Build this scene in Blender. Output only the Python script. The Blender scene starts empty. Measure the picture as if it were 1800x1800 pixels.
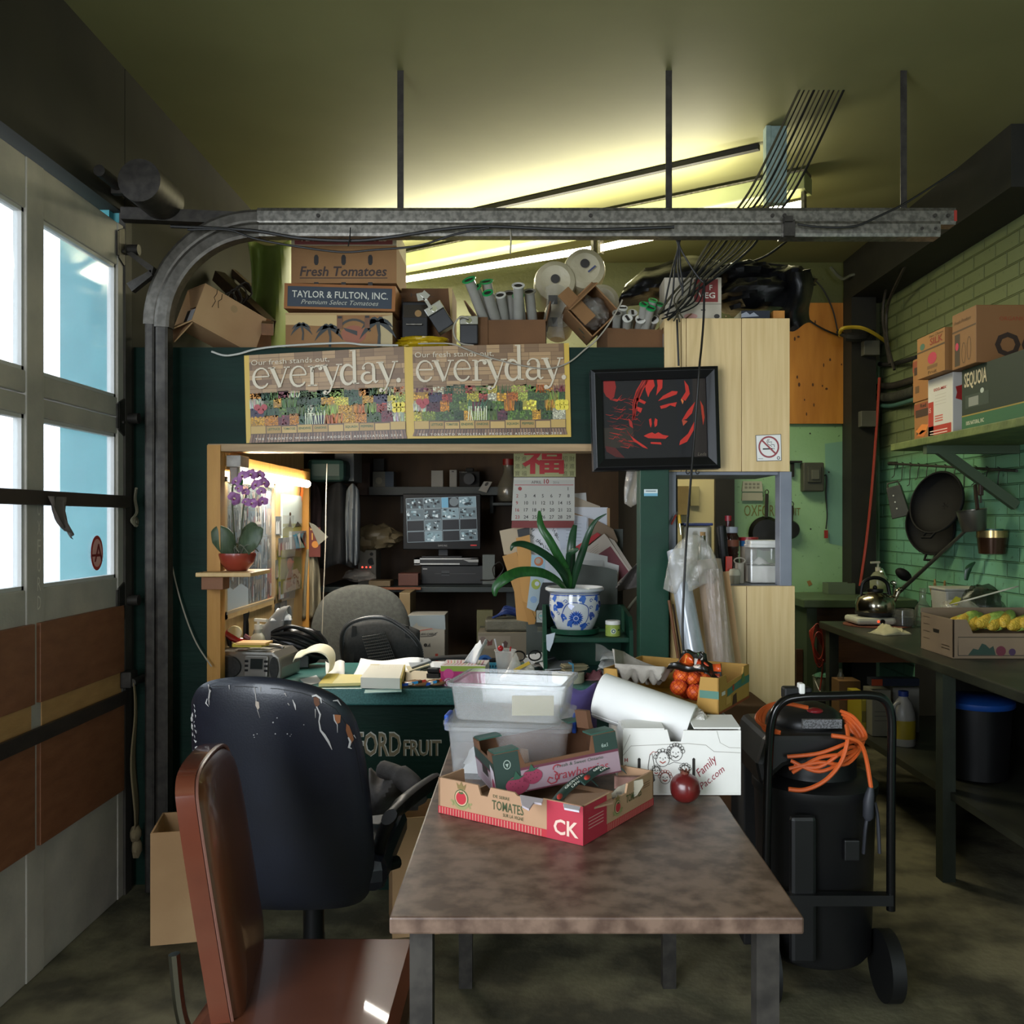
import bpy,bmesh,math,random
from mathutils import Vector as V,Matrix,noise as NZ
R=math.radians
PI=math.pi
random.seed(11)
sc=bpy.context.scene
COL=sc.collection
# ---- camera (level, looking down the room along +Y) ------------------------
F,CX,CY,CZ=1600.0,930.0,915.0,1.40
cam=bpy.data.objects.new('camera',bpy.data.cameras.new('camera'))
COL.objects.link(cam)
cam.location=(0,0,CZ)
cam.rotation_euler=(R(90),0,0)
cam.data.sensor_width=36
cam.data.lens=36*F/1800
cam.data.shift_x=-(CX-900)/1800
cam.data.shift_y=(CY-900)/1800
cam.data.clip_start=0.02
sc.camera=cam
# ---- daylight, lamps, exposure ---------------------------------------------
wd=bpy.data.worlds.new('sky');sc.world=wd;wd.use_nodes=True
bg=wd.node_tree.nodes['Background']
bg.inputs[0].default_value=(0.80,0.90,1.0,1)
bg.inputs[1].default_value=2.6
def area(name,loc,target,sx,sy,power,colr):
 l=bpy.data.lights.new(name,'AREA');l.shape='RECTANGLE';l.size=sx;l.size_y=sy
 l.energy=power;l.color=colr
 o=bpy.data.objects.new(name,l);COL.objects.link(o);o.location=loc
 o.rotation_euler=(V(target)-V(loc)).to_track_quat('-Z','Y').to_euler()
 return o
 # sky light falling in through the open neighbouring door bay on the left, behind the camera
area('daylight_open_bay',(-1.75,-0.55,1.5),(1.2,2.6,0.9),2.2,2.2,90,(0.86,0.93,1.0))
# weaker unseen fill, added behind the camera to brighten the garage door
area('door_fill',(1.5,-2.9,1.7),(-1.2,2.6,1.2),1.6,1.9,45,(0.88,0.94,1.0))
sc.view_settings.view_transform='Standard'
sc.view_settings.look='None'
sc.view_settings.exposure=0.9
sc.view_settings.gamma=1.0
sc.view_settings.use_curve_mapping=False
# ---- helpers ----------------------------------------------------------------
def at(px,py,d):return V(((px-CX)/F*d,d,CZ+(CY-py)/F*d))
def xx(px,d):return(px-CX)/F*d
def zz(py,d):return CZ+(CY-py)/F*d
def dz(py,z):return(CZ-z)*F/(py-CY) # depth at which height z shows at row py
def hx(h):
 h=h.lstrip('#');c=[int(h[i:i+2],16)/255 for i in(0,2,4)]
 return tuple(((x+.055)/1.055)**2.4 if x>.04045 else x/12.92 for x in c)+(1,)
def lp(a,b,t):return a+(b-a)*t
# ---- materials --------------------------------------------------------------
MATS={}
def _new(name):
 m=bpy.data.materials.new(name);m.use_nodes=True;nt=m.node_tree
 return m,nt,nt.nodes['Principled BSDF']
def mat(name,c='#808080',c2=None,rough=.6,metal=0,scale=8,bump=0,bscale=60,spec=.5,coat=0,stretch=None,trans=0,alpha=1,sheen=0,emit=None,es=0,contrast=(.35,.65),ior=1.45):
 if name in MATS:return MATS[name]
 m,nt,b=_new(name);N,L=nt.nodes,nt.links
 b.inputs['Roughness'].default_value=rough;b.inputs['Metallic'].default_value=metal
 b.inputs['Specular IOR Level'].default_value=spec;b.inputs['Coat Weight'].default_value=coat
 b.inputs['Transmission Weight'].default_value=trans;b.inputs['Alpha'].default_value=alpha
 b.inputs['Sheen Weight'].default_value=sheen;b.inputs['IOR'].default_value=ior
 b.inputs['Base Color'].default_value=hx(c)
 if emit:b.inputs['Emission Color'].default_value=hx(emit);b.inputs['Emission Strength'].default_value=es
 tc=N.new('ShaderNodeTexCoord');mp=N.new('ShaderNodeMapping');L.new(tc.outputs['Object'],mp.inputs[0])
 if stretch:mp.inputs['Scale'].default_value=stretch
 if c2:
  n=N.new('ShaderNodeTexNoise');n.inputs['Scale'].default_value=scale;n.inputs['Detail'].default_value=6
  L.new(mp.outputs[0],n.inputs[0])
  r=N.new('ShaderNodeValToRGB');r.color_ramp.elements[0].position=contrast[0];r.color_ramp.elements[1].position=contrast[1]
  r.color_ramp.elements[0].color=hx(c);r.color_ramp.elements[1].color=hx(c2)
  L.new(n.outputs[0],r.inputs[0]);L.new(r.outputs[0],b.inputs['Base Color'])
 if bump:
  n2=N.new('ShaderNodeTexNoise');n2.inputs['Scale'].default_value=bscale;n2.inputs['Detail'].default_value=4
  L.new(mp.outputs[0],n2.inputs[0])
  bp=N.new('ShaderNodeBump');bp.inputs['Strength'].default_value=bump;bp.inputs['Distance'].default_value=.01
  L.new(n2.outputs[0],bp.inputs['Height']);L.new(bp.outputs[0],b.inputs['Normal'])
 MATS[name]=m
 return m
def wood(name,c,c2,st=(14,14,1.2),rough=.55,scale=3,bump=.1,contrast=(.3,.7)):
 return mat(name,c,c2,rough=rough,stretch=st,scale=scale,bump=bump,bscale=8,contrast=contrast)
def printmat(name,rough=.6,emit=0,coat=0,metal=0,black=False):
 if name in MATS:return MATS[name]
 m,nt,b=_new(name);a=nt.nodes.new('ShaderNodeAttribute');a.attribute_name='Col'
 b.inputs['Roughness'].default_value=rough;b.inputs['Coat Weight'].default_value=coat;b.inputs['Metallic'].default_value=metal
 if black:b.inputs['Base Color'].default_value=(.004,.004,.005,1);b.inputs['Specular IOR Level'].default_value=.15
 else:nt.links.new(a.outputs['Color'],b.inputs['Base Color'])
 if emit:
  nt.links.new(a.outputs['Color'],b.inputs['Emission Color']);b.inputs['Emission Strength'].default_value=emit
 MATS[name]=m;return m
def thin(name,tint='#ffffff',clear=.8,rough=.1,body='#ffffff',bump=0,bscale=30):
 """thin clear or milky plastic / glass: see-through, gloss and a milky scatter"""
 if name in MATS:return MATS[name]
 m,nt,b=_new(name);N,L=nt.nodes,nt.links
 N.remove(b);out=N['Material Output']
 t=N.new('ShaderNodeBsdfTransparent');t.inputs[0].default_value=hx(tint)
 d=N.new('ShaderNodeBsdfDiffuse');d.inputs[0].default_value=hx(body)
 tl=N.new('ShaderNodeBsdfTranslucent');tl.inputs[0].default_value=hx(body)
 g=N.new('ShaderNodeBsdfGlossy');g.inputs['Roughness'].default_value=rough
 md=N.new('ShaderNodeMixShader');md.inputs[0].default_value=.5;L.new(d.outputs[0],md.inputs[1]);L.new(tl.outputs[0],md.inputs[2])
 m1=N.new('ShaderNodeMixShader');m1.inputs[0].default_value=1-clear;L.new(t.outputs[0],m1.inputs[1]);L.new(md.outputs[0],m1.inputs[2])
 lw=N.new('ShaderNodeLayerWeight');pw=N.new('ShaderNodeMath');pw.operation='POWER';pw.inputs[1].default_value=4;L.new(lw.outputs['Facing'],pw.inputs[0])
 fr=N.new('ShaderNodeMath');fr.operation='MULTIPLY_ADD';fr.inputs[1].default_value=.7;fr.inputs[2].default_value=.05;L.new(pw.outputs[0],fr.inputs[0])
 m2=N.new('ShaderNodeMixShader');L.new(fr.outputs[0],m2.inputs[0]);L.new(m1.outputs[0],m2.inputs[1]);L.new(g.outputs[0],m2.inputs[2])
 L.new(m2.outputs[0],out.inputs[0])
 if bump:
  tc=N.new('ShaderNodeTexCoord');n=N.new('ShaderNodeTexNoise');n.inputs['Scale'].default_value=bscale;n.inputs['Detail'].default_value=5
  L.new(tc.outputs['Object'],n.inputs[0]);bp=N.new('ShaderNodeBump');bp.inputs['Strength'].default_value=bump;bp.inputs['Distance'].default_value=.02
  L.new(n.outputs[0],bp.inputs['Height'])
  for s in(d,tl,g,lw):L.new(bp.outputs[0],s.inputs['Normal'])
 MATS[name]=m;return m
PR=printmat('printed_paper',.55)
PRG=printmat('glossy_print',.25)
# ---- mesh builder -----------------------------------------------------------
class Fr:
 """a drawing plane: 2-D points become 3-D, lifted a hair off the surface per layer"""
 def __init__(s,o,u,v,n=None):
  s.o,s.u,s.v=V(o),V(u),V(v);s.n=V(n).normalized()if n else s.u.cross(s.v).normalized()
 def __call__(s,x,y,z=0):return s.o+s.u*x+s.v*y+s.n*z
class FQ(Fr):
 """a sheet given by its four corners (photo pixels, clockwise from top left) at depth d, drawn in 0..w by 0..h (h downwards)"""
 def __init__(s,q,d,w=1,h=1):
  s.q=[at(x,y,d)if not isinstance(d,(list,tuple))else at(x,y,d[i])for i,(x,y)in enumerate(q)];s.w,s.h=w,h
  s.n=(s.q[3]-s.q[0]).cross(s.q[1]-s.q[0]).normalized()
 def __call__(s,x,y,z=0):
  a,b,c,d=s.q;u,v=x/s.w,y/s.h
  return(a*(1-u)+b*u)*(1-v)+(d*(1-u)+c*u)*v+s.n*z
class FP(Fr):
 """camera-facing plane at depth d, measured in photo pixels"""
 def __init__(s,d):
  k=d/F;s.o=at(0,0,d);s.u=V((k,0,0));s.v=V((0,0,-k));s.n=V((0,-1,0))
_glyph={}
def text_mesh(t,shear=0,bold=0):
 k=(t,shear,bold)
 if k not in _glyph:
  cu=bpy.data.curves.new('t','FONT');cu.body=t;cu.size=1;cu.shear=shear;cu.offset=bold;cu.resolution_u=2
  ob=bpy.data.objects.new('t',cu);me=ob.to_mesh()
  vs=[(v.co.x,v.co.y)for v in me.vertices];fs=[tuple(p.vertices)for p in me.polygons]
  ob.to_mesh_clear();bpy.data.objects.remove(ob);bpy.data.curves.remove(cu)
  _glyph[k]=(vs,fs)
 return _glyph[k]
EPS=.0006
class MB:
 def __init__(s):s.v=[];s.f=[];s.m=[];s.c=[];s.sm=[]
 def add(s,vs,fs,m=0,c=(1,1,1,1),smooth=False,M=None):
  b=len(s.v)
  s.v+=[(M@V(v))if M else V(v)for v in vs]
  for f in fs:s.f.append(tuple(i+b for i in f));s.m.append(m);s.c.append(c);s.sm.append(smooth)
  return s
 def box(s,c,z,rot=None,m=0,col=(1,1,1,1),taper=1):
  c=V(c);x,y,h=[q/2 for q in z];t=taper
  vs=[(-x,-y,-h),(x,-y,-h),(x,y,-h),(-x,y,-h),(-x*t,-y*t,h),(x*t,-y*t,h),(x*t,y*t,h),(-x*t,y*t,h)]
  if rot is None:rm=Matrix()
  elif isinstance(rot,(int,float)):rm=Matrix.Rotation(rot,4,'Z')
  else:rm=rot.to_4x4()if len(rot.row)==3 else rot
  return s.add(vs,[(0,3,2,1),(4,5,6,7),(0,1,5,4),(1,2,6,5),(2,3,7,6),(3,0,4,7)],m,col,False,Matrix.Translation(c)@rm)
 def bx(s,a,b,m=0,col=(1,1,1,1)):
  a,b=V(a),V(b);return s.box((a+b)/2,[abs(q)for q in(b-a)],None,m,col)
 def pb(s,x0,y0,x1,y1,d,dep,m=0,col=(1,1,1,1)):
  a=at(x0,y1,d);b=at(x1,y0,d);b.y+=dep;return s.bx(a,b,m,col)
 def bar(s,p,q,w,h,m=0,col=(1,1,1,1),up=(0,0,1)):
  p,q=V(p),V(q);d=q-p;L=d.length;y=d.normalized();u=V(up)
  if abs(y.dot(u))>.95:u=V((1,0,0))if abs(y.x)<.9 else V((0,1,0))
  x=y.cross(u).normalized();zz_=x.cross(y)
  return s.box((p+q)/2,(w,L,h),Matrix((x,y,zz_)).transposed(),m,col)
 def tube(s,pts,r,n=8,closed=False,m=0,col=(1,1,1,1),caps=True,flat=1):
  pts=[V(p)for p in pts];k=len(pts);rs=r if isinstance(r,(list,tuple))else[r]*k
  T=[]
  for i in range(k):
   a=pts[(i-1)%k]if(closed or i)else pts[0];b=pts[(i+1)%k]if(closed or i<k-1)else pts[-1]
   T.append((b-a).normalized())
  u=T[0].orthogonal().normalized();vs=[]
  for i in range(k):
   if i:u=(T[i-1].rotation_difference(T[i])@u);u=(u-T[i]*u.dot(T[i])).normalized()
   w=T[i].cross(u)
   for j in range(n):
    a=2*PI*j/n;vs.append(pts[i]+(u*math.cos(a)+w*math.sin(a)*flat)*rs[i])
  fs=[]
  for i in range(k if closed else k-1):
   i2=(i+1)%k
   for j in range(n):fs.append((i*n+j,i*n+(j+1)%n,i2*n+(j+1)%n,i2*n+j))
  s.add(vs,fs,m,col,True)
  if caps and not closed:
   s.add(vs[:n],[tuple(range(n-1,-1,-1))],m,col);s.add(vs[-n:],[tuple(range(n))],m,col)
  return s
 def cyl(s,p,q,r,r2=None,n=20,m=0,col=(1,1,1,1),caps=True):
  return s.tube([p,q],[r,r if r2 is None else r2],n,False,m,col,caps)
 def lathe(s,prof,n=32,M=None,m=0,col=(1,1,1,1),sx=1):
  vs=[];fs=[];k=len(prof)
  for r,z in prof:
   for j in range(n):
    a=2*PI*j/n;vs.append((r*math.cos(a)*sx,r*math.sin(a),z))
  for i in range(k-1):
   for j in range(n):fs.append((i*n+j,i*n+(j+1)%n,(i+1)*n+(j+1)%n,(i+1)*n+j))
  if prof[0][0]>1e-6:fs.append(tuple(range(n-1,-1,-1)))
  return s.add(vs,fs,m,col,True,M)
 def grid(s,f,nu,nv,m=0,col=(1,1,1,1),smooth=True):
  vs=[f(i/nu,j/nv)for j in range(nv+1)for i in range(nu+1)];w=nu+1
  return s.add(vs,[(j*w+i,j*w+i+1,(j+1)*w+i+1,(j+1)*w+i)for j in range(nv)for i in range(nu)],m,col,smooth)
 def ell(s,c,r,n=20,m=0,col=(1,1,1,1),amp=0,fq=4,seed=0,M=None,flat=None):
  c=V(c);vs=[];fs=[];k=n//2
  r=V((r,r,r))if isinstance(r,(int,float))else V(r)
  for i in range(k+1):
   th=PI*i/k
   for j in range(n):
    ph=2*PI*j/n;p=V((math.sin(th)*math.cos(ph),math.sin(th)*math.sin(ph),-math.cos(th)))
    if amp:p*=1+amp*NZ.noise(p*fq+V((seed*7.3,seed*3.1,0)))
    q=V((p.x*r.x,p.y*r.y,p.z*r.z))
    if flat is not None and q.z<flat*r.z:q.z=flat*r.z
    vs.append((M@q if M else q)+c)
  for i in range(k):
   for j in range(n):fs.append((i*n+j,i*n+(j+1)%n,(i+1)*n+(j+1)%n,(i+1)*n+j))
  return s.add(vs,fs,m,col,True)
 def prism(s,fr,pts,h,m=0,col=(1,1,1,1)):
  """outline pts on plane fr, extruded h backwards (against the plane's normal)"""
  n=len(pts);vs=[fr(x,y)for x,y in pts]+[fr(x,y,-h)for x,y in pts]
  fs=[tuple(range(n)),tuple(range(2*n-1,n-1,-1))]+[(i,n+i,n+(i+1)%n,(i+1)%n)for i in range(n)]
  return s.add(vs,fs,m,col)
  # flat drawing, all merged into the part's own mesh
 def poly(s,fr,pts,c,z=1,m=1):
  return s.add([fr(x,y,z*EPS)for x,y in pts],[tuple(range(len(pts)))],m,hx(c)if isinstance(c,str)else c)
 def rect(s,fr,x0,y0,x1,y1,c,z=1,m=1):return s.poly(fr,[(x0,y0),(x1,y0),(x1,y1),(x0,y1)],c,z,m)
 def disc(s,fr,x,y,r,c,z=1,m=1,n=18,ry=None,a0=0):
  ry=ry or r
  return s.poly(fr,[(x+r*math.cos(a0+2*PI*i/n),y+ry*math.sin(a0+2*PI*i/n))for i in range(n)],c,z,m)
 def ring(s,fr,x,y,r,w,c,z=1,m=1,n=28,ry=None,a0=0,a1=2*PI):
  ry=ry or r
  return s.stroke(fr,[(x+r*math.cos(a0+(a1-a0)*i/n),y+ry*math.sin(a0+(a1-a0)*i/n))for i in range(n+1)],w,c,z,m)
 def stroke(s,fr,pts,w,c,z=1,m=1):
  k=len(pts);ws=w if isinstance(w,(list,tuple))else[w]*k
  vs=[]
  for i in range(k):
   a=pts[max(i-1,0)];b=pts[min(i+1,k-1)];dx,dy=b[0]-a[0],b[1]-a[1];l=math.hypot(dx,dy)or 1
   nx,ny=-dy/l*ws[i]/2,dx/l*ws[i]/2
   vs+=[fr(pts[i][0]+nx,pts[i][1]+ny,z*EPS),fr(pts[i][0]-nx,pts[i][1]-ny,z*EPS)]
  return s.add(vs,[(2*i,2*i+1,2*i+3,2*i+2)for i in range(k-1)],m,hx(c)if isinstance(c,str)else c)
 def text(s,fr,t,x,y,h,c,w=None,z=2,m=1,shear=0,bold=0,flip=False,ang=0,al='l'):
  """capitals h tall from baseline point (x, y); fitted to width w if given; flip for planes whose y runs down"""
  vs,fs=text_mesh(t,shear,bold)
  if not vs:return s
  x0=min(v[0]for v in vs);x1=max(v[0]for v in vs);k=h/.72;kx=(w/(x1-x0))if w else k
  off=0 if al=='l' else-(x1-x0)*kx/2
  ca,sa=math.cos(ang),math.sin(ang);sg=-1 if flip else 1;out=[]
  for vx,vy in vs:
   a,b=(vx-x0)*kx+off,vy*k
   out.append(fr(x+a*ca-b*sa,y+sg*(a*sa+b*ca),z*EPS))
  return s.add(out,fs,m,hx(c)if isinstance(c,str)else c)
 def build(s,name,mats,parent=None,world=False,bevel=0,solid=0,sub=0,angle=40,base=None):
  me=bpy.data.meshes.new(name)
  inv=Matrix()
  o=bpy.data.objects.new(name,me)
  if parent is not None:
   if world:inv=mw(parent).inverted()
  else:
   if base is None:
    lo=[min(v[i]for v in s.v)for i in range(3)];hi=[max(v[i]for v in s.v)for i in range(3)]
    base=V(((lo[0]+hi[0])/2,(lo[1]+hi[1])/2,lo[2]))
   inv=Matrix.Translation(-V(base));o.location=base
  me.from_pydata([inv@v for v in s.v],[],s.f)
  mats=mats if isinstance(mats,(list,tuple))else[mats]
  for q in mats:me.materials.append(q)
  nm=len(mats)
  me.polygons.foreach_set('material_index',[min(i,nm-1)for i in s.m])
  me.polygons.foreach_set('use_smooth',[True]*len(s.f)if any(s.sm)else[False]*len(s.f))
  if nm>1 or mats[0].name.startswith(('printed','glossy_print','lit_','colour')):
   ca=me.color_attributes.new('Col','FLOAT_COLOR','CORNER');buf=[]
   for p,c in zip(me.polygons,s.c):buf+=list(c)*len(p.vertices)
   ca.data.foreach_set('color',buf)
  if any(s.sm):me.set_sharp_from_angle(angle=R(angle))
  COL.objects.link(o)
  if parent is not None:o.parent=parent
  if sub:q=o.modifiers.new('s','SUBSURF');q.levels=sub;q.render_levels=sub
  if solid:q=o.modifiers.new('t','SOLIDIFY');q.thickness=solid;q.offset=0
  if bevel:q=o.modifiers.new('b','BEVEL');q.width=bevel;q.segments=2;q.limit_method='ANGLE';q.angle_limit=R(50)
  return o
def mw(o):
 m=Matrix.LocRotScale(o.location,o.rotation_euler,o.scale)
 return mw(o.parent)@m if o.parent else m
def tag(o,label,cat,group=None,kind=None):
 if label:o['label']=label
 if cat:o['category']=cat
 if group:o['group']=group
 if kind:o['kind']=kind
 return o
def T(name,label,cat,loc=(0,0,0),rz=0,group=None,rot=None):
 o=bpy.data.objects.new(name,None);COL.objects.link(o);o.empty_display_size=.05
 o.location=loc;o.rotation_euler=rot if rot else(0,0,rz)
 return tag(o,label,cat,group)
def S(mb,name,mats,parent=None,**k):
 o=mb.build(name,mats,parent,world=parent is not None,**k)
 if parent is None:o['kind']='structure'
 return o
def copy_tree(o,parent=None,kids=None):
 c=o.copy();COL.objects.link(c);c.parent=parent
 for ch in[q for q in bpy.data.objects if q.parent==o]:copy_tree(ch,c)
 return c
def dup(o,loc,rz=None,label=None,group=None,rot=None,sc_=None):
 c=copy_tree(o);c.location=loc
 if rz is not None:c.rotation_euler=(0,0,rz)
 if rot is not None:c.rotation_euler=rot
 if sc_:c.scale=sc_
 if label:c['label']=label
 if group:c['group']=group
 return c
def bez(pts,n=10):
 """smooth line through points"""
 pts=[V(p)for p in pts];out=[]
 for i in range(len(pts)-1):
  p0=pts[max(i-1,0)];p1,p2=pts[i],pts[i+1];p3=pts[min(i+2,len(pts)-1)]
  for j in range(n):
   t=j/n;out.append(.5*((2*p1)+(p2-p0)*t+(2*p0-5*p1+4*p2-p3)*t*t+(3*p1-p0-3*p2+p3)*t**3))
 return out+[pts[-1]]
def cable(name,pts,r,m,label,cat='cable',group=None,n=8):
 return tag(MB().tube(bez(pts,n),r,6).build(name,m),label,cat,group)
def carton(L,Wd,H,t=.005,bottom=True):
 """open tray of board, centred, base at z=0"""
 b=MB()
 if bottom:b.bx((-L/2,-Wd/2,0),(L/2,Wd/2,t))
 b.bx((-L/2,-Wd/2,t),(L/2,-Wd/2+t,H));b.bx((-L/2,Wd/2-t,t),(L/2,Wd/2,H))
 b.bx((-L/2,-Wd/2+t,t),(-L/2+t,Wd/2-t,H));b.bx((L/2-t,-Wd/2+t,t),(L/2,Wd/2-t,H))
 return b
def crumple(mb,c,w,d,h,seed,n=14,amp=.3,m=0,rz=0,col=(1,1,1,1)):
 """a loose heap of sheet / cloth: humped grid with folds, resting on its rim"""
 ca,sa=math.cos(rz),math.sin(rz)
 def f(u,v):
  x,y=(u-.5)*w,(v-.5)*d
  e=max(0,1-(2*u-1)**4)*max(0,1-(2*v-1)**4)
  q=NZ.noise(V((u*4+seed,v*4,seed*1.7)));q2=NZ.noise(V((u*9,v*9+seed,3)))
  x+=w*.08*q2;y+=d*.08*q
  return V((c[0]+x*ca-y*sa,c[1]+x*sa+y*ca,c[2]+h*e*max(.04,.6+amp*2*q+amp*.8*q2)))
 return mb.grid(f,n,n,m,col)
def pillow(mb,fr,outline,thick,rings=9,m=0,back=True):
 n=len(outline);cx_=sum(p[0]for p in outline)/n;cy_=sum(p[1]for p in outline)/n;vs=[fr(cx_,cy_,thick)];k0=1
 prof=[(q/rings)for q in range(1,rings+1)]
 for q in prof:
  e=1-(1-q)**1.6;z=thick*(1-e**5)**.5 if e<1 else 0
  vs+=[fr(lp(cx_,x,e),lp(cy_,y,e),z)for x,y in outline]
 fs=[(0,1+i,1+(i+1)%n)for i in range(n)]+[(1+k*n+i,1+(k+1)*n+i,1+(k+1)*n+(i+1)%n,1+k*n+(i+1)%n)for k in range(rings-1)for i in range(n)]
 mb.add(vs,fs,m,(1,1,1,1),True)
 if back:
  vs=[fr(cx_,cy_,-thick*.8)]
  for q in prof:
   e=1-(1-q)**1.6;z=-thick*.8*(1-e**5)**.5 if e<1 else 0
   vs+=[fr(lp(cx_,x,e),lp(cy_,y,e),z)for x,y in outline]
  mb.add(vs,[tuple(reversed(f))for f in fs],m,(1,1,1,1),True)
 return(cx_,cy_)
def smooth_outline(pts,n=4):
 q=[V((x,y,0))for x,y in pts];q=[q[-1]]+q+[q[0],q[1]];o=bez(q,n);return[(p.x,p.y)for p in o[n:-n-1]]
 # ============================ materials of the room ==========================
CARD=mat('cardboard','#7d5a38','#936c46',rough=.85,scale=3,bump=.08,bscale=90)
CARD2=mat('cardboard_dark','#5b3f27','#6f4d30',rough=.85,scale=4,bump=.08,bscale=90)
CARD3=mat('cardboard_pale','#b08a62','#bf9a70',rough=.85,scale=4,bump=.05,bscale=90)
CARDI=mat('cardboard_inside','#8a5f3c','#9a6d47',rough=.9,scale=5)
WHITEBOARD=mat('white_board','#d9d6cf','#e6e3dd',rough=.6,scale=3)
GREEN=mat('dark_green_paint','#0b221b','#0f2a21',rough=.6,spec=.2,scale=2.2,bump=.15,bscale=14,stretch=(1,1,6))
GREENP=mat('pillar_green_paint','#0f3326','#133f2d',rough=.45,spec=.3,scale=5,bump=.06)
GALV=mat('galvanised_steel','#6b6862','#8c8880',rough=.42,metal=.85,scale=55,contrast=(.4,.6))
DARKSTEEL=mat('grimy_steel','#34312e','#46423d',rough=.55,metal=.6,scale=30)
BLACKP=mat('black_plastic','#0a0a0b',rough=.42,spec=.35)
BLACKM=mat('black_matt','#111110','#1a1918',rough=.75,scale=10)
BLACKR=mat('black_rubber','#0b0b0b',rough=.6)
MAPLE=wood('maple_board','#cdae78','#dcc08c',st=(26,26,1.3),scale=2.5,bump=.05,rough=.4)
PLY=wood('orange_plywood','#a06524','#c08338',st=(6,6,1),scale=2.2,bump=.05,rough=.35)
PLYY=wood('yellow_plywood','#b0905e','#c4a470',st=(14,14,1),scale=2,rough=.5)
BROWNW=wood('brown_wood','#3c2817','#4d3520',st=(1,12,12),scale=3)
SOFFIT=wood('soffit_wood','#8f7350','#b1936a',st=(1,16,16),scale=3)
GREYP=mat('grey_paint','#6f7480','#7b808a',rough=.45,scale=6)
STEEL=mat('brushed_steel','#b7b5ae',rough=.22,metal=1)
CHROME=mat('chrome','#d8d8d8',rough=.08,metal=1)
WHITE=mat('white_plastic','#dedcd6',rough=.35)
PAPER=mat('white_paper','#d9d9d8','#e2e2e2',rough=.7,scale=4)
CORD_O=mat('orange_cord','#c95a26',rough=.45)
CORD_R=mat('red_cord','#8f3020',rough=.5)
CORD_B=mat('black_cord','#131211',rough=.5)
CORD_W=mat('pale_cord','#9b9384',rough=.5)
CORD_Y=mat('yellow_cord','#b79b2a',rough=.5)
GLASS=thin('window_glass',clear=.84,rough=.15,body='#c4d6de')
CLEAR=thin('clear_plastic',clear=.78,rough=.12)
FILM=thin('plastic_film',clear=.68,rough=.15,body='#e6e2da',bump=.7,bscale=26)
MILKY=thin('milky_plastic',clear=.80,rough=.2,body='#f6f8fa')
LAMP=mat('lit_tube','#ffffff',emit='#fff6dc',es=20)
LAMP2=mat('lit_tube_ceiling','#ffffff',emit='#fff3c8',es=13)
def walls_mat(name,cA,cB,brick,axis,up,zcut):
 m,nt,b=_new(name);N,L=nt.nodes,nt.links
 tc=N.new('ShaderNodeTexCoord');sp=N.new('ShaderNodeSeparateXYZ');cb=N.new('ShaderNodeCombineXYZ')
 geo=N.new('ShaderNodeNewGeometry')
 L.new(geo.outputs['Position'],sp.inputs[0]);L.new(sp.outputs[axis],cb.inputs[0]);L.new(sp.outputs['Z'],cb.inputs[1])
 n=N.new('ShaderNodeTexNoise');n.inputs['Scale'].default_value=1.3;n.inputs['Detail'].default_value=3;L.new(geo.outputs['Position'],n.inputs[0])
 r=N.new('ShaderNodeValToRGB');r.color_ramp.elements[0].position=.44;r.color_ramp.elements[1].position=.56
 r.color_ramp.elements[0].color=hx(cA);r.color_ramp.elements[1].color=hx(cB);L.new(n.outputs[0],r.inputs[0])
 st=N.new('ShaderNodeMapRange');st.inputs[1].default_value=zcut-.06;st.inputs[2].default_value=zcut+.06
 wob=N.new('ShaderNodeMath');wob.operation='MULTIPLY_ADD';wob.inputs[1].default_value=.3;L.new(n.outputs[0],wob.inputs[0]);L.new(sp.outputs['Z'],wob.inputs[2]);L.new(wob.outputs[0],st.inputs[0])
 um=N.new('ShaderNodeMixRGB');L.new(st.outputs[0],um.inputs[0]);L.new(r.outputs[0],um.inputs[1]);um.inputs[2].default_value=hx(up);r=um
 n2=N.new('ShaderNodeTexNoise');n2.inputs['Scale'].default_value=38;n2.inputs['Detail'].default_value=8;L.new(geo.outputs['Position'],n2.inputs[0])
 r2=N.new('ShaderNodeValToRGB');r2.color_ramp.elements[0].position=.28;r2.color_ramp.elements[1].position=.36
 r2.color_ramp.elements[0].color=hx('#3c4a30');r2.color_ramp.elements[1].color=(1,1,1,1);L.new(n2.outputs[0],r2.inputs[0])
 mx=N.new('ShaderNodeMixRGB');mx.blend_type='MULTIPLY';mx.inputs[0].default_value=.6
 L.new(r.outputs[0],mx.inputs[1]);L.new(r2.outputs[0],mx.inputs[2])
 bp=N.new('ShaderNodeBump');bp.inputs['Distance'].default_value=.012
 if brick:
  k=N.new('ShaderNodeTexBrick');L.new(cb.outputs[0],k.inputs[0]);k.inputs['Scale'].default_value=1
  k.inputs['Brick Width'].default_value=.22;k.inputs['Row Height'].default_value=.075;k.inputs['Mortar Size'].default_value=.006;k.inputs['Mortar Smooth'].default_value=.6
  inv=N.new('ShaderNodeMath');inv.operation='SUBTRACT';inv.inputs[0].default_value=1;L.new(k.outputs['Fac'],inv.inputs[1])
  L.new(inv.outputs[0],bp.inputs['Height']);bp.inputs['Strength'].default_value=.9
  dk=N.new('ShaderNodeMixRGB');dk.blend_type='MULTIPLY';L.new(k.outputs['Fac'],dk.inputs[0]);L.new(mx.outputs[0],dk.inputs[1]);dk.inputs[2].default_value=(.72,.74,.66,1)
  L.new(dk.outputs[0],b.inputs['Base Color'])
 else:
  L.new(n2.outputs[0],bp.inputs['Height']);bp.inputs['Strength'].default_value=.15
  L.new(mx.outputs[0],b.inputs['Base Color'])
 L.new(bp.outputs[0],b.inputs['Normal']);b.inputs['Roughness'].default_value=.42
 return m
WALLG=walls_mat('green_plaster','#82ab7c','#8cb388',False,'X','#4e5228',2.55)
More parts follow.
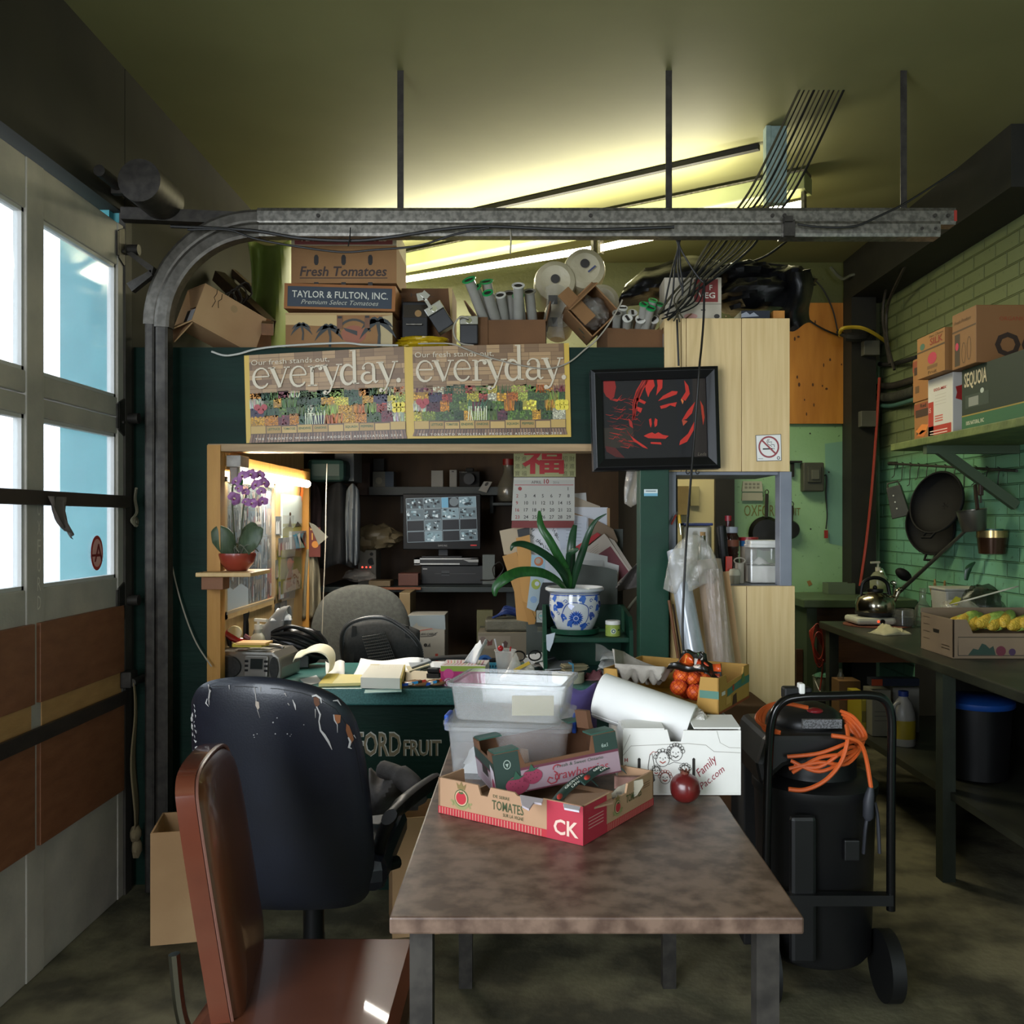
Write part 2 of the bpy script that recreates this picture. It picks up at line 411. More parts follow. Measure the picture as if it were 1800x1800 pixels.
BRICKG=walls_mat('green_brick','#5c8a68','#689a80',True,'Y','#69724e',1.95)  # olive above the cut paints the dimmer upper light into the brick colour
CEILM=mat('olive_ceiling','#71704a','#7b7a52',rough=.6,scale=1.5)
FLOORM=mat('worn_concrete','#3d3a2b','#6d6850',rough=.8,scale=5,bump=.25,bscale=40,contrast=(.4,.62))
DARKW=mat('dark_wall','#211f18','#2b281f',rough=.8,scale=3)
# ============================ room shell ======================================
XL,XR,YB,ZC,DF=-1.52,2.31,6.0,3.10,3.5
S(MB().bx((-9,-3.2,-.1),(XR+.2,YB+.2,0)),'floor',FLOORM)
S(MB().bx((-2.3,-3.2,ZC),(XR+.2,YB+.2,ZC+.1)),'ceiling',CEILM)
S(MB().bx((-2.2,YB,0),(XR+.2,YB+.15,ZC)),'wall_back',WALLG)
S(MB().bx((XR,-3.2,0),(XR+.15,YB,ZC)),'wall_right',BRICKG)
S(MB().bx((XL-.2,-3.2,0),(XR+.15,-3.05,ZC)),'wall_front',DARKW)
b=MB();b.bx((XL-.23,3.425,0),(XL,5.0,ZC));b.bx((-2.2,4.95,0),(-2.0,YB+.1,ZC+.1));b.bx((-2.2,4.95,0),(XL-.2,5.0,ZC+.1));b.bx((XL-.2,-3.05,2.55),(XL,3.42,ZC));b.bx((XL-.2,.55,0),(XL,.85,2.55));b.bx((XL-.2,-3.05,0),(XL,-1.8,2.55))
S(b,'wall_left',DARKW)
# dark downstand beam and black post in the far right corner
S(MB().bx((xx(1490,5.9),3.9,2.83),(XR,5.98,ZC)),'trim_1',mat('soot_paint','#14140f','#1d1c15',rough=.7))
S(MB().bx((xx(1494,5.85),5.82,0),(xx(1537,5.85),5.99,2.83)),'trim_2',MATS['soot_paint'])
# ============================ the garage door =================================
DOORP=mat('door_grey_paint','#a39d94','#b3aca1',rough=.6,scale=7,bump=.08)
def dy(px):return 1.52*F/(CX-px)
dr=T('door_1',None,None,(XL,2.1,0));dr['kind']='structure'
cols=[(dy(75),dy(205)),(dy(75)-.66,dy(75)-.10),(dy(75)-1.32,dy(75)-.76)]
rows=[(1.19,1.72),(1.853,2.342)]
f=MB();y1,y0=dy(215),.86
xs=(XL-.03,XL+.005)
def dbx(mb,ya,za,yb,zb,x0=None,x1=None,m=0):mb.bx((xs[0]if x0 is None else x0,ya,za),(xs[1]if x1 is None else x1,yb,zb),m)
# stiles and rails around the glass rows
edges=[y1]+[q for c in cols for q in(c[1],c[0])]+[y0]
for i in range(0,len(edges),2):dbx(f,edges[i+1],0,edges[i],2.5)
for z0,z1 in((0,.40),(1.06,1.19),(1.72,1.78),(1.785,1.853),(2.342,2.5)):
 for c in cols:dbx(f,c[0],z0,c[1],z1,x1=XL+.002)
f.bx((XL-.029,y0+.01,.39),(XL-.012,y1-.01,1.1))
S(f,'door_frame',DOORP,dr,bevel=.004)
for c in cols:
 g=MB()
 for z0,z1 in rows:
  g.bx((XL-.018,c[0],z0),(XL-.014,c[1],z1))
 S(g,'glass_pane',GLASS,dr)
 e=MB()
 for z0,z1 in rows:
  for ya,yb,za,zb in((c[0],c[1],z1-.012,z1),(c[0],c[1],z0,z0+.012),(c[0],c[0]+.012,z0,z1),(c[1]-.012,c[1],z0,z1)):
   e.bx((XL-.03,ya,za),(XL-.004,yb,zb))
 S(e,'glazing_bead',mat('pale_bead','#b9b7b4',rough=.5),dr)
 p=MB();p.bx((XL-.005,c[0]-.045,.84),(XL+.018,c[1]+.025,1.085));S(p,'plywood_panel',wood('red_plywood','#784a31','#87573b',st=(1,5,16),scale=2),dr,bevel=.002)
 p=MB();p.bx((XL-.006,c[0]-.02,.745),(XL+.008,c[1]+.02,.84));S(p,'pale_board',wood('pale_ply','#a87f4e','#b98e5a',st=(1,5,16),scale=2),dr)
 p=MB();p.bx((XL-.005,c[0]-.045,.40),(XL+.018,c[1]+.025,.72));S(p,'plywood_panel',MATS['red_plywood'],dr,bevel=.002)
p=MB();p.bx((XL+.018,y0+.05,.722),(XL+.03,y1-.01,.768));S(p,'dark_strap',wood('dark_strip','#2a2321','#352c28',st=(1,3,10)),dr)
p=MB();fr=Fr((XL+.0055,dy(62),1.12),(0,1,0),(0,0,1),(1,0,0))
for i,ch in enumerate('OXFORD'):p.text(fr,ch,.0,.295-i*.058,.045,'#d2cdbf',w=.019,m=0)
S(p,'stencil_lettering',PR,dr)
for zq in(1.785,1.10,2.42):
 h=MB();h.bx((XL+.004,y1-.06,zq-.045),(XL+.010,y1-.004,zq+.045));h.prism(Fr((XL+.011,y1-.05,zq),(0,1,0),(0,0,1),(1,0,0)),[(0,-.05),(.045,-.07),(.085,0),(.045,.07),(0,.05)],.006)
 h.cyl((XL+.012,y1+.03,zq),(XL+.05,y1+.03,zq),.02);h.cyl((XL+.01,y1-.02,zq-.02),(XL+.018,y1-.02,zq-.02),.007)
 S(h,'roller_hinge',DARKSTEEL,dr)
 # sticker on the lower pane
st=MB();fr=Fr((XL-.0138,3.23,1.285),(0,1,0),(0,0,1),(1,0,0))
st.disc(fr,0,0,.046,'#b5392c',n=28,z=1,m=0,ry=.062);st.disc(fr,0,0,.036,'#e6a9a0',n=28,z=2,m=0,ry=.05);st.text(fr,'A',-.021,-.03,.064,'#7c1f18',z=3,m=0,bold=.01);st.rect(fr,-.04,-.012,.02,-.004,'#7c1f18',4,0)
tag(st.build('round_sticker',PR),'round red and white sticker with a letter on the lower door pane','sticker')
# wooden bar across the lower window and the rag tied to it
tag(MB().bx((XL+.006,.95,1.447),(XL+.034,3.392,1.492)).build('wooden_bar',wood('bar_wood','#2d2622','#3a312b',st=(6,1,6)),bevel=.003),'dark wooden bar across the lower garage door window','bar')
b=MB();b.grid(lambda u,v:V((XL+.04+.012*math.sin(u*9+v*3),2.80+.10*u*(1-.3*v)+.10*v*v,1.475-.13*v*(.75+.3*u))),8,8)
tag(b.build('rag',mat('rag_cloth','#5b514b',rough=.9),solid=.003),'small grey rag knotted over the end of the dark door bar','rag')
b=MB();b.tube(bez([(XL+.055,3.395,1.52),(XL+.04,3.42,1.48),(XL+.055,3.40,1.43),(XL+.05,3.37,1.40),(XL+.06,3.39,1.38)]),.006,6);b.tube([V((XL+.055,3.39+.014*math.cos(a),1.395+.014*math.sin(a)))for a in[i*PI/5 for i in range(10)]],.006,6,closed=True)
tag(b.build('rope_knot',mat('old_rope','#55503f',rough=.9)),'short frayed rope knot at the right end of the door bar','rope')
# latch with hanging strap
lt=T('door_latch','steel slide latch with a dangling cloth strap beside the red plywood','latch',(XL+.02,3.39,.80))
S(MB().box((XL+.03,3.39,.81),(.04,.06,.06)).cyl((XL+.05,3.37,.80),(XL+.05,3.47,.80),.014),'bolt_case',DARKSTEEL,lt,bevel=.003)
b=MB();b.grid(lambda u,v:V((XL+.055+.006*math.sin(v*9),3.375+.012*v+(u-.5)*lp(.012,.05,min(1,v*1.6))*(1-.5*max(0,v-.8)*5),.80-.56*v)),4,14)
b.ell((XL+.055,3.39,.235),(.02,.025,.03),10,amp=.4);b.ell((XL+.055,3.40,.18),(.018,.02,.04),10,amp=.5)
S(b,'pull_strap',mat('strap_webbing','#77694f',rough=.9),lt,solid=.003)
# door jamb
S(MB().bx((XL-.012,y1,0),(XL+.012,3.455,2.55)),'trim_3',mat('jamb_grime','#36322d','#443f38',rough=.7,scale=9))
# ============================ outside the door ================================
TEAL=mat('teal_render','#3a7f86','#4a8d93',rough=.7,scale=6)
S(MB().bx((XL-.235,3.405,0),(XL-.012,3.425,2.6)).bx((XL-.10,3.37,0),(XL-.035,3.405,2.6)),'wall_outside',TEAL)
S(MB().bx((-14,-6,-.12),(-1.72,16,-.1)),'street',mat('asphalt','#6d6f72','#7d7f82',rough=.9,scale=20))
fb=MB();fb.bx((-13.4,9,-.1),(-12.8,16,7));fb.bx((-12.85,9,3.2),(-12.6,16,3.7),1)
S(fb,'building_outside',[mat('pale_facade','#d6d2cd','#e2deda',rough=.8),mat('red_fascia','#a05048',rough=.7)])
vn=T('parked_van','white van parked outside past the left door window','van',(-6.0,9.0,-.1))
b=MB();b.bx((-6.9,7.2,.25),(-5.1,11.6,2.15));S(b,'body',mat('van_white','#dfe3e8',rough=.25),vn,bevel=.12)
S(MB().bx((-6.75,7.17,1.2),(-5.25,7.22,1.85)),'windscreen',mat('dark_glass','#1b2530',rough=.1),vn,bevel=.02)
S(MB().bx((-6.9,7.1,.25),(-5.1,7.2,.55)),'bumper',mat('bumper_grey','#4b4f55',rough=.5),vn,bevel=.03)
for sx in(-6.85,-5.3):
 for sy in(7.9,10.8):
  S(MB().cyl((sx,sy,.25),(sx+.2,sy,.25),.34,n=24),'wheel',BLACKR,vn)
  # ============================ the booth =======================================
Z1=2.066;ZH=1.695;XB=xx(1167,DF);XS=-1.236
b=MB();b.bx((XL,DF,0),(XS,DF+.05,Z1));b.bx((XS,DF,ZH),(XB,DF+.05,Z1))
for zq,pxs in((0,()),):
 pass
S(b,'wall_booth',GREEN)
S(MB().bx((XL,DF+.05,Z1-.03),(XB,YB-.02,Z1)),'booth_roof',BROWNW)  # rear part carried unseen to the back wall to keep the booth dark
S(MB().bx((XS,DF+.002,ZH-.028),(XB,DF+.05,ZH)).bx((XS,DF+.05,ZH-.012),(xx(1167,DF),DF+.34,ZH-.002)),'trim_4',SOFFIT)
SIDEX=-1.225
b=MB();b.bx((SIDEX-.03,DF+.05,0),(SIDEX,4.95,Z1-.03));S(b,'wall_booth_side',PLYY)
S(MB().bx((SIDEX,4.92,0),(SIDEX+.035,4.95,1.68)).bx((SIDEX,DF+.05,1.60),(SIDEX+.045,4.9,1.66)).bx((XS-.001,DF-.004,.5),(XS+.05,DF+.05,1.69)),'trim_5',wood('amber_wood','#a5732f','#b98841',st=(10,10,1)))
b=MB();b.bx((-2.0,5.90,0),(.62,5.94,Z1-.03));S(b,'wall_booth_back',mat('booth_brown','#3a2a1a','#4a3723',rough=.7,scale=2,stretch=(4,4,1)))
S(MB().bx((.58,DF+.3,0),(.62,5.90,Z1-.03)),'wall_booth_right',DARKW)
PX0,PX1=xx(1125,3.45),xx(1176,3.45)
S(MB().bx((PX0,3.45,0),(PX1,3.56,ZH-.03)),'booth_pillar',GREENP,bevel=.003)
# pale panelled partition right of the pillar, with a serving hatch
pn=MB();zt,zb,zs=zz(560,DF),zz(829,DF),zz(1030,DF)
xe=[xx(p,DF)for p in(1167,1197,1206,1303,1388)]
for i in range(4):pn.bx((xe[i]+.001,DF-.006,zb),(xe[i+1]-.001,DF+.02,zt))
xf=[xx(p,DF)for p in(1177,1215,1312,1397)]
for i in range(3):pn.bx((xf[i]+.001,DF-.006,0),(xf[i+1]-.001,DF+.02,zs))
S(pn,'partition',MAPLE,bevel=.0015)
b=MB();b.bx((xx(1168,DF),DF+.021,0),(xx(1190,DF),DF+.07,zt-.05));b.bx((xx(1371,DF),DF+.0,zs),(xx(1392,DF),DF+.07,zb));b.bx((xx(1371,DF),DF+.021,0),(xx(1392,DF),DF+.07,zs));b.bx((xx(1190,DF),DF+.021,zb-.012),(xx(1371,DF),DF+.38,zb+.03))
S(b,'hatch_frame',GREYP,bevel=.002)
o=S(MB().bx((xx(1180,DF),DF+.021,zs-.03),(xx(1392,DF),DF+.38,zs-.001)),'hatch_sill',GREYP)
# cream wall seen through the hatch, beside the green one
S(MB().bx((.66,5.93,0),(xx(1256,5.93),5.995,2.3)),'wall_panel',mat('cream_wall','#b9ad84',rough=.6))
S(MB().bx((xx(1257,5.9),5.88,0),(xx(1290,5.9),5.995,2.4)),'trim_6',BLACKM)
# ============================ overhead door track =============================
DT=3.38
def channel(mb,path,h,dep,y0,t=.004):
 """C-section swept along an x-z path, web towards -Y"""
 pf=[(-h/2,y0),(-h*.3,y0-.004),(h*.3,y0-.004),(h/2,y0),(h/2,y0+dep),(h/2-t,y0+dep),(h/2-t,y0+t),(-h/2+t,y0+t),(-h/2+t,y0+dep),(-h/2,y0+dep)]
 k=len(pf);vs=[];n=len(path)
 for i,(x,z)in enumerate(path):
  a=path[max(i-1,0)];b=path[min(i+1,n-1)];dx,dz_=b[0]-a[0],b[1]-a[1];l=math.hypot(dx,dz_)
  nx,nz=-dz_/l,dx/l
  for q,y in pf:vs.append((x+nx*q,y,z+nz*q))
 fs=[(i*k+j,i*k+(j+1)%k,(i+1)*k+(j+1)%k,(i+1)*k+j)for i in range(n-1)for j in range(k)]
 fs+=[tuple(range(k-1,-1,-1)),tuple(range((n-1)*k,n*k))]
 return mb.add(vs,fs)
def arc(x0,z1,r):return[(x0+r-r*math.cos(a),z1-r+r*math.sin(a))for a in[i*PI/36 for i in range(19)]]
tk=T('overhead_door_track','long galvanised garage door track curving over from the left door','door track',(xx(280,DT),DT,0))
zo,zi=zz(380,DT),zz(405,DT);xo,xi=xx(263,DT),xx(286,DT)
S(channel(channel(MB(),[(xo,.02),(xo,zo-.40)],.035,.05,DT),[(xi,.02),(xi,zi-.36)],.045,.05,DT-.01),'vertical_rail',DARKSTEEL,tk)
S(channel(channel(MB(),arc(xo,zo,.40),.05,.05,DT),arc(xi,zi,.36),.055,.05,DT-.012),'curved_rail',mat('dull_steel','#4f4b45','#625e57',rough=.5,metal=.7,scale=40),tk)
S(channel(MB(),[(xo+.40,zo),(xx(1680,DT),zo)],.062,.055,DT),'horizontal_rail',GALV,tk)
b=channel(MB(),[(xi+.36,zi),(xx(1388,DT),zi)],.05,.05,DT-.012);channel(b,[(xx(1372,DT),zi),(xx(1649,DT),zi)],.058,.06,DT-.018)
S(b,'horizontal_rail',GALV,tk)
for px in(560,1038,1357,1378,1642,1665):S(MB().cyl((xx(px,DT),DT-.012,zo),(xx(px,DT),DT+.01,zo),.007,n=8),'bolt',DARKSTEEL,tk)
for px in(1616,1640):S(MB().cyl((xx(px,DT),DT-.026,zi),(xx(px,DT),DT,zi),.006,n=8),'bolt',DARKSTEEL,tk)
S(MB().box((xx(1384,DT),DT-.026,zi),(.04,.012,.06)).box((xx(1381,DT),DT-.03,zi+.03),(.03,.03,.02)),'joint_plate',DARKSTEEL,tk)
S(MB().bx((xx(1676,DT),DT-.006,zo-.02),(xx(1680,DT)+.002,DT+.01,zo+.02)),'end_cap',mat('red_paint','#8e2c22',rough=.5),tk)
b=MB().bar((XL+.01,DT,zo+.005),(xx(430,DT),DT+.06,zo+.005),.05,.045)
S(b,'header_angle',DARKSTEEL,tk)
b=MB().cyl((xx(285,DT),DT-.2,zz(352,DT)),(xx(285,DT),DT+.02,zz(352,DT)),.075,n=26).cyl((xx(230,DT),DT-.25,zz(345,DT)),(xx(230,DT),DT+.25,zz(345,DT)),.02)
b.bar((XL+.02,DT-.1,zz(352,DT)),(xx(300,DT),DT-.1,zz(352,DT)),.03,.03)
S(b,'spring_drum',DARKSTEEL,tk)
b=MB().prism(Fr((xx(222,3.36),3.36,zz(445,3.36)),(1,0,0),(0,0,1),(0,-1,0)),[(0,0),(.02,.005),(.10,-.05),(.095,-.075)],.03)
b.prism(Fr((xx(222,3.36),3.36,zz(498,3.36)),(1,0,0),(0,0,1),(0,-1,0)),[(0,0),(.09,.05),(.095,.03),(.02,-.03)],.03)
S(b,'roller_bracket',DARKSTEEL,tk)
# hangers from the ceiling hold the rails up
for px in(700,1180,1600):
 S(MB().bx((xx(px,DT)-.012,DT+.058,zo-.03),(xx(px,DT)+.012,DT+.062,ZC)),'hanger_strap',DARKSTEEL,tk)
def wire(pxs,d,r,m,label,name='cable',cat='cable',group=None,n=8):
 return cable(name,[at(*(p if len(p)==3 else(p[0],p[1],d)))for p in pxs],r,m,label,cat,group,n)
dc=DT-.05
wire([(300,398),(440,405),(530,419),(625,423),(700,415),(780,403),(860,398),(1020,404),(1185,399)],dc,.006,CORD_B,'thick black cable sagging along the track above the tomato cartons',group='black cables along the track')
wire([(330,404),(400,404),(450,420),(520,433),(600,443),(660,439),(735,432),(800,412),(860,400)],dc-.01,.004,CORD_B,'thin black cable looping across the top tomato carton',group='black cables along the track')
wire([(616,400),(615,416),(612,433)],dc-.015,.0025,CORD_B,'short wire dropping from the track to the top carton',group='black cables along the track')
wire([(896,398),(898,420),(897,446)],DT-.02,.003,CORD_W,'pale pull cord hanging below the track near the ceiling light',name='pull_cord',cat='cord')
wire([(1402,394),(1440,399),(1500,398),(1545,380),(1600,352),(1680,300)],DT-.05,.004,CORD_B,'black wire rising over the right end of the track')
# bundle tied below the track, then fanning out over the cartons
def strand(pxs,r,m,parent):S(MB().tube(bez([at(*p)for p in pxs],8),r,6),'wire',m,parent)
kb=T('knotted_wire_bunch','bunch of black wires knotted below the track, spreading over the white box','wire bunch',at(1193,432,3.46))
for p in[[(1178,398),(1188,420),(1192,432),(1186,470),(1182,520),(1172,556)],[(1196,398),(1194,420),(1193,432),(1180,480),(1166,548)],[(1188,396),(1191,418),(1194,432),(1196,470),(1200,500),(1199,520)],[(1204,396),(1196,420),(1195,434),(1212,465),(1228,488),(1236,496)],[(1183,396),(1190,424),(1192,436),(1192,480),(1201,514)]]:
 strand([(x,y,3.46)for x,y in p],.0035,CORD_B,kb)
sb=T('slanting_wire_bundle','dusty bundle of wires slanting from the ceiling down behind the track','wire bundle',at(1230,490,3.5))
for i in range(10):
 t=i/9;x0=lp(1258,1336,t)
 strand([(x0+150,152,3.6),(x0+66,325,3.52),(x0+12,398,3.50),(x0-20,440,3.5),(lp(1215,1252,t),lp(480,492,t),3.49),(lp(1180,1225,(i*5%9)/8),lp(520,540,t),3.47),(lp(1158,1200,(i*4%9)/8),lp(552,566,(i*2%9)/8),3.45)],.003 if i%3 else .005,CORD_B if i%2 else mat('dusty_cord','#3f3a28',rough=.8),sb)
wire([(1238,492,3.47),(1237,555,3.44),(1233,610,3.40),(1229,650,3.34),(1221,760,3.34),(1213,860,3.30),(1206,960,3.22),(1201,1060,3.18),(1200,1120,3.16),(1204,1175,3.16)],3.4,.0042,CORD_B,'long black cord hanging down in front of the framed painting',name='power_cable',cat='cord')
wire([(1190,562,3.47),(1191,590,3.46),(1193,643,3.46)],3.4,.004,CORD_B,'short black cord against the pale boards above the painting',name='power_cable',cat='cord')
wire([(1390,418,3.6),(1350,448,3.7),(1310,464,3.7),(1290,462,3.65),(1330,462,3.7),(1400,470,3.8)],3.7,.005,CORD_B,'black cable over the bin bags near the track joint')
# ============================ ceiling lights ==================================
def strip_light(a,j,c,nm,lab):
 a,j,c=V(a),V(j),V(c);t=T(nm,lab,'ceiling light',(a+c)/2)
 d=(c-a).normalized();sd=V((-d.y,d.x,0));up=V((0,0,1))
 S(MB().bar(a+up*.095,c+up*.095,.13,.08),'housing',mat('cream_enamel','#7d8458','#8a9064',rough=.4,scale=3),t,bevel=.004)
 S(MB().bar(a+up*.142+sd*.0,c+up*.142,.10,.014),'mounting_plate',GALV,t)
 for p,q in((a,j),(j,c)):
  S(MB().cyl(p+d*.03,q-d*.03,.019,n=14),'tube',LAMP2,t)
  for e,sgn in((p,1),(q,-1)):S(MB().bar(e+d*.014*sgn+up*.012,e+d*.03*sgn+up*.012,.04,.09),'socket',GALV,t)
 return t
zt_=2.92
A,J,C_=at(655,512,6),at(1050,437,6),at(1420,357,6)
def onz(px,py,z):return at(px,py,dz(py,z))
A,J,C_=onz(640,503,zt_),onz(1050,437,zt_),onz(1421,357,zt_)
A.y=min(A.y,5.9)
strip_light(A,J,C_,'strip_light','bright twin tube strip light on the ceiling above the paper rolls')
d=(C_-A).normalized();sd=V((-d.y,d.x,0))
q=tag(MB().bar(A+V((0,0,.166))+V((-.30,-.25,0)),C_+V((0,0,.166))+V((-.30,-.25,0)),.03,.025).build('ceiling_batten',BLACKM),'narrow dark batten on the ceiling beside the strip light','batten')
b=MB();c0=onz(1361,352,2.8);b.box((c0.x,c0.y-.05,2.93),(.07,.04,.33)).box((c0.x-.045,c0.y-.05,2.93),(.02,.05,.33))
tag(b.build('hanging_bracket',mat('verdigris_steel','#7f9490','#93a6a0',rough=.5,metal=.3,scale=30)),'pale grey steel bracket hanging from the ceiling above the track','bracket')
al=area('strip_light_glow',((A+C_)/2)-V((0,0,.03)),((A+C_)/2)-V((0,0,1)),.05,2.2,30,(1,.93,.66))
al.rotation_euler=(0,0,math.atan2(-d.x,d.y))
al2=area('strip_light_uplight',((A+C_)/2)+V((-.20,-.27,-.06)),((A+C_)/2)+V((-.24,-.33,1)),.06,2.3,24,(1,.94,.72))
al2.rotation_euler=(PI,0,math.atan2(-d.x,d.y))
# ============================ things on the booth roof ========================
ZR=Z1+.001
def px_box(px0,px1,d,dep,z0,z1):
 b=MB();b.bx((xx(px0,d),d,z0),(xx(px1,d),d+dep,z1));return b
GREY_INK,INK='#1c1a17','#22190f'
# --- the stack of tomato cartons
D0=3.53
z1,z2,z3,z4=ZR,zz(552,D0),zz(506,D0),zz(432,D0)
b=px_box(502,690,D0,.30,z1,z2);fr=FP(D0)
b.poly(fr,[(502,553),(592,553),(592,574),(560,573),(520,571),(502,571)],'#b79c66');b.rect(fr,502,550,690,554,'#a98a58',2)
b.poly(fr,[(672,556),(690,554),(690,610),(672,610),(664,590)],'#ad9a70')
def palm(x,y,s,k=1):
 b.stroke(fr,[(x,y),(x+3*k,y+s*.5),(x+2*k,y+s)],[s*.16,s*.11,s*.13],'#2a2c28',3)
 for a in(-150,-115,-70,-35,10,165):
  ca,sa=math.cos(R(a)),math.sin(R(a));q=[]
  for i in range(6):
   t=i/5;q.append((x+ca*s*.75*t*k,y+sa*s*.55*t+s*.55*t*t))
  b.stroke(fr,q,[s*.05,s*.17,s*.2,s*.17,s*.1,.5],'#23292a',2)
palm(578,576,34);palm(664,566,44,1);palm(530,572,26,1);b.ring(fr,622,592,30,4,'#2f2d27',2,a0=PI*1.05,a1=PI*1.9,n=12);b.disc(fr,622,588,22,'#8e4f33',1,n=16,ry=16)
for x0,y0 in((593,556),(641,555)):b.rect(fr,x0,y0,x0+9,y0+22,'#6b4427',4);b.rect(fr,x0+1,y0,x0+8,y0+4,'#17100a',5)
b.poly(fr,[(603,576),(628,582),(628,590),(608,582)],'#2b2d2b',3)
tag(b.build('tomato_carton',[CARD,PR]),'cardboard carton printed with dark palm trees, lowest of the tomato stack','carton','tomato cartons in the stack')
b=MB();w_=xx(695,D0)-xx(500,D0);h_=z3-z2-.004;b.bx((-w_/2,0,0),(w_/2,.3,h_));fr=Fr((-w_/2,0,0),(w_/195,0,0),(0,0,h_/46),(0,-1,0))
b.rect(fr,6,4,189,41,'#1b2733');b.rect(fr,7.5,5.5,187.5,39.5,'#1f2c3a',2);b.text(fr,'TAYLOR & FULTON, INC.',14,21,12.5,'#c8c6b8',w=168,z=3,bold=.008);b.text(fr,'Premium Select Tomatoes',30,9,8.5,'#a9a898',w=136,z=3,shear=.35)
tag(b.build('tomato_carton',[mat('cardboard_orange','#8a5730','#9a6538',rough=.8,scale=4),PR],base=(0,0,0)),'shallow carton with a navy panel of white lettering in the tomato stack','carton','tomato cartons in the stack')
bpy.context.view_layer.update();o=COL.objects[-1];o.location=((xx(500,D0)+xx(695,D0))/2,D0-.01,z2+.014);o.rotation_euler=(0,R(1.6),0)
b=px_box(512,697,D0,.28,z3+.018,z4);fr=FP(D0)
b.text(fr,'Fresh Tomatoes',527,485,17,'#2a150a',w=153,flip=True,shear=.18,bold=.02);b.rect(fr,527,488,681,489.6,'#2a150a')
for x in(556,604,651):
 b.poly(fr,[(x-4,452),(x-2,448),(x+2,448),(x+4,452),(x+4,462),(x+2,466),(x-2,466),(x-4,462)],'#120a05');b.rect(fr,x-4,496,x+4,503,'#120a05')
tag(b.build('tomato_carton',[CARD,PR]),'brown carton lettered Fresh Tomatoes with six punched holes','carton','tomato cartons in the stack')
b=px_box(512,697,D0+.01,.27,z4+.001,z4+.075);fr=FP(D0+.01)
b.rect(fr,518,412,690,430,'#7d3a38');b.text(fr,'FLORIDA TOMATOES',530,424,8,'#c9b8a5',w=150,flip=True,bold=.02)
tag(b.build('tomato_carton',[mat('pale_carton','#a99c84','#b8ab92',rough=.8),PR]),'off-white carton with a red band on top of the tomato stack','carton','tomato cartons in the stack')
# --- tipped open carton at the far left
t=T('open_carton','small open cardboard box with drooping flaps over the left booth panel','carton',(xx(374,3.62),3.64,ZR+.052),rot=(R(-20),0,R(-44)))
b=MB();w,l,h=.15,.28,.165
for a,c in(((-w/2,-l/2,0),(w/2,l/2,.005)),((-w/2,-l/2,h-.005),(w/2,l/2,h)),((-w/2,-l/2,.005),(-w/2+.005,l/2,h-.005)),((w/2-.005,-l/2,.005),(w/2,l/2,h-.005)),((-w/2+.005,l/2-.005,.005),(w/2-.005,l/2,h-.005))):b.bx(a,c)
fr=Fr((w/2,-l/2,0),(0,1,0),(0,0,1));b.stroke(fr,[(.05,.17),(.055,.15),(.05,.13),(.06,.12),(.055,.09)],.003,'#3a2a18');b.stroke(fr,[(.075,.16),(.08,.14),(.07,.125),(.08,.10)],.003,'#3a2a18');b.disc(fr,.14,.13,.015,'#a88a63')
b.build('body',[CARD3,PR],t,bevel=.001)
b=MB();b.box((0,-l/2-.03,-.035),(w,.005,.10),Matrix.Rotation(R(-40),3,'X')).box((0,-l/2-.012,-.055),(w*.95,.004,.11),Matrix.Rotation(R(-20),3,'X'));b.build('flap',CARD3,t)
b=MB();b.box((0,-l/2+.02,.13),(w*.96,.004,.07),Matrix.Rotation(R(25),3,'X'));b.build('flap',CARD3,t)
b=MB();b.box((.0,-l/2+.035,.045),(.13,.02,.07));fr=Fr((-.065,-l/2+.025,.01),(1,0,0),(0,0,1),(0,-1,0));b.rect(fr,.03,.0,.07,.07,'#d8d8da');b.rect(fr,.09,.0,.125,.065,'#d8d8da');b.build('contents',[BLACKM,PR],t)
# --- dark timber and oddments at the left, and the hanging green sheet
tw=wood('old_timber','#2c2013','#43311e',st=(10,1,10))
for i,(p,q,w,h,lab)in enumerate([((384,486,4.35),(474,572,4.05),.05,.05,'dark timber batten leaning behind the small open box'),((470,579,3.58),(471,574,3.72),.045,.045,'sawn timber offcut with a pale end beside the palm tree carton'),((400,470,4.7),(500,560,4.62),.06,.03,'long dark board slanting below the green sheet')]):
 b=MB().bar(at(*p),at(*q),w,h);tag(b.build('timber_batten',tw if i!=1 else wood('sawn_timber','#553517','#7a4c20',st=(10,1,10))),lab,'timber','timber offcuts on the booth roof')
tag(MB().box(at(448,586,3.80),(.06,.12,.13),R(-35)).build('brown_box',mat('rust_card','#5d3a20','#70482a',rough=.8)),'small rust brown box between the open carton and the timber','box')
def tarp(u,v):
 p=at(lp(435,512,u)+8*math.sin(v*5)*(1-u),lp(418,655,v)+14*math.sin(u*3),4.3+.09*math.sin(u*6+v*2))
 return p
tag(MB().grid(tarp,16,16).build('green_sheet',mat('olive_sheet','#6a7a35','#768640',rough=.5),solid=.004),'curled olive green sheet hanging left of the tomato stack','sheet')
for i in range(5):
 a=at(395+i*9,540-i*6,3.9+.03*i);
 b=MB().tube([a+V((.03*math.cos(k),.0,.05*math.sin(k)+.02*(k>3)))for k in[j*PI/6 for j in range(12)]],.004,6,closed=True)
 tag(b.build('wire_ring',DARKSTEEL),'thin metal wire ring hung behind the small open box','wire ring','wire rings behind the open box')
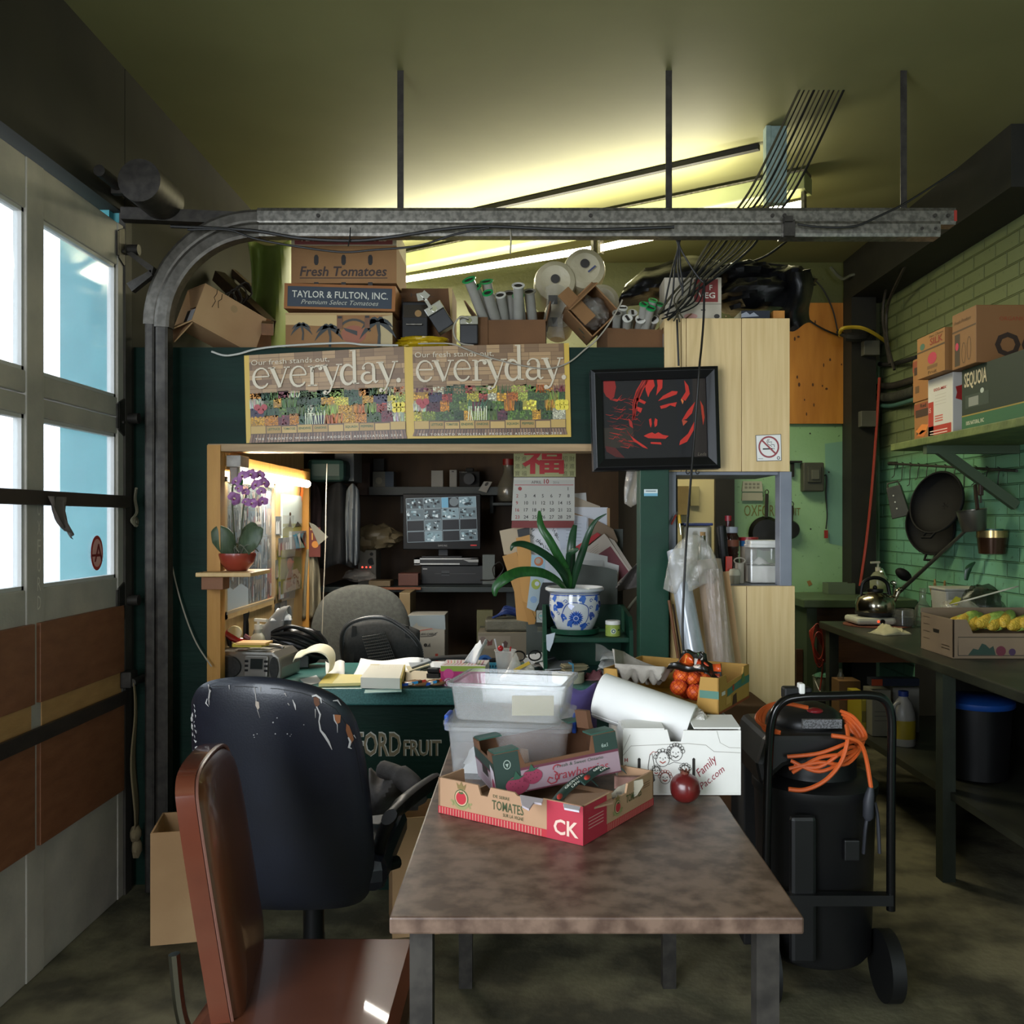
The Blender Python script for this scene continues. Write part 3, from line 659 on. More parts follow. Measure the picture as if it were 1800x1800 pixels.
 # --- brown carton and black unit, yellow pack, two padlock-like boxes
b=px_box(693,795,3.68,.22,ZR,zz(507,3.68));fr=FP(3.68)
b.poly(fr,[(788,506),(795,506),(795,590)],'#b79c62');b.rect(fr,690,528,710,548,'#3d2816');b.text(fr,'HELL',722,522,7,'#3a2512',w=40,flip=True);b.rect(fr,694,525,712,526,'#2a1a0c',2)
tag(b.build('brown_carton',[CARD2,PR]),'dull brown carton behind the black unit, right of the tomato stack','carton')
t=T('black_unit','black box shaped unit with an amber round mark in front of the brown carton','unit',(xx(730,3.6),3.63,ZR))
z0=ZR;S(px_box(706,752,3.6,.07,z0,zz(530,3.6)),'case',BLACKP,t,bevel=.004)
S(px_box(709,750,3.594,.006,zz(558,3.594),zz(536,3.594)),'display',mat('amber_dark','#241a0d',rough=.2),t);b=MB();b.disc(FP(3.593),735,551,6,'#8d6a35',m=0);S(b,'badge',PR,t)
b=MB();b.cyl(at(714,570,3.592),at(742,570,3.592),.004);S(b,'handle',GALV,t)
b=MB()
b.ell(at(742,596,3.60)+V((0,0,0)),(.118,.055,.022),28,amp=.22,fq=5,seed=2);b.ell(at(744,587,3.6),(.10,.05,.016),24,amp=.25,fq=6,seed=4)
o=tag(b.build('yellow_pack',mat('yellow_film','#a88a12','#bd9d1c',rough=.25,scale=9,bump=.5,bscale=25)),'flat yellow plastic wrapped pack above the joint of the two posters','pack')
o.location.z=ZR+.001
GM=mat('dark_cast_metal','#2b2b2d','#343436',rough=.35,metal=.3)
def lockbox(px,py,d,roll,lab,key):
 t=T('key_lock_box',lab,'lock box',at(px,py,d),rot=(0,R(roll),0),group='key lock boxes')
 MB().bx((-.035,-.03,0),(.035,.03,.075)).build('body',GM,t,bevel=.004)
 MB().bx((-.036,-.032,.075),(.036,.032,.108)).build('steel_cap',STEEL,t,bevel=.002)
 b=MB();b.cyl((0,-.034,.09),(0,-.03,.09),.012,n=16);b.build('keyhole_ring',CHROME,t)
 if key:
  b=MB();b.box((-.01,-.037,.12),(.012,.003,.05)).box((-.02,-.037,.155),(.028,.003,.03),Matrix.Rotation(R(20),3,'Y')).box((-.002,-.04,.15),(.024,.003,.03),Matrix.Rotation(R(-18),3,'Y'));b.build('key',STEEL,t)
 return t
lockbox(786,580,3.56,-32,'grey lock box with keys in its steel cap, tilted, right of the yellow pack',True)
t=lockbox(825,607,3.55,0,'upright grey lock box with a wire loop beside the left carton of rolls',False)
b=MB().tube(bez([(-.0,-.045,.095),(-.03,-.05,.10),(-.055,-.045,.07),(-.055,-.04,.03),(-.03,-.04,.0),(.02,-.04,-.008)]),.0035,6);b.build('wire_loop',CORD_W,t)
# --- cartons with plastic film rolls
CORE_G=mat('green_core','#1f9a52',rough=.4);CORE_W=mat('white_core','#d2cfc6',rough=.5);CORE_K=mat('dark_core','#2a2522',rough=.6)
FILMR=mat('film_roll','#8d8a82','#9b988f',rough=.3,scale=12,coat=.3)
def film_roll(px,py,d,base,kind,lab,grp,r=.0205):
 tip,bs=at(px,py,d),at(*base);ax=(bs-tip).normalized()
 t=T('film_roll',lab,'roll',bs,group=grp)
 S(MB().cyl(tip+ax*.004,bs,r,n=18),'film',FILMR,t)
 fr=Fr(tip+ax*.004,ax.orthogonal(),ax.cross(ax.orthogonal()),-ax)
 b=MB();n=18;R0,R1=r*.98,r*.66
 ring=[[V(fr(q*math.cos(2*PI*i/n),q*math.sin(2*PI*i/n),z))for i in range(n)]for q,z in((R0,0),(R0,.004),(R1,.004),(R1,-.02))]
 b.add(sum(ring,[]),[(k*n+i,k*n+(i+1)%n,(k+1)*n+(i+1)%n,(k+1)*n+i)for k in range(3)for i in range(n)])
 S(b,'core_ring',{'g':CORE_G,'w':CORE_W,'d':mat('grey_core','#8b877c',rough=.5),'W':CORE_W,'G':CORE_G}[kind],t)
 b=MB();b.add([V(fr(R1*math.cos(2*PI*i/n),R1*math.sin(2*PI*i/n),.001))for i in range(n)],[tuple(range(n))])
 if kind in 'WG':
  S(b,'end_disc',CORE_W if kind=='W' else CORE_G,t);b=MB();a=(px*37+py*11)%6/2
  b.stroke(fr,[(-.011*math.cos(a),-.011*math.sin(a)),(.011*math.cos(a),.011*math.sin(a))],.008,INK,8,m=0);S(b,'slot',CORE_K,t)
 else:S(b,'hollow',CORE_K,t)
def openbox(name,lab,px,d,w,dep,h,rz,flaps,grp='cartons of film rolls'):
 t=T(name,lab,'carton',(xx(px,d),d,ZR+.001),rz,grp)
 carton(w,dep,h).build('body',CARD2,t)
 for(c,s_,rot)in flaps:MB().box(c,s_,Matrix.Rotation(R(rot[0]),3,'X')@Matrix.Rotation(R(rot[1]),3,'Y')).build('flap',CARD2,t)
 return t
t=openbox('roll_carton','open brown carton of green and white ended film rolls above the right poster',903,3.66,.26,.22,.115,R(-2),[((-.158,0,.155),(.005,.2,.10),(0,-38)),((.14,0,.15),(.005,.2,.08),(0,12)),((-.13,-.113,.06),(.07,.006,.13),(0,0)),((0,.12,.155),(.25,.005,.09),(-12,0))])
for i,(x,y,k,bx_,w)in enumerate([(824,491,'g',862,'highest green ended film roll at the left of its carton'),(834,505,'g',868,'second green ended film roll, left edge of its carton'),(855,494,'g',872,'green ended film roll behind another in the left carton'),(857,514,'g',880,'front green ended film roll, third in the left carton'),(879,518,'w',890,'wide white ended film roll in the middle of the left carton'),(896,515,'d',900,'grey ended film roll crossing its twin in the left carton'),(911,501,'w',912,'tall white ended film roll at the right of the left carton'),(911,519,'g',918,'lone green ended film roll among white ones, left carton'),(930,512,'d',938,'rightmost grey ended film roll in the left carton')]):
 film_roll(x,y,3.50+.035*(i%3),(bx_,590-(i%3)*4,3.64+.02*(i%3)),k,w,'film rolls in the left carton')
 # --- wrapped bag rolls
t=T('wrapped_bag_rolls','pack of cream bag rolls in crinkled film between the roll cartons','bag rolls',(xx(1012,3.8),3.9,ZR))
CREAM=mat('cream_rolls','#a89e82','#b8ae92',rough=.45,scale=7,bump=.5,bscale=22)
for px,py,r,d in((976,494,.088,3.74),(1028,472,.088,3.76),(1058,530,.075,3.72),(985,550,.065,3.74)):
 b=MB();c=at(px,py,d);Mx=Matrix.Translation(c)@Matrix.Rotation(R(90),4,'X')
 b.lathe([(.0,.0),(r*.3,.004),(r*.7,.012),(r*.93,.0),(r,-.03),(r*.98,-.3),(0,-.3)],30,Mx);ob=S(b,'bag_roll',CREAM,t)
for px,py,d in((976,490,3.727),(1028,463,3.747),(972,567,3.72)):
 b=MB();b.disc(FP(d),px,py,8,'#26221d',z=1,m=0,n=20);S(b,'core_hole',PR,t)
b=MB();b.grid(lambda u,v:at(lp(958,992,u)+3*math.sin(v*7),lp(505,598,v)-6*math.sin(u*3),3.68-.05*v+.012*math.sin(u*8+v*5)),10,16)
for y in(527,566):b.rect(FP(3.655-.0),964,y-8,980,y+8,'#35322b',3,m=1)
S(b,'film_tail',[FILM,PR],t);b=MB();b.stroke(FP(3.735),[(1034,478),(1047,467)],3,'#2c3560',m=0);S(b,'pen_mark',PR,t)
# --- tilted carton with a film bundle
t=T('tilted_carton','open carton tipped on its corner holding crumpled film','carton',at(1041,544,3.56),rot=(0,R(-44),R(4)),group='cartons of film rolls')
w,h=.150,.158;b=MB()
for a,c in(((-w/2,0,-h/2),(w/2,.17,-h/2+.005)),((-w/2,0,h/2-.005),(w/2,.17,h/2)),((-w/2,0,-h/2),(-w/2+.005,.17,h/2)),((w/2-.005,0,-h/2),(w/2,.17,h/2)),((-w/2,.165,-h/2),(w/2,.17,h/2))):b.bx(a,c)
fr=Fr((-w/2,0,-h/2),(0,1,0),(0,0,1),(-1,0,0));b.disc(fr,.06,.05,.012,'#2b1a0c',ry=.017);b.disc(fr,.10,.03,.008,'#2b1a0c')
b.build('body',[CARD,PR],t);MB().box((-.04,-.02,.05),(.06,.005,.155),Matrix.Rotation(R(15),3,'Z')).build('flap',CARD,t);MB().box((0,-.022,h/2-.015),(w,.05,.005),Matrix.Rotation(R(18),3,'X')).build('flap',CARD,t)
MB().ell((.01,.08,-.005),(.06,.09,.06),22,amp=.35,fq=5,seed=5).build('film_bundle',FILM,t)
# --- carton of rolls at the right
t=openbox('roll_carton','low open carton of slotted film rolls left of the pale boards',1112,3.62,.25,.18,.075,R(9),[((.15,.01,.12),(.005,.18,.11),(0,32)),((.165,-.03,.10),(.005,.14,.12),(0,48)),((0,.10,.115),(.24,.005,.08),(-10,0))])
for i,(x,y,k,bx_,w)in enumerate([(1085,550,'d',1082,'biggest grey ended film roll in the right carton'),(1095,541,'W',1092,'white slotted film roll behind the biggest one, right carton'),(1112,549,'W',1104,'white slotted film roll higher than its neighbours, right carton'),(1103,559,'W',1100,'front white film roll with two dark spots, right carton'),(1126,561,'W',1118,'white slotted film roll in the middle front of the right carton'),(1149,561,'W',1136,'rightmost white slotted film roll, right carton'),(1132,534,'G',1124,'leftmost bright green slotted film roll, right carton'),(1148,527,'G',1132,'top bright green slotted film roll, right carton'),(1160,534,'G',1140,'rightmost bright green slotted film roll, right carton'),(1144,541,'G',1130,'lowest bright green slotted film roll, right carton')]):
 film_roll(x,y,3.49+.03*(i%3),(bx_,598-(i%3)*4,3.60+.02*(i%3)),k,w,'film rolls in the right carton',r=.0155)
 # --- bin bags and the white box over the panelled partition
zt=zz(560,DF)
S(MB().bx((XB,DF+.021,zt-.03),(xx(1386,DF),DF+.5,zt-.004)),'partition_deck',MAPLE)
b=MB();b.bx((xx(1168,3.56),3.56,zt),(xx(1268,3.56),3.70,zz(488,3.56)));fr=FP(3.56)
b.rect(fr,1220,491,1262,531,'#7c2420');b.text(fr,'F',1247,510,9,'#d7d2c5',flip=True,bold=.02);b.text(fr,'VEG',1227,524,10,'#d7d2c5',w=30,flip=True,bold=.02);b.rect(fr,1168,534,1268,535,'#6b6558');b.disc(fr,1214,556,12,'#b98a80',ry=5);b.disc(fr,1276,556,1,'#b98a80');b.rect(fr,1232,544,1240,546,'#2a2a2a');b.disc(fr,1260,556,5,'#33302c',ry=4)
tag(b.build('white_produce_box',[mat('grubby_white_card','#a9a08f','#b8af9e',rough=.7),PR]),'grubby white produce box with a dark red panel under the bin bags','box')
BAG=mat('black_bin_bag','#070708','#0c0c0d',rough=.42,spec=.35,bump=.45,bscale=18)
def bag(blobs,lab,dr=None,gr='bin bags on the partition'):
 b=MB()
 for i,(px,py,d,r,sd)in enumerate(blobs):b.ell(at(px,py,d),r,28,amp=.3,fq=3.2,seed=sd)
 return tag(b.build('bin_bag',BAG),lab,'bin bag',gr)
b=MB()
def bagf(u,v):
 x=lp(1100,1265,u);top=500-34*min(1,5*u)+8*math.sin(u*7)-12*u
 return at(x-18*v*(1-u),lp(top,540-20*u,v),3.80-.10*math.sin(v*PI)+.03*NZ.noise(V((u*5,v*5,2))))
b.grid(bagf,24,14);tag(b.build('bin_bag',BAG,solid=.004),'black bin bag standing behind the right carton of rolls','bin bag','bin bags on the partition')
b=MB();b.ell(at(1328,525,3.72),(.16,.16,.078),32,amp=.25,fq=3,seed=3,flat=-.75);b.ell(at(1300,488,3.80),(.14,.15,.05),26,amp=.3,fq=3,seed=6);b.ell(at(1380,498,3.76),(.11,.14,.06),26,amp=.3,seed=8)
def tail(u,v):
 e=math.sin(u*PI);return at(lp(1378,1426,u)+4*math.sin(v*6),lp(478,575+8*math.sin(u*5),v),3.62-.10*e+.02*NZ.noise(V((u*4,v*4,1))))
b.grid(tail,12,14);tag(b.build('bin_bag',BAG),'slumped black bin bag drooping past the right end of the pale boards','bin bag','bin bags on the partition')
b=MB();b.bx((xx(1302,3.56),3.55,zt),(xx(1352,3.56),3.75,zz(546,3.55)));fr=FP(3.55);b.poly(fr,[(1303,552),(1312,548),(1318,553),(1325,549),(1334,556),(1303,558)],'#8d929c')
tag(b.build('navy_box',[mat('navy_print','#101726',rough=.4),PR]),'low navy box peeping out below the slumped bin bag','box')
tag(MB().bx((xx(1358,3.56),3.55,zt),(xx(1378,3.56),3.7,zz(546,3.55))).build('wood_block',MATS['orange_plywood']),'small orange wood block beside the navy box','block')
# --- pale cords along the header
wire([(372,618,3.49),(395,625,3.485),(420,622,3.485),(450,614,3.485),(500,608,3.49),(600,603,3.49),(640,606,3.49),(700,607,3.49)],3.48,.004,mat('white_cord','#b8b6ae',rough=.5),'pale cord lying along the booth front under the tomato stack',name='pale_cable',cat='cord')
wire([(735,604,3.49),(790,604,3.488),(815,612,3.484),(840,622,3.484),(880,634,3.484),(930,645,3.484),(965,648,3.484),(1000,637,3.484),(1030,613,3.484),(1048,598,3.484),(1070,570,3.45),(1088,540,3.45),(1094,527,3.45)],3.48,.003,CORD_W,'pale cord looping across the right poster up to the bin bag',name='pale_cable',cat='cord')
# ============================ posters on the booth front ======================
def serif_everyday(b,fr,x,y,h,c,z):
 """heavy old-style lower-case lettering built from swelling strokes; h = x-height, y down"""
 def st(pts,ws):b.stroke(fr,[(x+px*h,y-py*h)for px,py in pts],[w*h for w in ws],c,z)
 def arcp(cx,cy,rx,ry,a0,a1,n=14):return[(cx+rx*math.cos(R(a0+(a1-a0)*i/n)),cy+ry*math.sin(R(a0+(a1-a0)*i/n)))for i in range(n+1)]
 def e(o):
  st([(o+.12,.56),(o+.84,.56)],[.06,.06]);p=arcp(o+.46,.5,.38,.48,8,325);n=len(p)-1
  st(p,[.16-.09*abs(math.cos(PI*i/n-.35))if True else 0 for i in range(n+1)])
 def ser(o,yy,w):st([(o-w/2,yy),(o+w/2,yy)],[.055,.055])
 def vv(o):
  st([(o+.06,.98),(o+.45,.02)],[.2,.17]);st([(o+.45,.02),(o+.80,.98)],[.07,.07]);ser(o+.06,.97,.36);ser(o+.80,.97,.3)
 def rr(o):
  st([(o+.2,.95),(o+.2,.03)],[.17,.17]);ser(o+.22,.03,.46);ser(o+.12,.95,.22);st(arcp(o+.46,.62,.25,.33,170,60),[.05]*8+[.09]*4+[.14]*3);b.disc(fr,x+(o+.62)*h,y-.84*h,.1*h,c,z)
 def yy(o):
  vv(o);st([(o+.45,.02),(o+.30,-.30),(o+.12,-.40)],[.08,.08,.1]);b.disc(fr,x+(o+.08)*h,y+.34*h,.1*h,c,z)
 def bowl(o):
  p=arcp(o+.38,.47,.31,.46,40,330);n=len(p)-1;st(p,[.06+.12*max(0,math.sin(PI*i/n))for i in range(n+1)])
 def dd(o):
  bowl(o);st([(o+.70,1.62),(o+.70,.02)],[.17,.17]);ser(o+.62,1.6,.22);ser(o+.80,.03,.24)
 def aa(o):
  st(arcp(o+.40,.72,.26,.25,165,0),[.1,.08]+[.06]*8+[.12]*5);st([(o+.66,.74),(o+.66,.16),(o+.76,.04),(o+.88,.12)],[.16,.16,.1,.05]);p=arcp(o+.36,.28,.27,.25,60,330);st(p,[.05+.1*max(0,math.sin(PI*i/14))for i in range(15)]);b.disc(fr,x+(o+.17)*h,y-.74*h,.08*h,c,z)
 o=0
 for f,w in((e,.92),(vv,.90),(e,.92),(rr,.74),(yy,.84),(dd,.98),(aa,.92),(yy,.92)):f(o);o+=w
 b.disc(fr,x+(o+.03)*h,y-.09*h,.11*h,c,z)
 return o
def poster(q,d,lab,yl,yr,yb=False):
 Wd,H=290,158;fr=FQ(q,d,Wd,H);b=MB();rnd=random.Random(5)
 vs=[fr(0,0,0),fr(Wd,0,0),fr(Wd,H,0),fr(0,H,0)]+[fr(a,c,-.0012)for a,c in((0,0),(Wd,0),(Wd,H),(0,H))]
 b.add(vs,[(3,2,1,0),(4,5,6,7),(0,1,5,4),(1,2,6,5),(2,3,7,6),(3,0,4,7)],0,hx('#c9a53a'))
 x0,x1=yl,Wd-yr;y1=H-(4 if yb else 0)
 b.rect(fr,x0,0,x1,y1,'#6d4f33',1,0)
 y=0
 while y<76: # wall of stacked crates
  hh=rnd.choice((9,12,14));x=x0-rnd.random()*20
  while x<x1:
   w=rnd.uniform(14,40);t=rnd.random();c=tuple(lp(a,e_,t)for a,e_ in zip(hx('#6b4d30'),hx('#b08d62')))
   X0,X1_=max(x,x0),min(x+w-.8,x1)
   if X1_>X0+1:
    for k in range(2 if hh>9 else 1):b.rect(fr,X0,y+k*hh/2*(hh>9),X1_,y+(k+1)*hh/(2 if hh>9 else 1)-.7,c,2,0)
   x+=w
  y+=hh
  # tiers of produce
 pal=['#3c5a22','#2d4a22','#7f9a2c','#5a7a28','#a33a2c','#d98a1c','#e0a428','#c9b93a','#5b2436','#d8d3b4','#8b9a3a','#3b3050','#c26a1c','#b8c050','#7c2b3a','#4f6a34','#f0dc4c','#355a3a']
 yr_=70
 for row,hh in enumerate((13,15,17,16)):
  x=x0
  while x<x1-2:
   w=min(rnd.uniform(14,27),x1-x);ci=rnd.randrange(len(pal));base=hx(pal[ci]);big=rnd.random()
   b.rect(fr,x,yr_+rnd.uniform(-4,1),x+w,yr_+hh,tuple(v*.4 for v in base[:3])+(1,),2+row,0)
   if big<.22:
    for k in range(16):
     xa=x+rnd.random()*w;b.stroke(fr,[(xa,yr_+hh),(xa+rnd.uniform(-3,3),yr_+rnd.uniform(-3,4))],[1.6,.5],tuple(v*rnd.uniform(.5,1.3)for v in base[:3])+(1,),3+row,0)
   else:
    r=rnd.choice((1.1,1.6,2.3))
    for k in range(int(w*hh/(r*r*4.2))):
     s_=rnd.uniform(.65,1.35);b.disc(fr,x+r*.6+rnd.random()*(w-r*1.2),yr_+rnd.random()*hh,r,tuple(min(1,v*s_)for v in base[:3])+(1,),3+row,0,n=6)
   x+=w
  yr_+=hh-1
 for k in range(9):
  xa=108+k*4;b.stroke(fr,[(xa,128),(xa+rnd.uniform(-3,3),104)],[1.2,2],'#dfe2bd',8,0);b.stroke(fr,[(xa,108),(xa+rnd.uniform(-9,9),92)],[2,.8],'#3f6a4c',8,0)
 for k in range(6):b.disc(fr,268+(k%3)*7,100+(k//3)*8,5,'#e6cf3c',8,0,n=10)
 for k in range(3):b.disc(fr,22+k*6,95+k%2*6,6,'#a5343a',8,0,n=10)
 # labelled crates and the boardwalk
 b.rect(fr,x0,128,x1,143,'#5a4028',8,0);x=x0
 names=['','LETTUCE','TOMATOES','ENDIVE','ONIONS','','SQUASH','PEPPERS','','']
 for k in range(10):
  w=(x1-x0)/10;b.rect(fr,x+.8,128.5+(k%3),x+w-.8,142,('#b8964f','#a98443','#c09c58')[k%3],9,0)
  if names[k]:b.text(fr,names[k],x+3,136.5,4,'#3f5a2a',w=w-6,flip=True,z=10,m=0,bold=.03)
  x+=w
 b.rect(fr,x0,143,x1,y1,'#3f2d22',8,0)
 for k in range(52):
  xa=x0+(x1-x0)*k/52;b.poly(fr,[(xa+(k-26)*.12,y1),(xa+4.2+(k-26)*.12,y1),(xa+4.4,143.5),(xa+.8,143.5)],rnd.choice(('#6b4c38','#7d5c45','#8b6a50')),9,0)
 b.text(fr,'T H E   T O R O N T O   W H O L E S A L E   P R O D U C E   A S S O C I A T I O N   2 0 1 4',x0+8,153.5,3.8,'#cbbfae',w=x1-x0-16,flip=True,z=11,m=0,bold=.03)
 b.text(fr,'Our fresh stands out,',x0+4,19,9.5,'#cdbfa6',w=140,flip=True,z=11,m=0)
 serif_everyday(b,fr,x0+5,61,36.6,'#cdbfa6',12)
 return tag(b.build('market_poster',printmat('printed_poster',.38)),lab,'poster','market posters on the booth')
poster([(429,625),(713,609),(717,771),(433,779)],3.495,'left yellow edged poster of a produce stall reading everyday',9,3)
poster([(713,610),(1000,603),(1004,768),(717,771)],3.4935,'right yellow edged poster of a produce stall reading everyday',12,9,True)
# ============================ framed painting =================================
FD=3.42
q=[(1038,650),(1262,643),(1267,823),(1043,828)]
fr=FQ(q,FD,224,180)
t=T('framed_painting','black framed painting of a red and black face hung on the header','painting',at(1153,825,FD+.03))
b=MB();m_=[(0,0),(224,0),(224,180),(0,180)];i1=[(7,6),(217,6),(217,174),(7,174)];i2=[(20,20),(203,20),(203,159),(20,159)]
ringz=[(m_,-.05),(m_,0),(i1,.008),(i2,-.008),(i2,-.03)]
vs=[fr(x,y,z)for ps,z in ringz for x,y in ps]
b.add(vs,[(k*4+i,k*4+(i+1)%4,(k+1)*4+(i+1)%4,(k+1)*4+i)for k in range(4)for i in range(4)]+[(0,1,2,3)])
S(b,'frame',mat('black_frame','#101012',rough=.35),t,bevel=.0015)
b=MB();f2=FQ(q,FD+.02,224,180);b.rect(f2,18,18,205,161,'#0b0907',0,0);RED,DR='#c22a1c','#6b140e'
def pp(pts,c,z=3):b.poly(f2,pts,c,z,0)
b.rect(f2,150,20,178,160,'#08080c',1,0);b.rect(f2,178,20,203,160,'#241a12',1,0);b.rect(f2,20,104,72,140,'#2c2418',1,0)
rn=random.Random(3)
for k in range(70): # brush strokes in the dark red hair and ground
 x0,y0=24+rn.random()*50,50+rn.random()*90;l=6+rn.random()*18
 b.stroke(f2,[(x0,y0),(x0+l*.6,y0+l*.15),(x0+l,y0+l*rn.uniform(-.4,.5))],[.3,rn.uniform(.5,1.6),.2],rn.choice((DR,'#8f1e14','#4a100b',RED)),2,0)
pp([(22,21),(42,21),(44,32),(40,50),(34,54),(26,48),(22,40)],'#8f1c14',2)
for k in range(7):
 o=k*1.6;b.stroke(f2,[(92+o,20),(80+o,40),(73+o*.7,62),(72+o*.4,84),(70+o*.2,92)],[1,2.2,1.8,1.2,.4],(RED,DR,'#8f1e14')[k%3],3,0)
pp([(98,21),(110,21),(112,32),(103,44),(100,52),(96,40),(95,30)],RED);pp([(116,21),(126,22),(125,36),(114,49),(117,32)],RED)
pp([(76,51),(83,53),(96,60),(93,64),(79,57)],RED);pp([(75,64),(79,63),(80,72),(76,70)],RED);pp([(80,68),(89,71),(86,79),(80,75)],RED)
pp([(117,59),(126,50),(142,42),(152,43),(150,48),(136,53)],RED);pp([(120,68),(136,64),(150,62),(147,70),(138,67),(131,71),(122,73)],RED)
pp([(100,91),(104,89),(105,99),(103,106),(101,100)],RED);pp([(111,89),(115,92),(114,102),(110,105),(109,97)],RED)
pp([(90,120),(98,116),(105,114),(110,117),(116,114),(124,119),(134,121),(128,126),(110,125),(98,124)],RED);pp([(102,131),(120,132),(121,136),(102,134)],RED)
pp([(64,88),(70,94),(72,106),(66,102)],'#a3231a');pp([(66,118),(78,128),(92,138),(97,143),(88,140),(72,128)],RED);pp([(60,108),(66,116),(70,122),(62,114)],DR)
pp([(164,24),(171,34),(173,48),(165,60),(158,56),(166,44)],RED);pp([(158,56),(162,60),(160,66),(157,58)],'#d8743a')
pp([(182,62),(176,82),(166,92),(158,94),(168,78)],RED);pp([(180,96),(178,112),(166,132),(152,138),(154,130),(168,118)],RED);pp([(158,94),(160,104),(168,96),(163,94)],'#b5452a')
pp([(191,60),(196,70),(198,90),(195,104),(193,84)],'#b5351c')
pp([(22,136),(40,140),(56,158),(40,156),(24,146)],'#4f120c',2);b.text(f2,'Leda',184,157,6,'#6b6153',w=15,flip=True,z=3,m=0,shear=.3)
S(b,'canvas',printmat('printed_canvas',.7),t)
# ============================ no smoking sign, label ==========================
b=MB();fr=FQ([(1328,765),(1373,763),(1374,810),(1330,811)],3.492,46,46)
vs=[fr(x,y,z)for z in(0,-.002)for x,y in((0,0),(46,0),(46,46),(0,46))]
b.add(vs,[(3,2,1,0),(4,5,6,7),(0,1,5,4),(1,2,6,5),(2,3,7,6),(3,0,4,7)],0,hx('#3a3535'))
b.rect(fr,1,1,45,45,'#e6e3de',1,0);b.rect(fr,12,23.5,30,26,'#1d1b1b',2,0);b.rect(fr,31,23.5,33.5,26,'#9a9a9a',2,0)
b.stroke(fr,[(33,22),(33,18),(27,17),(29,13),(22,13),(24,8)],1.2,'#2b2929',2,0);b.stroke(fr,[(29,21),(26,19),(22,17),(20,12),(22,8)],1.0,'#2b2929',2,0)
b.ring(fr,23,21.5,17.5,3,'#8f2b30',3,0);b.stroke(fr,[(11,9.5),(35,33.5)],3,'#8f2b30',3,0);b.ring(fr,40,41,2.4,1.2,'#3a3a3a',3,0,n=10);b.rect(fr,3,41,12,42,'#8b8b8b',2,0)
tag(b.build('no_smoking_sign',printmat('printed_sign',.35)),'square white no smoking sign on the pale boards','sign')
b=MB();fr=FP(3.4485);b.rect(fr,1132,860,1156,872,'#c9d3d3',1,0);b.rect(fr,1132,867,1156,872,'#6fa9c0',2,0);b.rect(fr,1135,862.5,1153,864,'#5a6a6a',3,0)
tag(b.build('paper_label',PR),'tiny white and blue label on the dark green pillar','label')
b=MB();
for x in(1209,1226):b.tube([at(x+3*math.cos(a),829+4*math.sin(a),3.47)for a in[i*PI/5 for i in range(8)]],.0025,6)
tag(b.build('cup_hook',DARKSTEEL),'pair of small dark hooks under the framed painting','hook')
# ============================ lit alcove at the left of the booth =============
def side(y0=0,z0=0):return Fr((SIDEX+.001,y0,z0),(0,1,0),(0,0,1),(1,0,0))
def sy(px):return-SIDEX*F/(CX-px)
t=T('alcove_tube_light','glowing tube light under the beam above the orchid','tube light',(SIDEX+.06,4.2,1.59))
S(MB().cyl((SIDEX+.06,3.64,1.592),(SIDEX+.06,4.78,1.592),.019,n=16),'tube',LAMP,t)
S(MB().bx((SIDEX+.015,3.55,1.61),(SIDEX+.10,3.66,1.655)).bx((SIDEX+.045,3.585,1.545),(SIDEX+.075,3.63,1.615)),'end_bracket',mat('crackled_white','#8f8a84','#b4afa8',rough=.6,scale=20),t,bevel=.003)
S(MB().ell((SIDEX+.075,3.60,1.555),(.02,.015,.022),14),'starter',mat('starter_green','#3f7a52',rough=.4),t)
al=area('alcove_glow',(SIDEX+.10,4.2,1.58),(SIDEX+.5,4.2,.9),.05,1.1,15,(1,.95,.84))
# wooden shelf with the orchid
t=T('orchid_shelf','small wooden bracket shelf under the orchid pot','shelf',(-1.15,3.50,1.195))
ZS=1.205
S(MB().bx((xx(355,3.47),3.40,ZS-.016),(-1.04,3.66,ZS)),'board',PLYY,t,bevel=.003)
S(MB().bx((xx(362,3.47),3.42,ZS-.065),(-1.15,3.495,ZS-.017)),'bracket',mat('red_timber','#6d4428','#7d5030',rough=.6),t,bevel=.002)
OC=V((xx(417,3.53),3.53,ZS+.001))
t=T('potted_orchid','purple orchid in a terracotta bowl on the wooden bracket shelf','orchid',OC)
b=MB();b.lathe([(.035,0),(.04,.002),(.062,.03),(.071,.062),(.070,.068),(.066,.064),(.060,.05),(0,.046)],32);b.build('bowl',mat('glazed_terracotta','#7d2f22','#8f3a2a',rough=.3,scale=9,coat=.2),t)
def leafblade(mb,pts,ws,fold=.15,n=8,m=0,up=(0,-1,.5)):
 """a strap leaf: centre line pts, half widths ws, folded along the midrib"""
 c=bez(pts,n);k=len(c);vs=[];fs=[];U=V(up).normalized()
 for i,p in enumerate(c):
  tt=i/(k-1)*(len(ws)-1);j=min(int(tt),len(ws)-2);w=lp(ws[j],ws[j+1],tt-j)
  d=(c[min(i+1,k-1)]-c[max(i-1,0)]).normalized();s_=d.cross(U)
  s_=s_.normalized()if s_.length>1e-4 else V((1,0,0));nn=s_.cross(d).normalized()
  vs+=[p+s_*w+nn*w*fold,p,p-s_*w+nn*w*fold]
 for i in range(k-1):
  for q in(0,1):fs.append((i*3+q,i*3+q+1,i*3+q+4,i*3+q+3))
 return mb.add(vs,fs,m,(1,1,1,1),True)
OL=mat('orchid_leaf','#3d4a35','#4a573f',rough=.4,scale=6,stretch=(30,30,2))
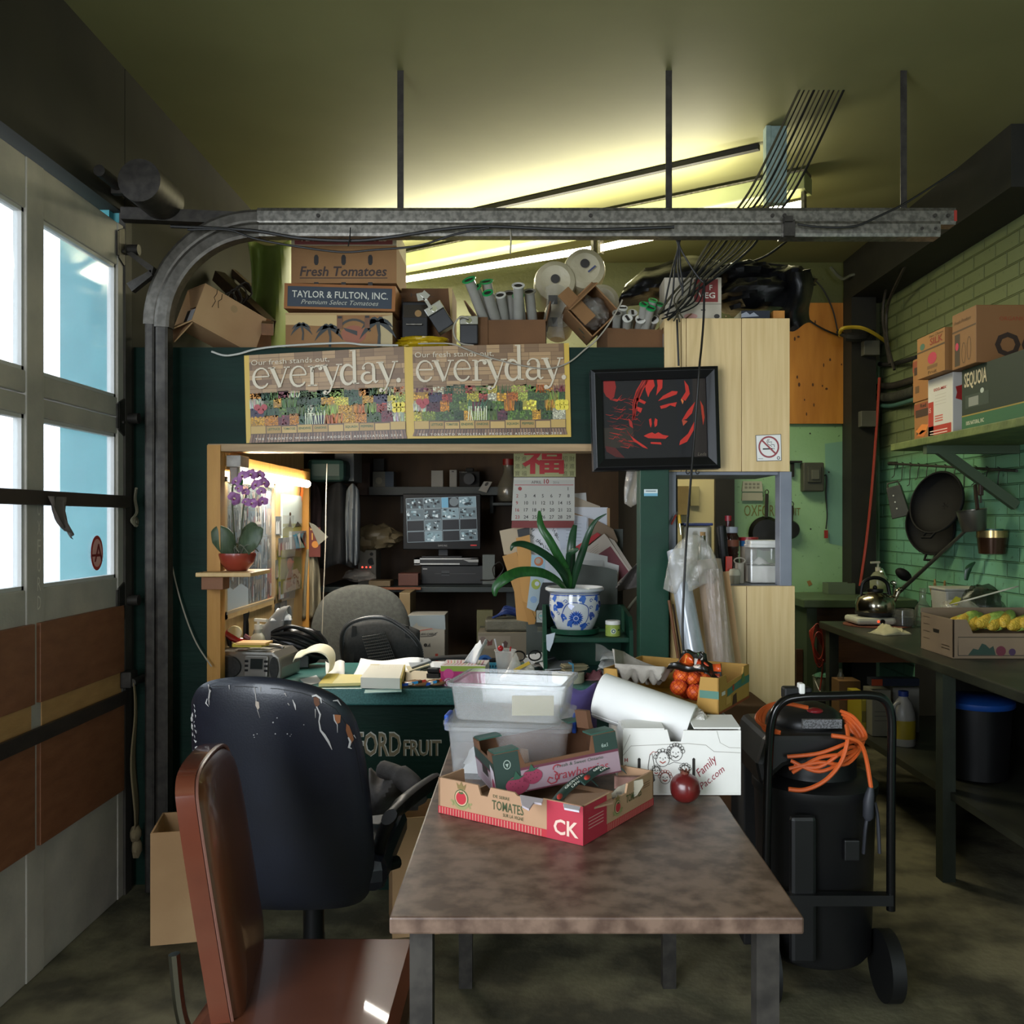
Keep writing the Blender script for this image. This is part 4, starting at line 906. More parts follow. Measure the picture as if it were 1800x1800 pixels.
for pts,w in(([(-.01,0,.06),(-.035,-.02,.10),(-.055,-.03,.15),(-.06,-.03,.175)],.042),([(.015,-.01,.06),(.05,-.03,.10),(.085,-.04,.14),(.11,-.04,.165)],.045),([(.01,.02,.06),(.04,.0,.12),(.07,-.01,.16),(.085,-.01,.17)],.038)):
 b=MB();leafblade(b,pts,[.008,w*.8,w,w*.75,.004],.22);b.build('leaf',OL,t,solid=.003)
b=MB();rn=random.Random(4)
for i in range(26):
 a=rn.random()*2*PI;r=.03+rn.random()*.03;b.tube(bez([(0.02*math.cos(a),.02*math.sin(a),.055),(r*math.cos(a),r*math.sin(a),.085+rn.random()*.02),((r+.03)*math.cos(a+.3),(r+.03)*math.sin(a+.3),.068+rn.random()*.02)],4),.0022,5)
tag(b.build('aerial_roots',mat('orchid_root','#55584a','#6b6c5a',rough=.7),t),None,None)
PET=mat('orchid_petal','#80487f','#a673a4',rough=.5,scale=40,sheen=.3)
stems=[[(0,0,.06),(-.01,-.01,.16),(-.015,-.01,.26),(-.01,-.02,.33),(.02,-.03,.365)],[(.01,0,.06),(.02,-.01,.15),(.03,-.02,.24),(.05,-.03,.31),(.085,-.04,.33)]]
for p in stems:MB().tube(bez(p,6),.003,6).build('stem',mat('orchid_stem','#3d4128',rough=.5),t)
def blossom(px,py,s,tilt,k):
 c=V(((px-417)/F*3.5,-.045-.012*(k%3),(zz(py,3.5)-ZS)))
 Mx=Matrix.Translation(c)@Matrix.Rotation(R(tilt),4,'Y')@Matrix.Rotation(R((k%5-2)*14),4,'Z')@Matrix.Rotation(R(70),4,'X')
 b=MB()
 for a,l,w in((90,1.0,.42),(210,.95,.40),(330,.95,.40),(8,1.0,.62),(172,1.0,.62)):
  ca,sa=math.cos(R(a)),math.sin(R(a));vs=[];n=8
  for i in range(n+1):
   u=i/n;r=l*s*u;hw=w*s*math.sin(PI*min(1,u*.92+.05))**.8;z=.18*s*math.sin(u*3)
   for q in(-1,0,1):vs.append((ca*r-sa*hw*q,sa*r+ca*hw*q,z-abs(q)*.08*s))
  b.add(vs,[(i*3+q,i*3+q+1,i*3+q+4,i*3+q+3)for i in range(n)for q in(0,1)],0,(1,1,1,1),True,Mx)
 b.ell(Mx@V((0,0,.12*s)),.2*s,8,m=1);b.ell(Mx@V((0,-.12*s,.2*s)),.16*s,8,m=2)
 b.build('blossom',[PET,mat('orchid_throat','#d9cfae',rough=.5),mat('orchid_lip','#7a2f55',rough=.5)],t)
for k,(x,y,s,tl)in enumerate([(422,847,11,10),(435,838,12,-20),(451,836,12,15),(463,836,10,0),(472,850,11,20),(430,860,9,40),(456,853,11,-30),(440,866,8,5),(469,865,9,-10),(418,877,13,60),(440,883,9,25),(453,886,11,15),(468,883,11,-15)]):
 blossom(x,y,s/F*3.5,tl,k)
 # framed photo collage on the side wall
t=T('photo_collage','pale framed collage of snapshots on the alcove wall behind the orchid','photo collage',(SIDEX,3.95,1.0))
y0,y1,za,zb=3.60,4.33,1.005,1.575;b=MB()
for a,c in(((y0,za),(y1,za+.03)),((y0,zb-.02),(y1,zb)),((y0,za),(y0+.045,zb)),((y1-.02,za),(y1,zb))):b.bx((SIDEX+.001,a[0],a[1]),(SIDEX+.018,c[0],c[1]))
S(b,'frame',wood('pale_frame','#a88a5c','#bb9d6c',st=(8,8,2)),t)
b=MB();fr=side();fr.o.x+=.004;rn=random.Random(9)
b.rect(fr,y0,za,y1,zb,'#5d5852',0,0)
yy=y0+.045
while yy<y1-.03:
 w=rn.uniform(.06,.11);z=za+.03
 while z<zb-.03:
  h=rn.uniform(.09,.17);h=min(h,zb-.02-z);c0=rn.choice(['#4a3e38','#6b7076','#2f3338','#7d6f60','#8a3a34','#51606e','#a39a8d']);b.rect(fr,yy,z,min(yy+w-.003,y1-.02),z+h-.003,c0,1,0)
  for k in range(9):
   ya=yy+rn.random()*w*.8;zc=z+rn.random()*h*.5;b.poly(fr,[(ya,zc),(ya+.014,zc+.004),(ya+.012,zc+h*.4),(ya+.003,zc+h*.45)],rn.choice(['#2a2522','#8b95a0','#b9b4ac','#6d4d3c','#9d8a78','#36424f','#c4c9cf','#7c2f2c']),2,0)
  z+=h
 yy+=w
b.poly(fr,[(3.65,za+.03),(3.95,za+.03),(3.95,za+.10),(3.85,za+.13),(3.75,za+.11),(3.65,za+.14)],'#a9b4bf',3,0)
S(b,'snapshots',PRG,t)
b=MB();b.grid(lambda u,v:V((SIDEX+.022,lp(y0+.02,y1-.01,u),lp(za+.02,zb-.01,v))),1,1);S(b,'glazing',GLASS,t)
# photo pockets, landscape card, portrait card
t=T('photo_pocket_strip','hanging clear plastic strip of photo pockets on the alcove wall','photo strip',(SIDEX,4.5,1.0));
for i in range(5):
 z=1.42-i*.105;b=MB();fr=side();fr.o.x+=.006+.012*(i%2)
 b.rect(fr,4.36+.02*(i%2),z-.09,4.58,z,'#53585c',0,0)
 for k in range(6):ya=4.38+k*.032;b.poly(fr,[(ya,z-.085),(ya+.03,z-.085),(ya+.022,z-.02),(ya+.006,z-.03)],rn.choice(['#1d2126','#8e7a6a','#a9b6c0','#7b3a36','#c6c9ca']),1,0)
 S(b,'photo',PRG,t);b=MB();b.grid(lambda u,v:V((SIDEX+.03+.012*(i%2)+.008*v,lp(4.35,4.60,u),lp(z-.095,z+.005,v))),1,3);S(b,'pocket',CLEAR,t)
def card(name,ya,yb,za,zb,bgc,draw,lab,off=.012):
 b=MB();b.bx((SIDEX+.002,ya,za),(SIDEX+off,yb,zb),0,hx(bgc));fr=Fr((SIDEX+off,ya,za),(0,yb-ya,0),(0,0,zb-za),(1,0,0));draw(b,fr);tag(b.build(name,PRG),lab,'photo card')
def d1(b,fr):
 b.poly(fr,[(0,0),(1,0),(1,.4),(.8,.44),(.5,.38),(.3,.45),(0,.36)],'#7c7c3a',1,0);b.rect(fr,0,.40,1,.46,'#9aa07a',1,0);b.poly(fr,[(.28,.4),(.36,.62),(.45,.4)],'#3a2f28',2,0);b.disc(fr,.36,.64,.05,'#5a4436',3,0,ry=.035);b.poly(fr,[(.6,.4),(.75,.5),(.95,.42)],'#2d2c28',2,0)
card('landscape_card',4.48,4.86,1.26,1.53,'#b9c6c8',d1,'photo card of pale sky over a yellow field in the alcove')
def d2(b,fr):
 b.disc(fr,.42,.74,.17,'#2a1d17',1,0,ry=.17);b.disc(fr,.40,.66,.13,'#8a5a40',2,0,ry=.14);b.poly(fr,[(.1,.02),(.9,.02),(.95,.35),(.75,.52),(.5,.5),(.32,.5),(.18,.34)],'#a08f7a',3,0);b.poly(fr,[(.2,.1),(.42,.12),(.5,.5),(.36,.56),(.26,.34)],'#8a5a40',4,0)
 for k in range(24):b.disc(fr,.25+rn.random()*.6,.06+rn.random()*.36,.03,'#7a5a48',5,0,n=6)
card('portrait_card',4.42,4.82,1.04,1.255,'#656432',d2,'portrait photo card of a seated person on olive ground',.020)
def d3(b,fr):
 for k in range(12):b.poly(fr,[(rn.random()*.7,0),(rn.random()*.7+.3,0),(rn.random()*.8+.2,.9),(rn.random()*.6,.8)],rn.choice(['#3b8fae','#c4c8c9','#27303a','#b1573c','#5aa2a0']),1+k*.2,0)
card('street_card',4.60,4.90,1.255,1.345,'#8d9499',d3,'small busy blue and white snapshot between the two alcove cards',.026)
wire([(530,824,4.87),(531,860,4.86),(527,900,4.86),(529,940,4.86),(524,985,4.86),(521,1030,4.86),(519,1090,4.86)],4.86,.007,CORD_O,'orange cord running down the alcove end post',name='orange_cable',cat='cord')
wire([(575,815,4.4),(573,880,4.4),(572,960,4.4),(568,1060,4.4),(566,1120,4.4)],4.4,.0025,CORD_W,'thin pale string hanging in front of the jackets',name='string',cat='string')
wire([(290,900,3.47),(297,960,3.47),(308,1020,3.47),(325,1080,3.47),(345,1130,3.47),(372,1172,3.47)],3.47,.0028,CORD_W,'thin pale wire drooping down the dark left booth panel',name='string',cat='string')
# ============================ booth clutter at the back =======================
DKC=mat('dark_jacket','#17181a','#222326',rough=.9,scale=5,bump=.3,bscale=9)
def hang(name,lab,cat,px0,px1,py0,py1,d,m,wob=8,flare=1.0,seed=0,dep=.06,grp=None):
 b=MB()
 def f(u,v):
  w0=lp(.75,1,min(1,v*3))*lp(1,flare,v);cx_=(px0+px1)/2;x=cx_+(u-.5)*(px1-px0)*w0
  return at(x,lp(py0+18*abs(u-.5)**1.5*2,py1+4*math.sin(u*7+seed),v),d-dep*math.sin(u*PI)+.02*math.sin(u*wob*2+seed+v*2)*(.3+v)+.015*NZ.noise(V((u*5,v*3,seed))))
 b.grid(f,20,16);return tag(b.build(name,m,solid=.006),lab,cat,grp)
tag(MB().pb(538,806,606,846,5.0,.3).build('coat_shelf',mat('dark_teal_board','#173230','#1d3b38',rough=.5),bevel=.03),'dark teal shelf board above the hanging jackets','shelf')
hang('jacket','black jacket hanging in the booth beside the alcove','jacket',566,624,848,995,5.2,DKC,seed=1,dep=.12,flare=1.1,grp='hanging jackets')
hang('jacket','faded maroon jacket half hidden left of the black jacket','jacket',536,566,848,970,5.24,mat('maroon_cloth','#2c1f20','#3a2a2a',rough=.9),seed=2,dep=.06,grp='hanging jackets')
hang('grey_garment','grey sleeve hanging over the right edge of the black jacket','garment',606,634,850,990,5.06,mat('grey_cloth','#50565c','#60666c',rough=.9,bump=.3,bscale=12),seed=3,flare=.8,dep=.04)
hang('paper_sack','pale cloth sack hanging below the red packets','sack',524,562,965,1085,4.98,mat('pale_sack','#77705c','#867f6a',rough=.8,bump=.3,bscale=12),seed=5,flare=1.1,dep=.06)
for i,(x,y)in enumerate(((541,950),(552,935))):
 b=MB();b.pb(x-9,y-8,x+11,y+44,4.94-.03*i,.012,0,hx('#5b1f16'));fr=FP(4.94-.03*i)
 b.disc(fr,x+2,y+22,6,'#b0722a',2,0);b.rect(fr,x-7,y-6,x+9,y-3,'#a9884a',2,0);b.rect(fr,x-4,y+2,x-2,y+14,'#b88a3c',2,0);b.rect(fr,x+4,y+2,x+6,y+14,'#b88a3c',2,0)
 tag(b.build('red_packet',PR),('red and gold paper packet half behind its twin by the jackets','front red and gold paper packet hung by the jackets')[i],'packet','red packets by the jackets')
b=MB();fq=FQ([(543,918),(553,922),(577,944),(560,958)],4.9,1,1);b.prism(fq,[(0,0),(0,1),(1,1),(1,0)],.002,0,hx('#6f6d64'));tag(b.build('paper_corner',PR),'small grey paper square hung above the red packets','paper')
tag(MB().pb(588,786,622,846,5.15,.25).build('wall_cabinet',mat('pale_cabinet','#64696c','#6e7376',rough=.5),bevel=.004),'small pale cabinet end high in the booth beside the jackets','cabinet')
# back shelves
DSH=mat('dark_shelf','#101a1a','#172222',rough=.5)
t=T('wall_shelf','dark painted shelf on the booth back wall above the monitor','shelf',(xx(770,5.7),5.72,zz(870,5.66)));ZU=zz(856,5.62)
S(MB().bx((xx(650,5.62),5.60,ZU-.05),(xx(905,5.62),5.895,ZU)),'board',DSH,t)
for px in(700,860):S(MB().bx((xx(px,5.7),5.80,ZU-.16),(xx(px+6,5.7),5.895,ZU-.051)),'bracket',DSH,t)
def shelfbox(name,lab,cat,px0,px1,py0,d,dep,z0,c,draw=None,grp=None,rough=.7):
 b=MB();b.bx((xx(px0,d),d,z0+.001),(xx(px1,d),d+dep,zz(py0,d)),0,hx(c));fr=FP(d)
 if draw:draw(b,fr)
 return tag(b.build(name,printmat('printed_box',.6),bevel=.002),lab,cat,grp)
shelfbox('carton','small grey carton with a blue end on the dark shelf','carton',655,692,829,5.64,.12,ZU,'#55544a',lambda b,f:(b.rect(f,677,829,692,857,'#24374a',1,0),b.disc(f,666,845,6,'#75705f',1,0)))
shelfbox('carton','brown carton at the left end of the dark shelf','carton',628,650,814,5.7,.12,ZU-.05,'#3a2318');
shelfbox('upright_box','tall dim box behind the blue ended carton','box',656,675,806,5.78,.08,ZU,'#2a2a28')
shelfbox('white_card','larger white card leaning on the dark shelf','card',758,779,827,5.66,.02,ZU,'#7d7c78')
shelfbox('white_card','small white card with a grey slot on the dark shelf','card',790,803,826,5.67,.02,ZU,'#7a7975',lambda b,f:b.rect(f,794,828,798,830,'#3a3a3a',1,0))
t=T('old_camera','dark old camera on the dark shelf between the two cards and the tag','camera',(xx(825,5.68),5.72,ZU+.001))
MB().box((0,0,.05),(.13,.06,.10)).box((0,-.005,.11),(.05,.05,.025)).build('body',BLACKM,t,bevel=.006);MB().cyl((0,-.03,.05),(0,-.08,.05),.035,n=24).build('lens',BLACKP,t)
b=MB();b.text(Fr((-.06,-.0305,.09),(1,0,0),(0,0,1),(0,-1,0)),'I  SOL-A',0,0,.009,'#8a8a86',m=0,z=1);b.build('engraving',PR,t)
b=MB();fq=FQ([(851,846),(865,847),(855,866),(841,862)],5.58,1,1);b.prism(fq,[(0,0),(0,1),(1,1),(1,0)],.002,0,hx('#75726c'));b.disc(fq,.5,.25,.2,'#17150f',2,0);tag(b.build('door_hanger',PR),'white tag with a round hole hung from the shelf edge','tag')
# glass jug with a red cap
t=T('glass_jug','dusty glass jug with a red cap beside the calendar','jug',(xx(893,5.5),5.62,ZU+.002-.10))
b=MB();b.lathe([(.035,0),(.06,.01),(.072,.05),(.07,.10),(.045,.16),(.032,.19),(.034,.235),(.03,.235),(.028,.19),(.04,.16),(.066,.10),(.067,.05),(.05,.014),(0,.012)],28);b.build('body',thin('dusty_glass',clear=.6,rough=.2,body='#8f8a7a'),t)
MB().cyl((0,0,.232),(0,0,.27),.036,n=20).build('cap',mat('cap_red','#6e1512',rough=.4),t)
S(MB().bx((xx(866,5.5),5.5,ZU-.115),(xx(920,5.5),5.72,ZU-.10)).bx((xx(866,5.5),5.71,ZU-.115),(xx(920,5.5),5.895,ZU-.10)),'trim_7',DSH)
# equipment shelf
ZE=1.02
t=T('equipment_shelf','long dark shelf carrying the monitor and recorders','shelf',(xx(740,5.5),5.55,ZE))
S(MB().bx((xx(560,5.2),5.20,ZE-.03),(xx(905,5.2),5.895,ZE)),'board',DSH,t,bevel=.002)
for px in(575,890):S(MB().bx((xx(px,5.3),5.3,0),(xx(px,5.3)+.05,5.86,ZE-.031)),'support',DSH,t)
tag(MB().bx((xx(600,5.1),5.18,ZE-.014),(xx(737,5.1),5.199,ZE-.0)).build('edge_strip',wood('edge_orange','#5a2f16','#6c3b1d',st=(1,9,9))),'thin orange wood strip along the front of the equipment shelf','strip')
# recorder, player and monitor, stacked
DE=5.42
t=T('video_recorder','black video recorder under the silver player','recorder',(xx(797,DE),DE+.1,ZE+.001));zr=zz(994,DE)
S(MB().bx((xx(740,DE),DE,ZE+.001),(xx(852,DE),DE+.28,zr)),'case',BLACKP,t,bevel=.004);b=MB();f_=FP(DE-.001);b.rect(f_,743,999,751,1001,'#8f8f8f',1,0);b.rect(f_,776,1003,790,1012,'#1a2026',1,0);b.rect(f_,764,1008,836,1009,'#26282a',1,0);S(b,'front_panel',PR,t)
t=T('disc_player','slim silver fronted player below the monitor','player',(xx(784,DE),DE+.1,zr+.001));zp=zz(981,DE)
S(MB().bx((xx(728,DE),DE-.02,zr+.001),(xx(841,DE),DE+.22,zp)),'case',BLACKP,t,bevel=.002);b=MB();f_=FP(DE-.0215);b.rect(f_,728,981,841,983.5,'#8e8e8a',1,0);b.rect(f_,728,990,808,992.5,'#8e8e8a',1,0);b.rect(f_,728,981,738,993,'#a2a29e',1,0);b.poly(f_,[(812,983),(841,981),(841,988),(824,988)],'#7d7d7a',1,0);S(b,'silver_trim',PRG,t)
MX=xx(777,DE);zm0,zm1=zz(966,DE),zz(868,DE)
t=T('monitor','security monitor showing a grid of camera views in the dark booth','monitor',(MX,DE+.06,zp+.001))
S(MB().bx((xx(740,DE),DE+.02,zp+.001),(xx(812,DE),DE+.16,zp+.012)).bx((MX-.03,DE+.07,zp+.01),(MX+.03,DE+.10,zm0+.05)),'stand',BLACKP,t,bevel=.003)
S(MB().bx((xx(708,DE),DE,zm0),(xx(845,DE),DE+.05,zm1)),'bezel',mat('gloss_black','#060607',rough=.4,spec=.2),t,bevel=.004)
b=MB();fr=FQ([(713,876),(837,872),(840,950),(716,954)],DE-.002,124,78);b.rect(fr,0,0,124,78,'#050608',0,0);rn=random.Random(21)
for r in range(4):
 for c in range(4):
  x0,y0_=c*31+.6,r*19.5+.6;x1,y1_=x0+29.8,y0_+18.3
  b.stroke(fr,[(x0,y0_),(x1,y0_),(x1,y1_),(x0,y1_),(x0,y0_)],.7,'#87969a',2,0)
  if(r,c)in((2,0),(2,2),(2,3),(3,0),(3,2)):continue
  if(r,c)==(0,2):b.rect(fr,x0,y0_,x0+12,y1_,'#5f93ab',1,0);b.disc(fr,x0+22,y0_+8,8,'#5d6668',1,0);continue
  b.rect(fr,x0,y0_,x1,y1_,rn.choice(['#3c464a','#566468','#6d8288']),.5,0)
  for k in range(16):
   xa,ya=x0+rn.random()*24,y0_+rn.random()*14;w,h=rn.uniform(2,6),rn.uniform(1.5,5);g=rn.choice(['#0b0d0e','#20282b','#9db0b4','#c7d4d6','#4e6066','#7d979c'])
   b.poly(fr,[(xa,ya),(min(xa+w,x1),ya+rn.uniform(-1,1)),(min(xa+w,x1),min(ya+h,y1_)),(xa,min(ya+h*.8,y1_))],g,1,0)
S(b,'screen',printmat('lit_screen',.3,emit=.5,black=True),t)
b=MB();f_=FP(DE-.001);b.text(f_,'SAMSUNG',770,960.5,3,'#8a8a8a',w=16,flip=True,m=0,z=1);b.rect(f_,827,957.5,838,959.5,'#c01818',1,0);S(b,'bezel_marks',PR,t)
t=T('desk_speaker','grey box speaker with three red lights on the equipment shelf','speaker',(xx(644,5.4),5.46,ZE+.001))
S(MB().bx((xx(629,5.38),5.38,ZE+.001),(xx(661,5.38),5.56,zz(967,5.38))),'case',mat('speaker_grey','#504d46',rough=.6),t,bevel=.004)
for y,r in((974,3),(987,6.5)):S(MB().cyl(at(653,y,5.378),at(653,y,5.39),r/F*5.38,n=18),'driver',BLACKM,t)
b=MB();f_=FP(5.378);[b.disc(f_,x,997,1.4,'#ff4030',1,0)for x in(637,644,651)];S(b,'red_light',printmat('lit_red',.3,emit=2),t)
b=MB();b.ell(at(662,945,5.46),(.15,.1,.075),26,amp=.35,fq=4,seed=12);b.ell(at(645,956,5.42),(.07,.07,.05),18,amp=.4,fq=5,seed=4);f_=FP(5.32)
ob=tag(b.build('shopping_bag',mat('brown_bag_plastic','#4f4634','#665b44',rough=.45,bump=.6,bscale=16)),'crumpled shopping bag lying on top of the grey speaker','bag')
b=MB();b.ell(at(632,1018,5.30)+V((0,0,.02)),(.09,.06,.035),20,amp=.4,fq=5,seed=3);tag(b.build('plastic_bag',FILM),'small clear plastic bag in front of the grey speaker','bag')
shelfbox('rust_box','small rust coloured box left of the video recorder','box',700,735,1008,5.3,.12,ZE,'#4a2113')
shelfbox('router_box','grey upright box beside the video recorder','box',848,870,975,5.4,.06,ZE,'#4c5352')
wire([(845,1020,5.35),(870,1018,5.3),(885,1000,5.3),(878,988,5.34),(866,1000,5.36),(872,1022,5.33)],5.3,.004,CORD_B,'black cable tangled in front of the grey upright box')
# low cabinet with boxes behind the desk chair
ZL=.62
tag(MB().bx((xx(690,4.8),4.72,0),(xx(960,4.8),5.15,ZL)).build('low_cabinet',wood('cabinet_brown','#35241a','#452f20',st=(9,9,1)),bevel=.004),'low brown cabinet in the booth carrying the cable carton','cabinet')
b=MB();w,h=.195,zz(1081,4.78)-ZL;d_=4.78;b.bx((xx(717,d_),d_,ZL+.001),(xx(782,d_),d_+.2,zz(1081,d_)),0,hx('#7f7d76'));f_=FP(d_)
b.poly(f_,[(718,1082),(782,1081),(783,1107),(760,1104),(735,1100),(733,1094),(719,1108)],'#6f7a80',1,0);b.stroke(f_,[(731,1117),(740,1108),(760,1105)],.9,'#9a3a2c',2,0);b.text(f_,'LAN CABLE',737,1116.5,4.2,'#2b2b2a',w=30,flip=True,m=0,shear=.3,bold=.02);b.stroke(f_,[(737,1119),(760,1118),(769,1111)],.8,'#2b2b2a',2,0);b.disc(f_,748,1134,3.2,'#151412',1,0);b.poly(f_,[(750,1137),(757,1137),(756,1130)],'#3a3a38',1,0)
for x in(733,765):b.rect(f_,x,1149,x+5,1162,'#8d2f22',1,0)
b.rect(f_,717,1085,719.5,1110,'#8d4a3a',1,0)
tag(b.build('cable_carton',printmat('printed_box',.6),bevel=.003),'grey LAN cable carton with a taped top behind the desk','carton')
def drawf(b,f):b.rect(f,840,1118,897,1140,'#6d675c',1,0);b.disc(f,849,1127,6,'#5a4f4b',2,0,ry=8);b.poly(f,[(856,1124),(861,1128),(866,1123),(865,1134),(857,1135)],'#4c2320',2,0);b.poly(f,[(884,1130),(888,1126),(893,1130),(891,1138),(886,1138)],'#3f2a26',2,0)
shelfbox('produce_box','pale produce box with dim red prints at the back of the booth','box',840,935,1112,4.85,.22,ZL,'#5f594c',drawf)
tag(MB().bx((xx(852,4.87),4.88,zz(1112,4.85)+.002),(xx(930,4.87),5.05,zz(1089,4.87))).build('grey_parcel',mat('parcel_plastic','#45443a','#545347',rough=.5,bump=.3),bevel=.012),'grey plastic wrapped parcel on the pale produce box','parcel')
b=MB()
for i in range(5):b.tube(bez([at(866+i*4,1086-i,4.92),at(890,1078-3*i,4.88+.02*i),at(920+i*3,1086-i,4.94),at(935,1088,4.98)],6),.006,6)
tag(b.build('blue_cable_coil',mat('blue_cord','#1b2c5c',rough=.5)),'loose blue cable lying on the grey parcel','cable')
def drawg(b,f):b.stroke(f,[(844,1082),(854,1082),(854,1092),(844,1092),(844,1082)],.8,'#2c2c1c',1,0)
b=MB();f_=FP(5.1);b.pb(838,1073,866,1100,5.1,.04,0,hx('#4c4a2a'));drawg(b,f_);tag(b.build('olive_carton',PR),'small olive carton with a square mark behind the parcel','carton')
bpy.data.objects['olive_carton'].location.z=ZL+.001;bpy.data.objects['olive_carton'].scale=(1,1,(zz(1073,5.1)-ZL)/(zz(1073,5.1)-zz(1100,5.1)))
shelfbox('tall_carton','tall tan carton behind the right side of the grey office chair','carton',702,721,1042,4.9,.25,ZL,'#6a5a3e')
shelfbox('tan_carton','dim tan carton on the equipment shelf edge behind the chair','carton',648,686,1021,5.24,.13,ZE-.0,'#5a4a30')
# ============================ grey office chair ===============================
t=T('office_chair','grey fabric office chair behind the desk','office chair',(xx(634,4.5),4.45,0),R(4))
CF=mat('chair_fabric','#3a3b37','#454641',rough=.9,scale=60,bump=.2,bscale=200)
def backf(u,v):
 a=(u-.5)*2;z=.50+.58*v;w=.255*(1-.06*v)*(1 if v<.55 else math.sqrt(max(.02,1-((v-.55)/.46)**2.6)))
 return V((a*w,.05+.06*v+.05*a*a,z))
bo_=smooth_outline([(-.20,.50),(-.235,.62),(-.25,.78),(-.235,.92),(-.18,1.02),(-.09,1.068),(0,1.08),(.09,1.068),(.18,1.02),(.235,.92),(.25,.78),(.235,.62),(.20,.50),(0,.47)])
b=MB();pillow(b,Fr((0,.02,.0),(1,0,0),(0,.08,1),(0,-1,.08)),bo_,.035);ob=b.build('backrest',CF,t,angle=60)
b=MB();b.box((0,-.16,.46),(.50,.46,.09));b.build('seat',CF,t,bevel=.035)
MB().cyl((0,-.1,.09),(0,-.1,.42),.03).build('gas_post',BLACKP,t);b=MB()
MB().bar((0,.06,.40),(0,.14,.62),.06,.02).build('back_bar',BLACKP,t)
for k in range(5):
 a=2*PI*k/5+.3;e=V((.28*math.cos(a),-.1+.28*math.sin(a),.07));ob=MB().bar((0,-.1,.10),e,.045,.03).build('base_leg',BLACKP,t);MB().cyl(e+V((-.015,0,-.04)),e+V((.015,0,-.04)),.03,n=16).build('caster',BLACKP,ob)
t=T('lumbar_cushion','black wire framed mesh back support against the grey office chair','back support',(xx(672,4.2),4.22,.60))
b=MB();q=[at(x,y,d)for x,y,d in((606,1170,4.22),(601,1140,4.2),(603,1112,4.18),(617,1095,4.17),(645,1086,4.16),(675,1086,4.16),(700,1098,4.17),(725,1118,4.18),(738,1138,4.2),(742,1168,4.22))]
c=bez(q,8);b.tube(c,.0085,8)
for i in range(0,len(c),1):b.tube([c[i]+V((.0105*math.cos(a),0,.0105*math.sin(a)))for a in[j*PI/3 for j in range(6)]],.003,4,closed=True)
S(b,'wire_frame',mat('twisted_wire','#3b3b3a',rough=.4,metal=.4),t)
b=MB();b.grid(lambda u,v:at(lp(604,738,u),lp(1172,1090+60*(u-.45)**2,v),4.215-.02*math.sin(v*PI)),14,10);S(b,'mesh_panel',mat('dark_mesh','#1a1b1a','#242524',rough=.8,scale=80),t,solid=.003)
b=MB();fq=FQ([(636,1117),(676,1110),(700,1172),(655,1178)],4.16,10,12)
for i in range(11):b.tube([fq(x,i+.5,.005+.008*math.sin(x*PI/10))for x in(0,2.5,5,7.5,10)],.0035,5)
for i in range(13):b.tube([fq(i*10/12,y,.004+.008*math.sin(i*PI/12))for y in(0,4,8,12)],.0022,5)
S(b,'lumbar_pad',mat('pad_grey','#343432',rough=.6),t)
for x in(623,715):S(MB().bar(at(x,1100,4.20),at(x+(x-668)*.12,1172,4.20),.02,.006,up=(0,1,0)),'strap',mat('strap_black','#20211f',rough=.8),t)
# ============================ calendar ========================================
t=T('wall_calendar','Chinese wall calendar with a big red character hung from the header','calendar',at(957,915,4.0))
cd=4.0;b=MB();f_=FP(cd);b.prism(f_,[(903,783),(903,838),(1012,838),(1012,783)],.003,0,hx('#9c9a68'))
chars='招財進寶福祿壽喜'
for r in range(4):
 for c in range(9):
  if 2<=c<=6:continue
  b.text(f_,chars[(r*9+c)%8],905+c*12,797+r*13,7,'#5d5c36',flip=True,z=1,m=0)
b.text(f_,'福',918,828,36,'#a51218',w=74,flip=True,z=2,m=0,bold=.025)
S(b,'printed_top',PR,t)
b=MB();b.prism(f_,[(903,839),(899,915),(1010,915),(1010,839)],.004,0,hx('#aaa89f'));b.rect(f_,903,840,1010,844,'#b9b5a8',1,0);b.rect(f_,905,852,1008,853,'#9a2a26',1,0);b.text(f_,'APRIL',934,850,5,'#4a3a38',w=18,flip=True,m=0);b.text(f_,'10',956,850,8,'#8d1f1f',flip=True,m=0,bold=.02);b.text(f_,'2016',972,850,4,'#6a6a66',flip=True,m=0)
n=2
for r in range(5):
 for c in range(7):
  if r==0 and c<6:continue
  if n>31:break
  b.text(f_,str(n-1 if r==0 else n),908+c*15-r*.6,862+r*12.4,6,'#8d2a28' if c in(0,)else '#33312f',flip=True,m=0,bold=.01);n+=(r>0)
b.disc(f_,914,859,3.4,'#8d2a28',1,0)
S(b,'date_sheet',PR,t)
b=MB();b.prism(f_,[(900,915.5),(899,928),(1008,928),(1009,915.5)],.004,0,hx('#6d1712'));S(b,'red_base',PR,t);b=MB().cyl(at(957,782,cd),at(957,776,cd),.004);S(b,'hanger',STEEL,t)
S(MB().bx((xx(880,cd),cd-.01,zz(777,cd)),(xx(1040,cd),cd+.03,ZH+.34)),'trim_8',BROWNW)
